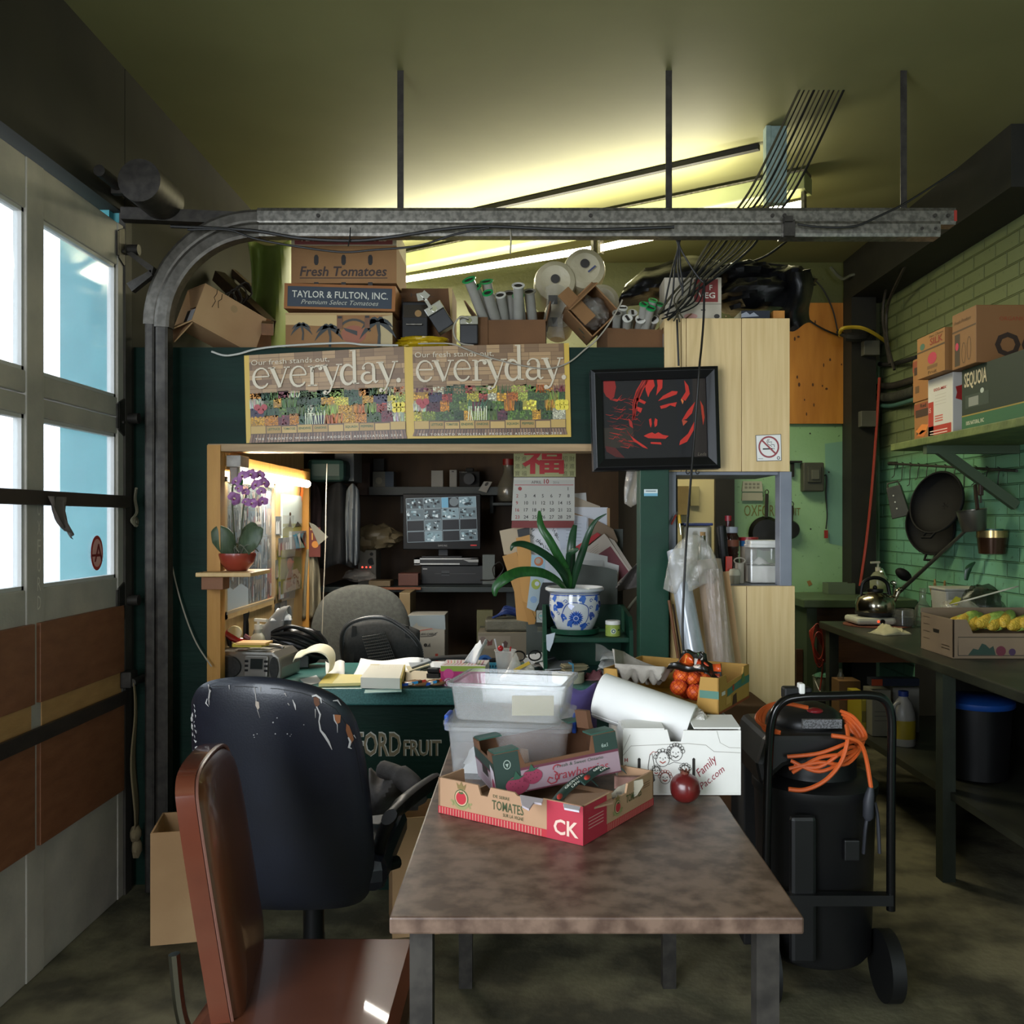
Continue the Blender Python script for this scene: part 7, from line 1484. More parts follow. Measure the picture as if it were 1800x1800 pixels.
t=T('saucepan','dull steel saucepan hanging right of the large wok','saucepan',at(1710,915,4.4),rot=(0,R(-8),0));MB().lathe([(.05,-.05),(.055,-.045),(.068,.05),(.072,.052),(.066,.05),(.05,-.042),(0,-.042)],32).build('bowl',mat('worn_steel','#6a675e',rough=.3,metal=.8),t);MB().bar((.03,.0,.05),(.05,.03,.17),.02,.01).build('handle',mat('brown_handle','#2a1a12',rough=.5),t)
t=T('copper_pot','brown pot with a pale rim hanging at the far right of the wall','pot',at(1744,955,4.4));MB().lathe([(.04,-.055),(.06,-.05),(.068,.03),(0,.03)],32).build('bowl',mat('brown_pot','#3f2a1c',rough=.2,metal=.5),t);MB().cyl((0,0,.028),(0,0,.062),.07,n=32).build('rim',mat('brass_rim','#a08a5a',rough=.25,metal=.8),t);MB().cyl((.0,0,.062),(0,0,.07),.05).build('lid',mat('green_enamel','#1f4a3c',rough=.3),t)
t=T('ladle','long handled ladle slanting across the wall below the woks','ladle',at(1588,1030,5.0));S(MB().cyl(at(1572,1048,5.0),at(1706,925,4.55),.012,.008,n=10),'handle',mat('ladle_steel','#4a4a42',rough=.35,metal=.7),t);S(MB().ell(at(1588,1010,5.04),(.05,.035,.03),16,M=Matrix.Rotation(R(35),4,'Y')),'bowl',IRON,t)
t=T('cleaver','brown handled cleaver hanging near the shelf brace','cleaver',at(1724,850,4.3));S(MB().bar(at(1724,832,4.3),at(1724,871,4.3),.022,.02),'handle',MATS['brown_handle'],t,bevel=.004);S(MB().bar(at(1724,871,4.3),at(1724,884,4.3),.01,.006),'blade',GR,t)
# ============================ sink counter and worktop ========================
CT=mat('old_worktop','#20211a','#2b2c22',rough=.4,scale=6,contrast=(.4,.6));CW=wood('counter_wood','#3d2415','#52331d',st=(1.5,9,9))
t=T('sink_counter','old green edged counter along the back wall','counter',(1.9,5.7,0));zc=.93
S(MB().bx((1.63,5.40,zc-.05),(XR-.005,5.985,zc)),'top',mat('green_edge','#3c4a34','#48573e',rough=.4,scale=9),t,bevel=.006);S(MB().bx((1.69,5.45,.55),(XR-.01,5.48,zc-.051)),'front_board',CW,t);S(MB().bx((1.66,5.44,0),(1.72,5.97,zc-.051)),'end_post',MATS['brace_green'],t)
t=T('work_counter','long dark worktop on posts along the right wall','counter',(1.95,3.6,0));WZ=.85
S(MB().bx((1.585,2.1,WZ-.04),(XR-.005,4.98,WZ)),'worktop',CT,t,bevel=.006);S(MB().bx((1.63,2.1,.32),(XR-.005,4.9,.35)),'lower_shelf',CT,t)
for y in(4.88,3.55,2.2):S(MB().bx((1.60,y-.03,0),(1.65,y+.03,WZ-.041)),'leg',mat('soot_green','#1f241b','#2a3024',rough=.6),t)
S(MB().bx((XR-.03,2.1,.0),(XR-.006,5.38,WZ-.041)),'shade_board',BLACKM,t)  # black board added so the recess under the worktop reads dark
tag(MB().bx((xx(1400,5.5),5.50,0),(1.655,5.53,.62)).build('brown_board',wood('dark_board','#3a2418','#482e1e',st=(1,8,8))),'brown board standing under the left end of the sink counter','board')
t=T('hot_plate','white electric hot plate with a red light on the worktop','hot plate',(xx(1538,4.80),4.80,WZ+.006));HP=mat('cream_enamel_plate','#b5b3a6',rough=.3)
MB().box((0,0,.022),(.26,.2,.036)).build('body',HP,t,bevel=.014);MB().cyl((0,0,.04),(0,0,.052),.085,n=32).build('ring',mat('burner','#1c1b19',rough=.5),t);b=MB();f_=Fr((-.13,-.1005,0),(1,0,0),(0,0,1),(0,-1,0));b.disc(f_,.11,.022,.006,'#ff3a1c',1,0);b.build('indicator',printmat('lit_indicator',.3,emit=1.5),t);MB().cyl((.0,-.1,.022),(0,-.108,.022),.012).cyl((.09,-.1,.022),(.09,-.107,.022),.01).build('dial',BLACKP,t)
tag(MB().cyl((xx(1540,4.8),4.79,WZ+.001),(xx(1540,4.8),4.79,WZ+.005),.17,n=40).build('round_mat',mat('terracotta_mat','#5a3022','#6a3a2a',rough=.7)),'thin rust coloured round mat under the hot plate','mat')
t=T('kettle','round steel kettle with a black handle on the hot plate','kettle',(xx(1538,4.80),4.80,WZ+.059));KS=mat('kettle_steel','#a39c8c',rough=.18,metal=1)
MB().lathe([(.09,0),(.098,.01),(.10,.05),(.09,.085),(.06,.11),(.04,.118),(0,.12)],36).build('body',KS,t);MB().cyl((0,0,.0),(0,0,.012),.1).build('base',BLACKM,t)
MB().cyl((0,0,.118),(0,0,.13),.042,n=24).ell((0,0,.138),.012,12).build('lid',BLACKP,t);MB().tube(bez([(.07,0,.06),(.105,0,.085),(.125,0,.125),(.14,0,.13)],6),[.02]*6+[.015]*6+[.010]*7,10).build('spout',KS,t)
MB().tube(bez([(-.075,0,.10),(-.06,0,.165),(0,0,.19),(.06,0,.165),(.078,0,.10)],6),.010,8).build('handle',BLACKP,t)
t=T('soap_bottle','pump bottle with yellow liquid on the sink counter','bottle',(xx(1549,5.5),5.55,zc+.001));MB().lathe([(.045,0),(.048,.01),(.048,.07),(.05,.12),(.03,.15),(.014,.16),(0,.16)],24).build('body',thin('soap_plastic',clear=.45,rough=.2,body='#b5b59a'),t);MB().lathe([(.044,.004),(.046,.07),(0,.07)],24).build('liquid',mat('soap_yellow','#8a8a1c',rough=.3),t);MB().cyl((0,0,.16),(0,0,.185),.016).cyl((0,0,.185),(0,0,.215),.006).bar((.01,0,.215),(-.045,0,.213),.016,.012).build('pump_head',mat('pump_pale','#9f9c8c',rough=.3),t)
t=T('tap','chrome tap over the sink counter behind the kettle','tap',(xx(1565,5.7),5.75,zc+.001));MB().cyl((0,0,0),(0,0,.09),.016).tube(bez([(0,0,.09),(-.06,-.1,.13),(-.12,-.22,.17),(-.13,-.25,.15)],6),.012,8).build('spout',CHROME,t);MB().cyl((.05,0,0),(.05,0,.06),.013).ell((.05,0,.075),(.03,.03,.018),14).build('knob',CHROME,t)
t=T('dish_rack_tub','low dim basin at the back of the sink counter','basin',(xx(1478,5.8),5.84,zc+.001));b=carton(.17,.12,.07,.006);b.build('tub',mat('grey_green_plastic','#56634f',rough=.4),t)
t=T('utensil_jar','glass jar of wooden chopsticks and spoons by the sink','utensil jar',(xx(1618,5.15),4.88,WZ+.001));MB().lathe([(.05,0),(.055,.12),(.052,.12),(.047,.004),(0,.004)],24).build('jar',thin('cloudy_glass',clear=.6,rough=.1,body='#8f8a72'),t)
for k in range(7):a=k*.9;MB().cyl((.02*math.cos(a),.02*math.sin(a),.006),(.06*math.cos(a),.06*math.sin(a),.2+.015*(k%3)),.005,n=6).build('chopstick',mat('chopstick_wood','#8a6a3a',rough=.6),t)
t=T('glass_jar','wide clear glass jar on the worktop right of the hot plate','jar',(xx(1596,4.66),4.72,WZ+.001));MB().lathe([(.055,0),(.06,.01),(.06,.085),(.052,.09),(.048,.085),(.054,.012),(0,.006)],28).build('glass',thin('jar_glass',clear=.72,rough=.05,body='#8a8a80'),t);MB().cyl((0,0,.007),(0,0,.05),.05,n=24).build('contents',mat('grey_beans','#2f3236','#43474b',rough=.6,scale=60),t)
t=T('clear_bottle','tall clear bottle beside the wide glass jar','bottle',(xx(1628,4.72),4.76,WZ+.001));MB().lathe([(.038,0),(.04,.01),(.04,.09),(.016,.13),(.016,.19),(.018,.195),(0,.195)],24).build('glass',MATS['jar_glass'],t)
t=T('white_tub','large white plastic tub on the worktop behind the corn box','tub',(xx(1672,4.7),4.62,WZ+.001));MB().box((0,0,.10),(.19,.16,.2),taper=1.12).build('body',mat('dull_white','#8a877c','#96938a',rough=.45),t,bevel=.012);MB().box((0,0,.205),(.225,.19,.012)).build('rim',mat('dull_white2','#9a978c',rough=.45),t,bevel=.004)
b=MB();b.ell((xx(1690,4.2),4.22,WZ+.10),(.11,.09,.085),24,amp=.35,fq=4,seed=15);ob=b.build('vegetable_bag',FILM);ob.location.z=WZ+.001;tag(ob,'clear bag with yellow print between the white tub and the corn box','bag');b=MB();f_=FP(4.12);b.poly(f_,[(1668,1062),(1680,1048),(1690,1052),(1682,1064)],'#a39a1c',0,0);b.build('yellow_print',PR,ob,world=True)
b=MB();b.ell((xx(1726,4.36),4.36,WZ+.12),(.10,.085,.11),24,amp=.3,fq=4,seed=17);ob=b.build('herb_bag',thin('dark_film',clear=.4,rough=.12,body='#2f3626',bump=.6,bscale=22));ob.location.z=WZ+.001;tag(ob,'bag of dark green herbs at the far right of the worktop','bag')
b=MB();leafblade(b,[at(1698,1020,4.5),at(1702,1000,4.5),at(1714,988,4.5)],[.008,.016,.003],.2);S(b,'leaf',LEAFD,ob,solid=.002)
b=MB();b.grid(lambda u,v:V((xx(1690,3.85)+.22*u,3.95-.14*v,WZ+.185+.06*u+.03*v)),4,4);ob=tag(b.build('paper_tray',mat('tray_white','#a9a595',rough=.6),solid=.006),'white paper tray lying tilted on the corn box','tray')
b=MB();crumple(b,(xx(1560,4.45),4.42,WZ+.001),.16,.12,.045,4,amp=.3,rz=.3);tag(b.build('dish_cloth',mat('cream_cloth','#a09a7a','#aaa586',rough=.9),solid=.004),'crumpled cream cloth on the worktop in front of the hot plate','cloth')
# corn box
cx0,cd0=1.686,3.62
t=T('corn_box','open cardboard produce box of corn cobs on the worktop','box',(cx0+.24,cd0+.15,WZ+.001))
b=MB();Wb,Db,Hb=.48,.30,.155;x0=-Wb/2;TK=mat('kraft_board','#6d5b48','#796650',rough=.8,scale=4)
b.bx((-Wb/2,-.15,0),(Wb/2,.15,.005));b.bx((-Wb/2,-.15,.005),(-Wb/2+.006,.15,Hb));b.bx((Wb/2-.006,-.15,.005),(Wb/2,.15,Hb));b.bx((-Wb/2,.144,.005),(Wb/2,.15,Hb+.02))
fr=Fr((-Wb/2,-.15,0),(1,0,0),(0,0,1),(0,-1,0));b.prism(fr,[(0,.005),(Wb,.005),(Wb,Hb),(.44,Hb),(.40,.10),(.08,.10),(.055,Hb),(0,Hb)],.006)
b.stroke(fr,[(.02,.012),(.02,.085),(.46,.085),(.46,.012),(.02,.012)],.003,'#2a2418');b.poly(fr,[(.06,.014),(.08,.04),(.10,.035),(.115,.06),(.13,.055),(.145,.04),(.16,.05),(.17,.014)],'#1e3328');b.disc(fr,.19,.03,.02,'#5a1f2c',2);b.disc(fr,.235,.026,.014,'#3c2440',2)
fl=Fr((-Wb/2,.15,0),(0,-1,0),(0,0,1),(-1,0,0));b.poly(fl,[(.12,.10),(.18,.10),(.175,.085),(.125,.085)],'#120d08');[b.rect(fl,.2,.03+.012*k,.27,.034+.012*k,'#3a2c1c')for k in range(2)];[b.rect(fl,.03,.05+.03*k,.09,.053+.03*k,'#4a3a28')for k in range(4)]
b.build('body',[TK,PR],t,bevel=.001)
CORN=mat('corn_kernels','#b5932c','#c9a940',rough=.4,scale=60,bump=.8,bscale=120);HUSK=mat('corn_husk','#7d9a3a','#a3b55a',rough=.6,stretch=(40,40,2),scale=3)
for i in range(8):
 c=V((cx0+.075+.044*i,cd0+.14+.012*(i%3),WZ+.128+.010*(i%2)));k=T('corn_cob',('corn cob nearest the left rim of its box, husk tip out','corn cob second from the left rim of its box','pale corn cob third from the left rim of its box','corn cob fourth from the left rim, tip lowered','corn cob fifth from the left rim of its box','corn cob sixth from the left rim of its box','corn cob seventh from the left rim of its box','corn cob at the right end of its box')[i],'corn',c,R(-52+9*(i%3)),'corn cobs in the box')
 k.rotation_euler.x=R(9)
 Mx=Matrix.Rotation(R(90),4,'X');MB().lathe([(0,-.10),(.012,-.095),(.021,-.06),(.025,0),(.023,.06),(.012,.085),(0,.09)],16,Mx).build('kernels',CORN,k);b=MB();b.lathe([(.020,-.105),(.028,-.05),(.029,0),(.020,.05)],16,Mx@Matrix.Translation((.004,-.006,-.012)));b.build('husk',HUSK,k,solid=.002)
 # lower shelf under the worktop
LS=.351
def low(name,lab,cat,px0,px1,py0,d,dep,c,draw=None):
 return shelfbox(name,lab,cat,px0,px1,py0,d,dep,LS,c,draw)
low('carton','tall brown carton under the worktop left of the yellow box','carton',1475,1513,1197,4.70,.12,'#6a4c2a')
low('yellow_box','yellow box standing under the worktop beside the brown carton','box',1514,1531,1222,4.5,.2,'#9a8a1c',lambda b,f:(b.rect(f,1515,1250,1530,1270,'#6a5f1c',1,0),b.rect(f,1516,1226,1529,1232,'#c2b23a',1,0)))
low('white_sack','tall dull white packet under the worktop left of the bleach','packet',1533,1566,1213,4.42,.12,'#6e6b5c',lambda b,f:[b.rect(f,1537,1250+8*k,1560,1252+8*k,'#57544a',1,0)for k in range(3)])
low('white_carton','dull white carton behind the bleach jug','carton',1570,1616,1208,4.5,.14,'#77746a')
t=T('cling_film_box','long dark roll box with an orange end above the white packet','roll box',at(1570,1206,4.40));S(MB().bx((xx(1532,4.4),4.40,zz(1206,4.4)),(xx(1616,4.4),4.46,zz(1193,4.4))),'box',mat('navy_card','#141a26',rough=.5),t);S(MB().bx((xx(1532,4.4)+.0,4.397,zz(1205,4.4)),(xx(1551,4.4),4.3995,zz(1194,4.4))),'orange_label',mat('orange_label','#8a3414',rough=.5),t)
t.location.z=t.location.z
t=T('bleach_jug','white bleach jug with a yellow label and blue cap under the worktop','jug',(xx(1591,4.24),4.26,LS))
MB().lathe([(.05,0),(.054,.006),(.054,.13),(.050,.155),(.036,.20),(.02,.222),(.02,.23),(0,.23)],28,sx=1.0).build('body',mat('jug_white','#8b8880','#959289',rough=.4),t);MB().cyl((0,0,.228),(0,0,.252),.023,n=20).build('cap',mat('cap_blue','#1c2f6a',rough=.4),t);MB().lathe([(.0548,.035),(.0548,.12)],28).build('label',mat('label_yellow','#8f7d1c',rough=.5),t);MB().tube(bez([(-.030,-.03,.205),(-.052,-.03,.19),(-.056,-.03,.15),(-.045,-.03,.12)],5),.009,8).build('handle',MATS['jug_white'],t)
t=T('blue_lid_bin','black bin with a bright blue lid under the worktop','bin',(1.83,3.72,LS));MB().lathe([(.10,0),(.115,.01),(.13,.3),(.126,.3),(.11,.012),(0,.012)],36).build('body',BLACKP,t);MB().lathe([(.138,.295),(.142,.3),(.142,.318),(.12,.33),(0,.332)],36).build('lid',mat('lid_blue','#123a7a',rough=.35),t);MB().tube(bez([(-.13,-.04,.25),(-.16,-.06,.2),(-.15,-.06,.12)],5),.006,6).build('handle',DARKSTEEL,t)
t=T('glass_bottle','small clear bottle standing on the brown carton under the worktop','bottle',(xx(1480,4.74),4.76,zz(1197,4.72)+.001));MB().lathe([(.016,0),(.018,.02),(.008,.04),(.008,.055),(0,.055)],16).build('glass',MATS['jar_glass'],t)
t=T('white_bucket','pale plastic bucket on the floor board under the sink counter','bucket',(xx(1440,5.3),5.24,0));tag(MB().bx((xx(1405,5.3),5.12,0),(xx(1462,5.3),5.37,zz(1222,5.3))).build('plinth',BLACKM),'dark low plinth under the pale bucket','plinth');zq=zz(1222,5.3)+.001;t.location.z=zq
MB().lathe([(.045,0),(.048,.004),(.055,.12),(.058,.122),(.052,.122),(.044,.006),(0,.006)],28).build('body',mat('bucket_pale','#75796b',rough=.5),t);MB().tube(bez([(-.05,-.01,.11),(-.03,-.06,.04),(.03,-.06,.03),(.055,-.01,.11)],5),.003,6).build('handle',WHITE,t);b=MB();crumple(b,(0,0,.115),.10,.07,.03,6);b.build('green_rag',mat('rag_green','#3f6a55',rough=.9),t,solid=.003)
b=MB()
for k in range(6):b.tube([V((xx(1444,4.95)+(.034+.004*k)*math.cos(a+.2*k)*.8,5.0+.004*k,zz(1137,4.95)+(.075+.009*(k*5%6))*math.sin(a)))for a in[i*PI/12 for i in range(25)]],.0038,6)
b.tube(bez([at(1447,1160,4.95),at(1445,1185,5.0),at(1441,1214,5.0)],5),.004,6);tag(b.build('red_cord_coil',CORD_R),'coil of red cord hanging from the end of the worktop','cord')
# ============================ shop vacuum =====================================
VX,VY=xx(1436,2.75),2.78
t=T('shop_vacuum','black shop vacuum with a tube frame and orange cord','vacuum cleaner',(VX,VY,0));VB=mat('vacuum_black','#141415','#19191a',rough=.4)
MB().lathe([(.150,.10),(.165,.12),(.178,.58),(.185,.59),(.185,.615),(.165,.63),(.125,.635),(.12,.71),(0,.715)],40).build('drum',VB,t)
b=MB();b.prism(Fr((0,-.165,0),(1,0,0),(0,0,1),(0,-1,0)),[(-.20,.63),(-.17,.66),(-.135,.69),(.06,.755),(.075,.785),(-.19,.785),(-.215,.70)],.30);b.build('collar',VB,t,bevel=.02)
b=MB();b.ell((-.03,.0,.79),(.115,.115,.06),30,flat=-.3);b.build('motor_head',VB,t)
MB().ell((-.02,-.07,.833),(.026,.018,.010),16).build('red_button',mat('button_red','#7c1820',rough=.3),t);MB().box((-.012,-.113,.805),(.115,.012,.026)).build('name_plate',mat('speckled_plate','#4a4a4a','#77777a',rough=.4,scale=220,contrast=(.45,.55)),t)
def vl(px,py,d):return at(px,py,d)-V((VX,VY,0))
fr_=[(1346,1600,2.58),(1348,1460,2.58),(1352,1320,2.58),(1358,1262,2.58),(1376,1234,2.58),(1408,1225,2.58),(1470,1223,2.58),(1530,1222,2.58),(1556,1232,2.58),(1567,1262,2.58),(1567,1330,2.58),(1566,1460,2.58),(1566,1600,2.58)]
MB().tube(bez([vl(*p)for p in fr_],6),.0125,12).build('tube_frame',mat('gloss_tube','#0c0c0d',rough=.18),t)
MB().box(vl(1400,1225,2.60)+V((0,0,.012)),(.08,.04,.035)).build('latch',BLACKR,t,bevel=.006);MB().box(vl(1408,1222,2.585)+V((0,0,.02)),(.016,.03,.03)).build('white_clip',WHITE,t,bevel=.004)
MB().bar(vl(1345,1580,2.58),vl(1567,1580,2.58),.03,.03).build('axle_bar',VB,t)
for s_ in(-1,1):MB().cyl((s_*.175-.02,-.12,.10),(s_*.175+.02,-.12,.10),.10,n=28).build('wheel',BLACKR,t);MB().cyl((s_*.11,.12,.04),(s_*.11+.03,.12,.04),.04,n=18).build('caster',BLACKR,t)
MB().box((-.09,-.185,.35),(.075,.03,.42)).build('side_rib',VB,t,bevel=.012);MB().box((.05,-.182,.46),(.045,.018,.06)).build('drum_clip',VB,t,bevel=.004)
b=MB()
for k in range(5):
 b.tube(bez([vl(1384+k*3,1330+(k*3%5)*7,2.595),vl(1440,1324+(k*2%5)*8,2.575),vl(1490,1306+(k*4%5)*9,2.585),vl(1522-4*k,1296+4*k,2.63),vl(1502-3*k,1262+5*k,2.66),vl(1478+3*k,1250+6*k,2.70)],6),.0055,7)
b.tube(bez([vl(1462,1293,2.56),vl(1490,1297,2.56),vl(1512,1306,2.57),vl(1523,1335,2.58),vl(1531,1384,2.58)],6),.0062,7)
b.tube(bez([vl(1386,1387,2.555),(vl(1415,1388,2.55)),vl(1450,1372,2.55),vl(1478,1340,2.55),vl(1490,1300,2.56),vl(1488,1275,2.6)],6),.0062,7)
for k in range(3):b.tube(bez([vl(1372,1288,2.6),vl(1345,1283-3*k,2.62),vl(1342-6*k,1262,2.64),vl(1352-3*k,1243,2.66),vl(1375,1236,2.66),vl(1420,1244,2.66)],6),.0062,7)
b.build('orange_cord',CORD_O,t)
b=MB();b.tube([vl(1531,1384,2.58),vl(1529,1396,2.58),vl(1527,1408,2.58),vl(1526,1436,2.58),vl(1525,1442,2.58)],[.008,.013,.015,.015,.008],12);b.tube(bez([vl(1524,1440,2.58),vl(1521,1460,2.58),vl(1518,1500,2.6)],4),.005,6);b.tube(bez([vl(1538,1410,2.6),vl(1543,1440,2.6),vl(1546,1500,2.6)],4),.005,6);b.build('plug',mat('plug_grey','#33343a',rough=.5),t)
tag(MB().bx((xx(1301,3.05),3.0,0),(xx(1352,3.05),3.19,.63)).build('black_crate',BLACKM,bevel=.006),'dark crate on the floor left of the vacuum','crate')
b=MB()
for k in range(3):b.tube(bez([at(1318+4*k,1290,3.0),at(1328,1268-3*k,2.98),at(1345,1262+3*k,2.96),at(1352,1285,2.98)],5),.012,8)
tag(b.build('brown_hose',mat('hose_brown','#6a3a22',rough=.5)),'short coil of brown hose on the dark crate behind the vacuum','hose')
# ============================ table in the foreground =========================
TZ=.72
t=T('work_table','mottled brown table in the foreground piled with boxes','table',(.11,2.15,0))
S(MB().bx((-.24,1.56,TZ-.03),(.472,2.80,TZ)),'tabletop',mat('mottled_laminate','#4a382e','#6f5a4c',rough=.4,scale=24,contrast=(.38,.62)),t,bevel=.004)
for x in(-.19,.42):
 for y in(1.62,2.74):S(MB().bx((x-.02,y-.02,0),(x+.02,y+.02,TZ-.031)),'leg',DARKSTEEL,t)
TT=TZ+.001
# --- printed tomato tray
A=V((.113,1.90));e1=V((-.83,.557)).normalized();e2=V((.557,.83)).normalized();L1,L2,TH=.39,.33,.082
ang=math.atan2(-e1.y,-e1.x) # local +x runs from the left corner to the near corner
t=T('tomato_tray','open tomato tray with a crown emblem and red stripes at the front of the table','box',(A.x,A.y,TT),ang)
KB=mat('tray_kraft','#a58163','#b08c6c',rough=.8,scale=4)
def notch(b,fr,L,H,notches,th=.005):
 pts=[(0,0),(L,0),(L,H)];
 for a,c,dp in reversed(notches):pts+=[(c,H),(c-.008,H-dp),(a+.008,H-dp),(a,H)]
 b.prism(fr,pts+[(0,H)],th)
b=MB();b.bx((-L1,0,0),(0,L2,.005))
fF=Fr((-L1,0,0),(1,0,0),(0,0,1),(0,-1,0));fRt=Fr((0,0,0),(0,1,0),(0,0,1),(1,0,0));fBk=Fr((0,L2,0),(-1,0,0),(0,0,1),(0,1,0));fLt=Fr((-L1,L2,0),(0,-1,0),(0,0,1),(-1,0,0))
notch(b,fF,L1,TH,[(.115,.15,.022),(.215,.29,.006)]);notch(b,fRt,L2,TH,[(.12,.20,.02)]);notch(b,fBk,L1,TH,[(.09,.36,.066)]);notch(b,fLt,L2,TH,[(.03,.24,.062)])
# emblem, lettering and stripes
def crest(fr,x,y,s):
 b.disc(fr,x,y,.020*s,'#4c5a34',1,n=26);b.disc(fr,x,y,.0175*s,'#c4a483',2,n=26);b.disc(fr,x,y,.0145*s,'#b02a34',3,n=22)
 b.poly(fr,[(x-.010*s,y+.020*s),(x-.014*s,y+.034*s),(x-.006*s,y+.028*s),(x,y+.038*s),(x+.006*s,y+.028*s),(x+.014*s,y+.034*s),(x+.010*s,y+.020*s)],'#7d6a40',2);b.poly(fr,[(x-.008*s,y+.012*s),(x-.003*s,y+.016*s),(x,y+.012*s),(x+.003*s,y+.017*s),(x+.008*s,y+.011*s),(x,y+.009*s)],'#4c5a34',4)
 b.stroke(fr,[(x+.023*s*math.cos(a),y+.023*s*math.sin(a))for a in[R(200+14*k)for k in range(11)]],.007*s,'#8d8a5a',2);b.stroke(fr,[(x-.030*s,y-.008*s),(x-.022*s,y-.014*s),(x-.026*s,y-.020*s)],.005*s,'#8d8a5a',2);b.stroke(fr,[(x+.030*s,y-.008*s),(x+.022*s,y-.014*s),(x+.026*s,y-.020*s)],.005*s,'#8d8a5a',2)
crest(fF,.068,.045,1.0)
b.text(fF,'TOMATES',.155,.036,.021,'#3f4a2c',w=.085,bold=.01);b.text(fF,'DE SERRE',.158,.062,.007,'#3f4a2c',w=.045);b.text(fF,'SUR LA VIGNE',.185,.024,.008,'#3f4a2c',w=.055)
b.rect(fF,0,0,.30,.017,'#b02a34');[b.rect(fF,.004+.008*k,.001,.0062+.008*k,.016,'#c08a78',2)for k in range(36)];b.rect(fF,.30,0,L1,TH-.001,'#a8283a');b.text(fF,'CK',.318,.014,.032,'#d6b9a8',bold=.02,z=3)
b.rect(fRt,0,0,.10,TH-.001,'#a8283a');[b.rect(fRt,.02,.05-.007*k,.085,.052-.007*k,'#c78a84',2)for k in range(4)];b.rect(fRt,.10,0,L2,.017,'#b02a34');[b.rect(fRt,.104+.008*k,.001,.1062+.008*k,.016,'#c08a78',2)for k in range(28)]
crest(fRt,.15,.042,.75);b.text(fRt,'TOMATES',.19,.040,.018,'#4a5632',w=.075,bold=.01);[b.rect(fRt,.275,.062-.005*k,.31,.064-.005*k,'#7d5c44')for k in range(3)]
for k in range(3):b.rect(fLt,.28-.01*k,.02,.285-.01*k,.04,'#8d6a4c')
b.build('body',[KB,PR],t,bevel=.0008)
inv_t=mw(t).inverted()
def tl(px,py,z):p=at(px,py,dz(py,z));return inv_t@p
# things lying in the tray
def inlay(name,lab,cat,poly,c,z,draw=None,h=.004):
 pts=[at(x,y,dz(y,z))for x,y in poly];b=MB();n=len(pts)
 b.add([p for p in pts]+[p-V((0,0,h))for p in pts],[tuple(range(n)),tuple(range(2*n-1,n-1,-1))]+[(i,n+i,n+(i+1)%n,(i+1)%n)for i in range(n)],0,hx(c));o=b.build(name,PR,base=(pts[0].x,pts[0].y,z-h));return tag(o,lab,cat)
def band(name,lab,pxs,z0,z1,w,c,txt):
 q=[at(x,y,dz(y,z0))for x,y in pxs];q=bez(q,8);b=MB();k=len(q);nrm=V((.5,-.6,0)).normalized()
 vs=[]
 for i,p in enumerate(q):
  u=i/(k-1);p=p+V((0,0,z1*math.sin(u*PI)));vs+=[p+nrm*w/2+V((0,0,-.004)),p-nrm*w/2+V((0,0,.004))]
 b.add(vs,[(2*i,2*i+1,2*i+3,2*i+2)for i in range(k-1)],0,hx(c),True)
 class BF(Fr):
  def __init__(s):pass
  def __call__(s,x,y,zc=0):
   i=min(int(x*(k-1)),k-2);f=x*(k-1)-i;a=vs[2*i].lerp(vs[2*i+2],f);c_=vs[2*i+1].lerp(vs[2*i+3],f);nn=V((0,-.4,.9));return a.lerp(c_,y)+nn*zc
 f=BF();b.text(f,txt,.28,.55,.28,'#cfd2c8',w=.36,z=1,m=0,bold=.02);b.text(f,'CANADA',.36,.15,.28,'#cfd2c8',w=.24,z=1,m=0,bold=.02);b.disc(f,.14,.5,.05,'#b5342a',1,0,ry=.3,n=10)
 return tag(b.build(name,PR,solid=.0015),lab,'band','green lettered bands in the tray')
band('lettered_band','dark green handle band lettered Grown in Canada, nearer the front of the tray',[(975,1412),(1000,1392),(1030,1372),(1046,1378)],.79,.012,.022,'#1f3a34','GROWN IN')
band('lettered_band','dark green handle band lettered Grown in Canada, farther back in the tray',[(1022,1376),(1050,1362),(1080,1350),(1096,1356)],.80,.012,.022,'#1f3a34','GROWN IN')
def crescent(b,f):pass
inlay('torn_flap','torn white printed flap folded over the front rim of the tray','flap',[(914,1397),(955,1404),(952,1412),(938,1410),(930,1422),(918,1416)],'#b5aab0',TZ+TH+.006)
inlay('white_label','small white printed label in the near corner of the tray','label',[(990,1412),(1020,1418),(1018,1425),(992,1420)],'#bdb6bc',TZ+TH+.008)
b=MB();f2=FQ([(990,1398),(1072,1398),(1070,1424),(1020,1424)],2.02,1,1)
inlay('brown_insert','flat brown card insert lying inside the tomato tray','insert',[(985,1396),(1072,1392),(1078,1410),(1025,1424),(1000,1418)],'#8f6f58',TZ+TH-.012)
b=MB();f_=FQ([(1072,1398),(1128,1372),(1132,1386),(1118,1404)],2.08,1,1)
pts=[(1072,1399),(1086,1384),(1110,1374),(1130,1370),(1131,1380),(1120,1398),(1104,1407),(1072,1409)]
b.prism(FP(2.09),pts,.004,0,hx('#9c9582'));b.poly(FP(2.09),[(1072,1402),(1104,1400),(1118,1396),(1104,1407),(1072,1409)],'#6b6a66',1,0)
for x,y in((1083,1392),(1105,1385)):[b.rect(FP(2.09),x,y+2.5*k,x+10,y+1+2.5*k,'#4a463c',1,0)for k in range(2)]
b.poly(FP(2.09),[(1094,1404),(1096,1396),(1100,1402),(1105,1395),(1107,1403)],'#1c1c1a',2,0)
o=tag(b.build('moulded_sleeve',PR),'grey and cream printed carton sleeve standing at the right rim of the tray','sleeve')
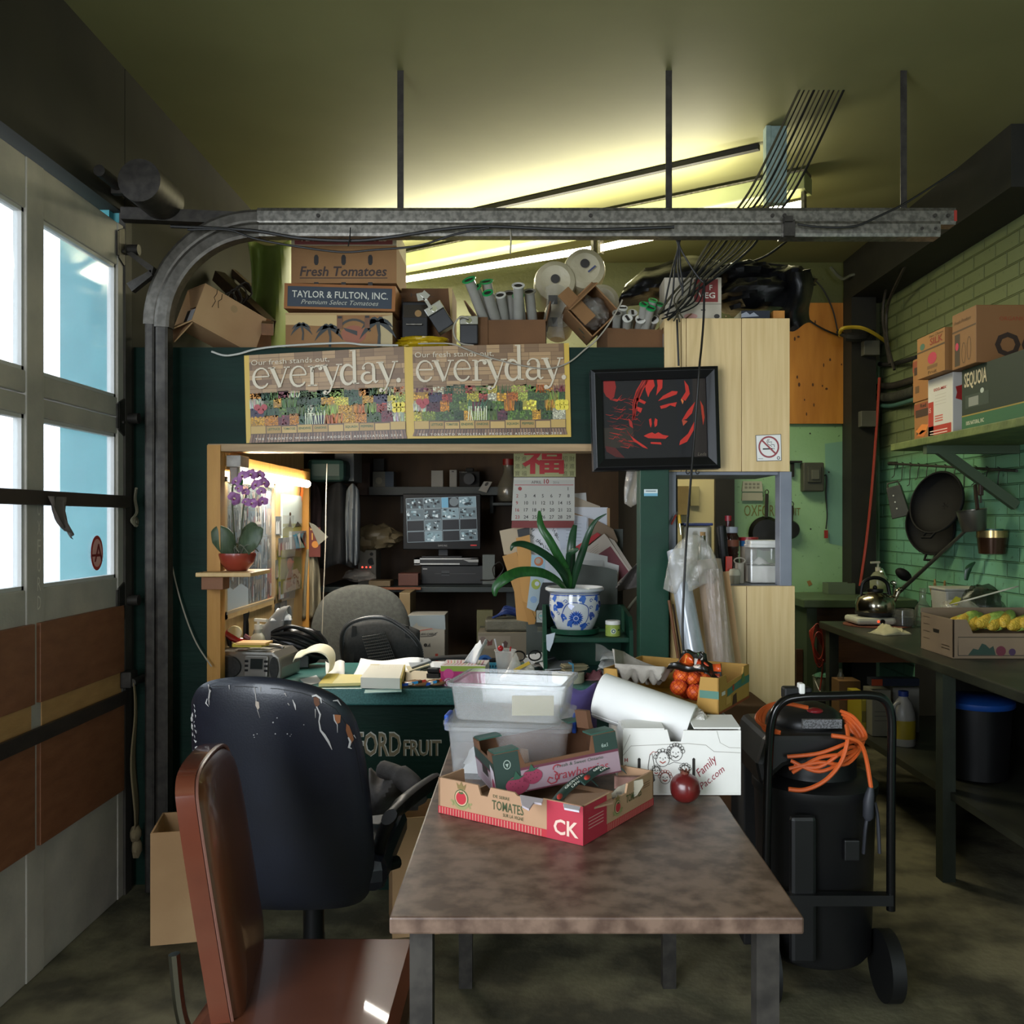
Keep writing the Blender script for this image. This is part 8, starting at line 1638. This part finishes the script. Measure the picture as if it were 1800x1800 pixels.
b=MB();b.ell(at(1138,1366,2.26),(.022,.02,.016),14,amp=.3,seed=3);tag(b.build('grey_sponge',mat('grey_sponge_m','#5b5a5e',rough=1,bump=.5)),'small grey fuzzy lump between the tray and the white box','sponge')
b=MB();b.grid(lambda u,v:at(lp(1080,1128,u),lp(1364,1386,v),2.17-.06*v+.01*math.sin(u*6)),8,5);tag(b.build('pink_card',mat('pink_card_m','#9a7268','#a67e72',rough=.8),solid=.002),'curved pinkish card lying in the back corner of the tray','card')
# --- strawberry crate
t=T('strawberry_crate','green and pink strawberry crate tipped on the back of the tomato tray','crate',(-.0725,2.11,TZ+.038),rot=(R(-4),R(-7.5),R(14)))
L,Wd,H=.305,.255,.098;DG='#1c332a';SI=mat('crate_inside','#5c3d28','#6a4830',rough=.85,scale=5)
b=MB();b.bx((0,0,0),(L,Wd,.005))
fF=Fr((0,0,0),(1,0,0),(0,0,1),(0,-1,0));fLt=Fr((0,Wd,0),(0,-1,0),(0,0,1),(-1,0,0));fRt=Fr((L,0,0),(0,1,0),(0,0,1),(1,0,0));fBk=Fr((L,Wd,0),(-1,0,0),(0,0,1),(0,1,0))
b.prism(fF,[(0,0),(L,0),(L,H),(L-.06,H),(L-.07,H-.034),(.075,H-.034),(.065,H),(0,H)],.005);b.prism(fLt,[(0,0),(Wd,0),(Wd,H),(Wd-.06,H),(Wd-.07,H-.02),(.07,H-.02),(.06,H),(0,H)],.005);b.prism(fRt,[(0,0),(Wd,0),(Wd,H),(Wd-.06,H),(Wd-.07,H-.02),(.07,H-.02),(.06,H),(0,H)],.005);b.prism(fBk,[(0,0),(L,0),(L,H),(L-.06,H),(L-.07,H-.012),(.07,H-.012),(.06,H),(0,H)],.005)
b.poly(fF,[(0,.0),(.062,.0),(.062,H-.001),(0,H-.001)],DG);b.rect(fF,L-.058,.052,L,H-.001,DG);b.rect(fF,.062,.0,L,.052,'#927b83');b.rect(fF,.062,.050,L,.056,'#5c2434',2);b.rect(fF,.07,.0,L,.003,'#5c2434',2)
b.text(fF,'6x1',L-.040,.066,.009,'#8c9a90',z=2,bold=.02);b.text(fF,'Fresh & Sweet Ontario',.150,.040,.008,'#3a4a3c',w=.115,z=3,shear=.1);b.text(fF,'trawberries',.140,.013,.021,'#93303c',w=.135,z=3,shear=.25)
b.stroke(fF,[(.150+.010*math.cos(a),.039+.008*math.sin(a))for a in[R(20+22*k)for k in range(9)]],.003,'#93303c',3);b.stroke(fF,[(.141,.034),(.148,.028),(.150,.018),(.142,.008),(.130,.006),(.122,.014),(.128,.022),(.136,.018)],.0032,'#93303c',3)
for x,y,s in((.05,.020,1.0),(.088,.034,.85)):
 b.poly(fF,[(x+.026*s*math.cos(a)*(1+.1*math.cos(2*a)),y+.022*s*math.sin(a)*(1.05 if math.sin(a)<0 else .9))for a in[i*PI/10 for i in range(20)]],'#8c2c48',4);[b.disc(fF,x+.018*s*math.cos(2.4*k)*(k/9)**.5,y+.016*s*math.sin(2.4*k)*(k/9)**.5,.0012,'#4a1426',5,n=6)for k in range(1,10)];b.poly(fF,[(x-.022*s,y+.014*s),(x-.008*s,y+.017*s),(x,y+.032*s),(x+.008*s,y+.018*s),(x+.022*s,y+.020*s),(x+.004*s,y+.012*s)],'#24503a',6)
b.ring(fF,.032,.070,.008,.002,'#9aa79c',3,n=14,ry=.01);b.poly(fF,[(.028,.072),(.036,.072),(.032,.063)],'#9aa79c',3)
b.rect(fLt,0,.050,Wd,H-.021,DG);b.rect(fLt,0,0,Wd,.050,'#9a8a90');b.rect(fLt,.0,.048,Wd,.052,'#5c2434',2);b.poly(fLt,[(Wd-.05,.0),(Wd,.0),(Wd,.06),(Wd-.04,.07)],'#b5a9b0',3);b.disc(fLt,Wd-.02,.02,.016,'#8c2c48',4,n=12,ry=.02);b.rect(fLt,.1,.03,.17,.05,'#120a08',3);[b.rect(fLt,.06,.02-.006*k,.2,.022-.006*k,'#8d6a78',2)for k in range(3)];b.rect(fRt,0,0,Wd,H-.022,DG)
b.build('body',[SI,PR],t,bevel=.0008)
for x,y,w,d in((.034,.03,.06,.055),(L-.034,.03,.06,.055),(.034,Wd-.03,.06,.055),(L-.034,Wd-.03,.06,.055)):MB().box((x,y,H+.002),(w,d,.004),R(4)).build('corner_flap',mat('crate_green','#24453a','#2d5044',rough=.6),t)
MB().box((L-.03,Wd*.62,H+.012),(.012,.05,.045),R(20)).build('torn_tab',SI,t)
# --- clear storage bins
BX=-.045
def bin_(name,lab,x,y,z,w,d,h,rz,lid):
 t=T(name,lab,'storage bin',(x,y,z),rz,'clear storage bins');k=1.07
 def wall(s):return[(-w/2*s,-d/2*s),(w/2*s,-d/2*s),(w/2*s,d/2*s),(-w/2*s,d/2*s)]
 def rr(s,zq,r=.025,n=5):
  o=[]
  for cx_,cy_,a0 in((1,-1,-90),(1,1,0),(-1,1,90),(-1,-1,180)):
   for i in range(n+1):a=R(a0+90*i/n);o.append(V((cx_*(w/2*s-r)+r*math.cos(a),cy_*(d/2*s-r)+r*math.sin(a),zq)))
  return o
 rings=[rr(.9,0),rr(.93,.006),rr(1,h-.012),rr(1.06,h-.01),rr(1.06,h),rr(.985,h)];n=len(rings[0]);b=MB()
 b.add(sum(rings,[]),[(k_*n+i,k_*n+(i+1)%n,(k_+1)*n+(i+1)%n,(k_+1)*n+i)for k_ in range(5)for i in range(n)]+[tuple(range(n-1,-1,-1))],0,(1,1,1,1),True);b.build('tub',MILKY,t,solid=.0016)
 if lid:
  b=MB();l0,l1=rr(1.08,h+.002),rr(1.08,h+.012);b.add(l0+l1,[(i,(i+1)%n,n+(i+1)%n,n+i)for i in range(n)]+[tuple(range(n-1,-1,-1)),tuple(range(n,2*n))]);b.build('lid',MILKY,t)
  MB().box((-w/2*1.09,-d*.12,h-.004),(.012,.07,.042)).build('clip',mat('clip_blue','#1f4fb0',rough=.35),t,bevel=.004);MB().box((w/2*1.09,-d*.12,h-.004),(.012,.07,.042)).build('clip',MATS['clip_blue'],t,bevel=.004)
 return t
b1=bin_('storage_bin','lower clear storage bin with blue clips, full of white paper',BX,2.49,TT,.315,.25,.140,R(-6),True)
b=MB();crumple(b,(0,0,.008),.26,.19,.10,5);b.build('paper_wads',PAPER,b1)
b2=bin_('storage_bin','upper clear storage bin stacked on the clipped one',BX+.005,2.48,TT+.154,.30,.23,.098,R(-12),False)
tag(MB().box((.0,0,.0),(.11,.004,.052)).build('note_card',mat('pale_yellow_card','#b9b08f',rough=.7),base=(0,0,-.026)),'pale yellow card inside the upper clear bin','card');o=COL.objects[-1];o.location=(BX+.055,2.395,TT+.154+.012)
# --- white family box
FX0,FX1,FY=.232,.524,2.25;FH=.162
t=T('family_box','white produce box with line drawn faces and red script','box',((FX0+FX1)/2,FY,TT));w=FX1-FX0;h2=w/2
b=MB();fr=Fr((-h2,0,0),(1,0,0),(0,0,1),(0,-1,0));b.bx((-h2,0,0),(h2,.40,.005));b.prism(fr,[(0,.005),(w,.005),(w,FH-.002),(.150,FH-.002),(.144,FH-.030),(.118,FH-.030),(.110,FH),(0,FH)],.006)
b.bx((-h2,.006,.005),(-h2+.005,.40,FH));b.bx((h2-.005,.006,.005),(h2,.40,FH));b.bx((-h2,.395,.005),(h2,.40,FH))
K='#3a3632'
b.stroke(fr,[(0,.098),(.02,.122),(.16,.128),(.205,.124),(.225,.108),(.29,.105)],.0012,'#8a857a',1);b.stroke(fr,[(.001,.112),(.018,.150)],.001,'#8a857a',1);b.stroke(fr,[(.232,.159),(.24,.130),(.262,.118),(.29,.117)],.001,'#8a857a',1)
for x in(.040,.175):b.poly(fr,[(x+q*.0036,.066+s_*.024+(.003 if abs(q)<.5 else 0)*s_)for q,s_ in((-1,-1),(0,-1),(1,-1),(1,1),(0,1),(-1,1))],'#1d1710',1)
def face(cx,cy,r,hair,hc,boy=False):
 b.ring(fr,cx,cy,r,.0014,K,2,n=18,ry=r*1.12);b.disc(fr,cx-r*.38,cy+r*.15,.0016,K,2,n=6);b.disc(fr,cx+r*.38,cy+r*.15,.0016,K,2,n=6);b.stroke(fr,[(cx,cy+r*.1),(cx+r*.1,cy-r*.15),(cx-r*.05,cy-r*.18)],.0009,K,2);b.stroke(fr,[(cx-r*.42,cy-r*.35),(cx,cy-r*.62),(cx+r*.42,cy-r*.35)],.0026,'#9a3a2c' if not boy else K,3)
 for k in range(hair):a=R(10+160*k/(hair-1));b.ring(fr,cx+r*1.05*math.cos(a),cy+r*1.15*math.sin(a)+r*.1,r*.3,.0012,hc,3,n=8)
face(.098,.090,.017,7,K);face(.130,.104,.017,8,K,True);face(.153,.062,.012,6,K);face(.104,.043,.013,7,'#9a3a2c');face(.082,.06,.010,5,K)
b.stroke(fr,[(.066,.04),(.062,.07),(.066,.098),(.072,.103),(.074,.09),(.080,.06)],.0013,K,2);b.stroke(fr,[(.112,.076),(.125,.082),(.150,.078),(.160,.045)],.0013,K,2);b.stroke(fr,[(.066,.10),(.074,.108),(.084,.106)],.0014,'#9a3a2c',2);b.stroke(fr,[(.06,.015),(.066,.05)],.0012,K,2)
b.text(fr,'Family',.190,.045,.020,'#8d1f34',w=.062,z=2,ang=R(44),shear=.3);b.text(fr,'Pac.com',.196,.014,.017,'#8d1f34',w=.074,z=2,ang=R(40),shear=.3)
b.text(fr,'H',.004,.083,.009,'#9a2a2a',z=2,bold=.03);b.text(fr,'E',.004,.068,.007,'#9a2a2a',z=2,bold=.03);b.text(fr,'A',.004,.053,.007,'#9a2a2a',z=2,bold=.03);b.text(fr,'A.',.022,.053,.006,'#9a2a2a',z=2,bold=.03)
b.build('body',[WHITEBOARD,PR],t,bevel=.001)
MB().box((-h2+.052,.035,FH+.004),(.10,.075,.004),Matrix.Rotation(R(3),3,'X')).build('flap',WHITEBOARD,t);MB().box((h2-.060,.045,FH+.010),(.115,.10,.004),Matrix.Rotation(R(6),3,'X')).build('flap',WHITEBOARD,t)
# --- white paper roll
ra,rb=V((.185,2.42,.940)),V((.415,2.335,.872))
t=T('paper_roll','thick white roll of wrapping paper lying across the white box','paper roll',(ra+rb)/2);ax=(rb-ra).normalized()
b=MB();sp=[];n=60
u0=ax.orthogonal().normalized();w0=ax.cross(u0)
ring=lambda p,r:[p+(u0*math.cos(2*PI*i/n)+w0*math.sin(2*PI*i/n))*r for i in range(n)]
R_=.0575;pr=ring(ra,R_*.93)+ring(ra+ax*.004,R_)+ring(rb-ax*.004,R_)+ring(rb,R_*.97)+ring(rb,.022)+ring(rb-ax*.05,.02)
b.add(pr,[(k*n+i,k*n+(i+1)%n,(k+1)*n+(i+1)%n,(k+1)*n+i)for k in range(5)for i in range(n)]+[tuple(range(n-1,-1,-1))],0,(1,1,1,1),True);ROLLW=mat('roll_white','#dad8d4','#e2e0dc',rough=.75,scale=3,bump=.05,bscale=60)
S(b,'paper',ROLLW,t);b=MB();b.grid(lambda u,v:rb.lerp(ra,v*.98+.01)+(u0*math.cos(3.4+.9*u)+w0*math.sin(3.4+.9*u))*(R_+.0015+.016*u*u),10,4);S(b,'loose_edge',ROLLW,t,solid=.001)
b=MB();crumple(b,rb+V((.012,-.0,.005)),.08,.07,.045,12,amp=.4,rz=-.4);tag(b.build('film_scrap',FILM,solid=.001),'scrap of crinkled clear film at the right end of the paper roll','film')
b=MB();b.grid(lambda u,v:at(lp(1003,1048,u),lp(1206+8*math.sin(u*4),1313,v),2.72-.05*math.sin(v*3+u*2)),10,8);tag(b.build('purple_cloth',mat('violet_cloth','#5a4f8a','#675c99',rough=.8),solid=.006),'violet cloth between the upper clear bin and the paper roll','cloth')
# --- clementine crate
CC=V((.492,2.36,TZ+FH+.014));t=T('clementine_crate','mustard yellow fruit crate with a green band on the white box','crate',CC,R(-30));L,Wd,H=.33,.27,.095;YC=mat('mustard_card','#9a7330','#a67f3a',rough=.7,scale=5)
b=MB();fF=Fr((-L,0,0),(1,0,0),(0,0,1),(0,-1,0));fR_=Fr((0,0,0),(0,1,0),(0,0,1),(1,0,0));b.bx((-L,0,0),(0,Wd,.005));b.prism(fF,[(0,0),(L,0),(L,H),(L-.05,H),(L-.06,H-.072),(.05,H-.072),(.04,H),(0,H)],.005);b.prism(fR_,[(0,0),(Wd,0),(Wd,H),(Wd-.05,H),(Wd-.06,H-.02),(.07,H-.025),(.06,H),(0,H)],.005);b.bx((-L,Wd-.005,.005),(0,Wd,H));b.bx((-L,0,.005),(-L+.005,Wd,H))
b.rect(fF,0,.030,.044,.055,'#3c6a5a');b.rect(fF,L-.052,.040,L,.060,'#3c6a5a');b.poly(fR_,[(.07,.035),(.07,.055),(.14,.060),(.2,.066),(.27,.066),(.27,.045),(.14,.042)],'#3c6a5a');b.rect(fR_,.02,.045,.05,.055,'#c9c6bd',2);b.disc(fR_,.12,.052,.009,'#8d3a24',2);b.poly(fR_,[(.11,.0),(.12,.03),(.15,.034),(.155,.0)],'#3a2410',1);b.poly(fR_,[(.19,.05),(.20,.075),(.215,.08),(.23,.055)],'#56703c',2);b.rect(fR_,0,0,Wd,.006,'#7c3a1c',2);b.rect(fR_,.06,.015,.10,.035,'#b58c48')
b.build('body',[YC,PR],t,bevel=.0008)
t=T('clementine_bag','red net bag of clementines with a black and orange label','fruit bag',(.42,2.44,CC.z+.03));NET=mat('red_net','#b5321c',rough=.5);OR=mat('clementine_skin','#d4551a','#dd6a22',rough=.4,scale=30,bump=.25,bscale=160)
fruits=[(1198,1188,2.51),(1193,1208,2.49),(1222,1217,2.46),(1217,1192,2.51),(1249,1207,2.455),(1234,1190,2.53),(1206,1214,2.55)]
for i,(x,y,d)in enumerate(fruits):
 o=S(MB().ell(at(x,y,d),(.0225,.0225,.0205),22),'clementine',OR,t)
b=MB()
for x,y,d in fruits:
 c=at(x,y,d)
 for k in range(9):
  for sg in(1,-1):
   q=[]
   for j in range(13):
    th=PI*(j/12*.9+.05);ph=k*2*PI/9+sg*th*.9;q.append(c+V((math.sin(th)*math.cos(ph)*.0232,math.sin(th)*math.sin(ph)*.0232,-math.cos(th)*.0212)))
   b.tube(q,.0008,3,caps=False)
S(b,'net',NET,t)
b=MB();lb=FQ([(1172,1176),(1206,1144),(1242,1150),(1246,1184)],[2.48,2.50,2.50,2.44],10,10)
class LB(Fr):
 def __init__(s):pass
 def __call__(s,x,y,z=0):return lb(x,y,z+.012*math.sin(x*.9)+.006*math.sin(y))
lf_=LB()
b.grid(lambda u,v:lf_(u*10,v*10),12,8,0,hx('#15130f'));b.disc(lf_,5.6,3.0,2.3,'#c8501c',3,0,n=16);b.disc(lf_,5.6,3.0,1.8,'#d98a3c',4,0,n=16);[b.stroke(lf_,[(5.6,3.0),(5.6+1.8*math.cos(a),3.0+1.8*math.sin(a))],.12,'#c8501c',5,0)for a in[i*PI/4 for i in range(8)]]
b.poly(lf_,[(3.6,6),(7,5.2),(9.4,6.4),(9,8.6),(5,8.4)],'#b9b2a8',3,0);b.disc(lf_,5.2,7,1.5,'#b53a1a',4,0,n=12,ry=1.1);b.poly(lf_,[(7,6.5),(8.6,6.2),(8.2,7.2)],'#2f4a2a',5,0);b.disc(lf_,1.8,7.2,1.0,'#c4b2a2',3,0,n=10)
S(b,'label',PRG,t,solid=.001)
b=MB();lb2=FQ([(1228,1160),(1268,1168),(1270,1202),(1238,1184)],[2.49,2.45,2.43,2.44],10,10);b.grid(lambda u,v:lb2(u*10,v*10,.006*math.sin(u*7)),8,8,0,hx('#15130f'));
class LB2(Fr):
 def __init__(s):pass
 def __call__(s,x,y,z=0):return lb2(x,y,z+.006*math.sin(x*.7))
g2=LB2();b.rect(g2,6.0,.4,9.8,4.6,'#b8481c',3,0);b.disc(g2,7.9,2.4,1.3,'#d9863c',4,0,n=12);b.disc(g2,3,3,1.2,'#b5462a',3,0,n=10);b.poly(g2,[(6,6),(9,5.6),(9,8.6)],'#8d3a24',3,0);S(b,'label_tail',PRG,t,solid=.001)
b=MB();EG=mat('egg_pulp','#8f887e','#9c958b',rough=.95,scale=20,bump=.3)
eg=Matrix.Translation(V((.315,2.53,CC.z+.075)))@Matrix.Rotation(R(-24),4,'Z')@Matrix.Rotation(R(-12),4,'X')
def egg(u,v):
 r=.009*(math.sin(u*3*2*PI)*math.sin(v*2*2*PI));e=min(u,1-u,v,1-v);return eg@V(((u-.5)*.15,(v-.5)*.10,lp(.024+(.04*(1-u)**2 if v>.9 or u<.05 else 0),-.008+r*2,min(1,e/.16)**.7)))
b.grid(egg,30,20);tag(b.build('egg_carton',EG,solid=.003),'grey pulp egg carton in the left of the mustard crate','egg carton')
b=MB();b.ell((.36,2.46,CC.z+.025),(.025,.02,.016),14);tag(b.build('kiwi',mat('kiwi_skin','#5a4426','#66502e',rough=.9)),'small brown fruit under the egg carton edge in the mustard crate','fruit')
# --- pomegranate
pc=at(1204,1411,dz(1411,TZ));pc.z=TT
t=T('pomegranate','whole red pomegranate on the table in front of the white box','pomegranate',pc);PM=mat('pomegranate_skin','#4f1216','#6d1f1c',rough=.3,scale=7,coat=.25,bump=.05,bscale=30);r=.0375
b=MB();n=40;prof=[(r*math.sin(a)*(1+.02*math.sin(3*a)),r*.94*(1-math.cos(a)))for a in[i*PI/20 for i in range(1,19)]];b.lathe([(0,.001)]+prof+[(.008,r*1.9)],n)
o=b.build('fruit',PM,t)
for v in o.data.vertices:
 a=math.atan2(v.co.y,v.co.x);k=1+.025*math.cos(5*a+.6)*min(1,math.hypot(v.co.x,v.co.y)/r);v.co.x*=k;v.co.y*=k
b=MB();b.tube([(0,0,r*1.78),(0,0,r*1.9),(.001,0,r*2.0)],[.012,.009,.010],12,caps=False)
for k in range(6):a=k*PI/3;b.add([V((.008*math.cos(a-.4),.008*math.sin(a-.4),r*1.97)),V((.008*math.cos(a+.4),.008*math.sin(a+.4),r*1.97)),V((.013*math.cos(a),.013*math.sin(a),r*2.14))],[(0,1,2)])
b.build('crown',mat('pomegranate_crown','#5a2a1c','#6b3824',rough=.7),t,solid=.0015)
# ============================ black office chair ==============================
OUT=smooth_outline([(336,1250),(339,1226),(352,1206),(380,1194),(430,1189),(490,1192),(545,1203),(585,1219),(612,1242),(628,1272),(640,1320),(649,1380),(655,1440),(658,1510),(648,1570),(610,1594),(520,1600),(430,1596),(372,1580),(352,1520),(344,1430),(338,1340)])
class Tilt(Fr):
 """camera-side skin of the reclined backrest"""
 def __init__(s,d):s.d=d
 def __call__(s,x,y,z=0):
  d=s.d+(y-1200)*.00035+((x-490)/160)**2*.035-z;return at(x,y,d)
tf=Tilt(2.26)
t=T('armchair','cracked black vinyl office chair in the foreground','office chair',(-.62,2.55,0));t.name='cracked_office_chair'
VIN=mat('cracked_vinyl','#13151d','#191c27',rough=.4,scale=4,bump=.06,bscale=240,spec=.6,coat=.15)
b=MB();cc=pillow(b,tf,OUT,.038)
def surf(x,y):
 """thickness of the cushion above its rim at pixel x, y"""
 a=math.atan2(y-cc[1],x-cc[0]);best=None
 for i in range(len(OUT)):
  x0,y0=OUT[i];aa=math.atan2(y0-cc[1],x0-cc[0]);dlt=abs((aa-a+PI)%(2*PI)-PI)
  if best is None or dlt<best[0]:best=(dlt,math.hypot(x0-cc[0],y0-cc[1]))
 e=min(.999,math.hypot(x-cc[0],y-cc[1])/best[1]);return .038*(1-e**5)**.5
class Skin(Fr):
 def __init__(s):pass
 def __call__(s,x,y,z=0):return tf(x,y,surf(x,y)+z*1.2)
sk=Skin();rn=random.Random(12)
def crack(pts,w,c='#8f8a86',z=2):b.stroke(sk,[(x+rn.uniform(-.8,.8),y)for x,y in pts],w,c,z)
crack([(366,1203),(369,1214),(367,1226),(368,1240)],[2,3.5,3,.5]);crack([(365,1228),(362,1236),(367,1242)],[1,2.2,.5],'#b5b2ae');b.poly(sk,[(367,1206),(371,1210),(370,1224),(368,1232)],'#0a0a0c',3)
crack([(402,1204),(403,1212)],[2.2,.6]);crack([(447,1208),(449,1222),(451,1240)],[1.2,1.6,.5]);b.poly(sk,[(449,1232),(455,1234),(456,1244),(453,1248),(449,1240)],'#9c8f82',3);crack([(453,1248),(457,1262)],[1.2,.4]);crack([(458,1207),(457,1216)],[1.6,.5])
crack([(501,1218),(503,1224)],[2.4,.8]);crack([(515,1230),(518,1240),(520,1248)],[1,3.2,.8],'#a9a5a2');crack([(506,1236),(508,1240)],[2,1]);b.poly(sk,[(551,1226),(560,1224),(562,1238),(556,1244),(552,1236)],'#5e3a24',3);crack([(549,1224),(556,1222),(563,1228),(565,1236)],[2.5,3.5,3,1.2],'#b9b6b3',4);crack([(557,1242),(562,1256),(560,1268),(564,1284),(570,1292),(578,1304),(584,1318)],[2,3,2,3,4.5,4,1],'#b0acaa',4);crack([(554,1246),(555,1262)],[2,.6])
crack([(585,1232),(594,1231),(600,1240)],[1.6,3.2,1],'#a9a6a4');b.poly(sk,[(588,1256),(599,1257),(598,1270),(592,1273),(587,1266)],'#8d5632',3);crack([(586,1256),(588,1266),(593,1274),(593,1288)],[1.8,2.2,1.6,.6],'#a9a6a4',4);b.poly(sk,[(609,1272),(614,1276),(620,1292),(622,1300),(616,1310),(612,1296),(608,1284)],'#7a4a2a',3);crack([(612,1296),(616,1304),(614,1314),(618,1316)],[2,4,4,1],'#b5b2b0',4);crack([(621,1292),(625,1298)],[2,.8],'#a9a6a4',4)
for x,y in((446,1292),(452,1290),(447,1296),(484,1290),(505,1290),(512,1291),(510,1294),(534,1274),(487,1262),(480,1270)):b.disc(sk,x,y,rn.uniform(.6,1.6),'#9c9a9a',3,n=6)
b.stroke(sk,[(352,1209),(380,1206),(430,1207),(490,1211),(530,1218),(560,1228),(590,1246),(610,1275),(626,1320),(636,1380),(642,1440)],1.3,'#050506',1)
for k in range(10):y=1240+k*9;x=338+(k%3);b.poly(sk,[(x+rn.uniform(1,3),y-3),(x+rn.uniform(4,8),y),(x+rn.uniform(2,5),y+rn.uniform(3,7))],'#b9b7b4',3)
S(b,'backrest',[VIN,printmat('printed_wear',.7)],t,angle=60)
b=MB();[b.ell(tf(338+rn.uniform(0,3),y,.004),(.004,.004,.006+.002*(y%3)),8,amp=.9,seed=y)for y in(1253,1257,1262,1276,1281,1290,1345)];S(b,'torn_stuffing',mat('white_stuffing','#a5a29e',rough=1),t)
S(MB().box((-.62,2.64,.455),(.48,.46,.10)),'seat',VIN,t,bevel=.035)
S(MB().bar((-.62,2.43,.40),(-.62,2.385,.62),.07,.02),'back_bar',BLACKP,t)
b=MB();b.tube(bez([at(684,1436,2.36),at(705,1416,2.46),at(735,1392,2.6),at(764,1374,2.74),at(776,1373,2.80)],6),[.026]*6+[.036]*12+[.024]*7,12,flat=.62);S(b,'arm',mat('arm_black','#101010','#161616',rough=.45),t)
b=MB();b.tube(bez([at(690,1430,2.38),at(672,1470,2.44),at(664,1520,2.5),V((-.37,2.56,.44))],6),.018,10);S(b,'arm_support',BLACKP,t)
b=MB();b.tube(bez([at(330,1470,2.36),V((-.90,2.5,.60)),V((-.88,2.58,.46))],6),.018,10);S(b,'arm_support',BLACKP,t)
S(MB().cyl((-.62,2.62,.10),(-.62,2.62,.41),.03),'gas_post',BLACKP,t)
for k in range(5):
 a=2*PI*k/5+.5;e=V((-.62+.28*math.cos(a),2.62+.28*math.sin(a),.075));ob=S(MB().bar((-.62,2.62,.105),e,.045,.03),'base_leg',BLACKP,t);S(MB().cyl(e+V((-.015,0,-.045)),e+V((.015,0,-.045)),.03,n=16),'caster',BLACKP,ob)
b=MB();HD=mat('grey_fleece','#55504f','#615c5b',rough=.95,scale=30,bump=.3,bscale=60)
def hood(u,v):
 p=at(lp(650,735,u),lp(1350+14*u+10*math.sin(u*8),1432-10*u,v),2.74-.10*math.sin(v*PI)*(1-.3*u)+.03*math.sin(u*7+v*4));return p
b.grid(hood,18,14);b.tube(bez([at(672,1352,2.70),at(700,1362,2.66),at(724,1382,2.64),at(736,1410,2.64)],6),[.022]*7+[.03]*6+[.024]*6,10);tag(b.build('grey_hoodie',HD,solid=.008),'grey fleece top bunched on the seat of the cracked black chair','garment')
# ============================ brown vinyl chair ===============================
t=T('brown_vinyl_chair','glossy brown vinyl chair with piped back at the lower left','chair',(-.45,1.83,0));BV=mat('brown_vinyl','#573020','#6a3d28',rough=.3,scale=3,coat=.4,bump=.05,bscale=12)
nb,fb_=V((-.555,1.68,-.035)),V((-.618,2.05,-.035));dy_=(fb_-nb)
class BF2(Fr):
 """backrest plane: x along its width (0 near .. 1 far), y height in metres"""
 def __init__(s,off=0):s.off=off
 def __call__(s,x,y,z=0):
  p=nb+dy_*x;lean=(y-.55)*-.16;return V((p.x+lean+z*.985+s.off,p.y+z*.17,y+p.z))
bo=smooth_outline([(0,.50),(-.02,.70),(-.01,.88),(.03,.935),(.18,.955),(.5,.955),(.82,.94),(.96,.905),(1.0,.80),(.99,.60),(.95,.49),(.5,.47),(.06,.48)])
b=MB();pillow(b,BF2(),bo,.030,back=False);S(b,'cushion',BV,t,angle=60)
b=MB();fr=BF2(-.004);n=len(bo);cx_,cy_=.49,.72;ou=[(cx_+(x-cx_)*1.06,cy_+(y-cy_)*1.04)for x,y in bo];vs=[fr(x,y,.004)for x,y in ou]+[fr(x,y,-.030)for x,y in ou];b.add(vs,[(i,n+i,n+(i+1)%n,(i+1)%n)for i in range(n)],0,(1,1,1,1),True);b.add(vs,[tuple(range(n)),tuple(range(2*n-1,n-1,-1))])
S(b,'shell',mat('brown_gloss','#4a2418','#5c2f20',rough=.15,coat=.6,scale=4),t,bevel=.006)
b=MB();b.tube([fr(cx_+(x-cx_)*1.03,cy_+(y-cy_)*1.02,.006)for x,y in bo],.004,6,closed=True);S(b,'piping',mat('pale_piping','#7a5248',rough=.3),t)
S(MB().box((-.43,1.83,.44),(.40,.40,.08)),'seat',BV,t,bevel=.03);CHR=mat('chair_tube','#8a8880',rough=.2,metal=1)
for x,y in((-.60,1.66),(-.60,2.0),(-.27,1.66),(-.27,2.0)):S(MB().cyl((x,y,0),(x,y,.41),.012,n=12),'leg',CHR,t)
for y in(1.68,1.98):S(MB().tube(bez([(-.60,y,.40),(-.64,y,.48),(-.655,y,.60)],5),.011,8),'back_tube',CHR,t)
# cartons on the floor glimpsed between the chairs
for i,(x,y,w,d,h,lab)in enumerate(((-1.17,3.12,.20,.22,.37,'crumpled tan carton on the floor by the left booth panel'),(-.40,3.16,.16,.2,.40,'tan carton on the floor between the black chair and the desk'))):
 b=carton(w,d,h,.006);o=b.build('floor_box',CARD3,base=(0,0,0));o.location=(x,y,.001);o.rotation_euler.z=R(12);tag(o,lab,'carton','cartons on the floor by the desk')
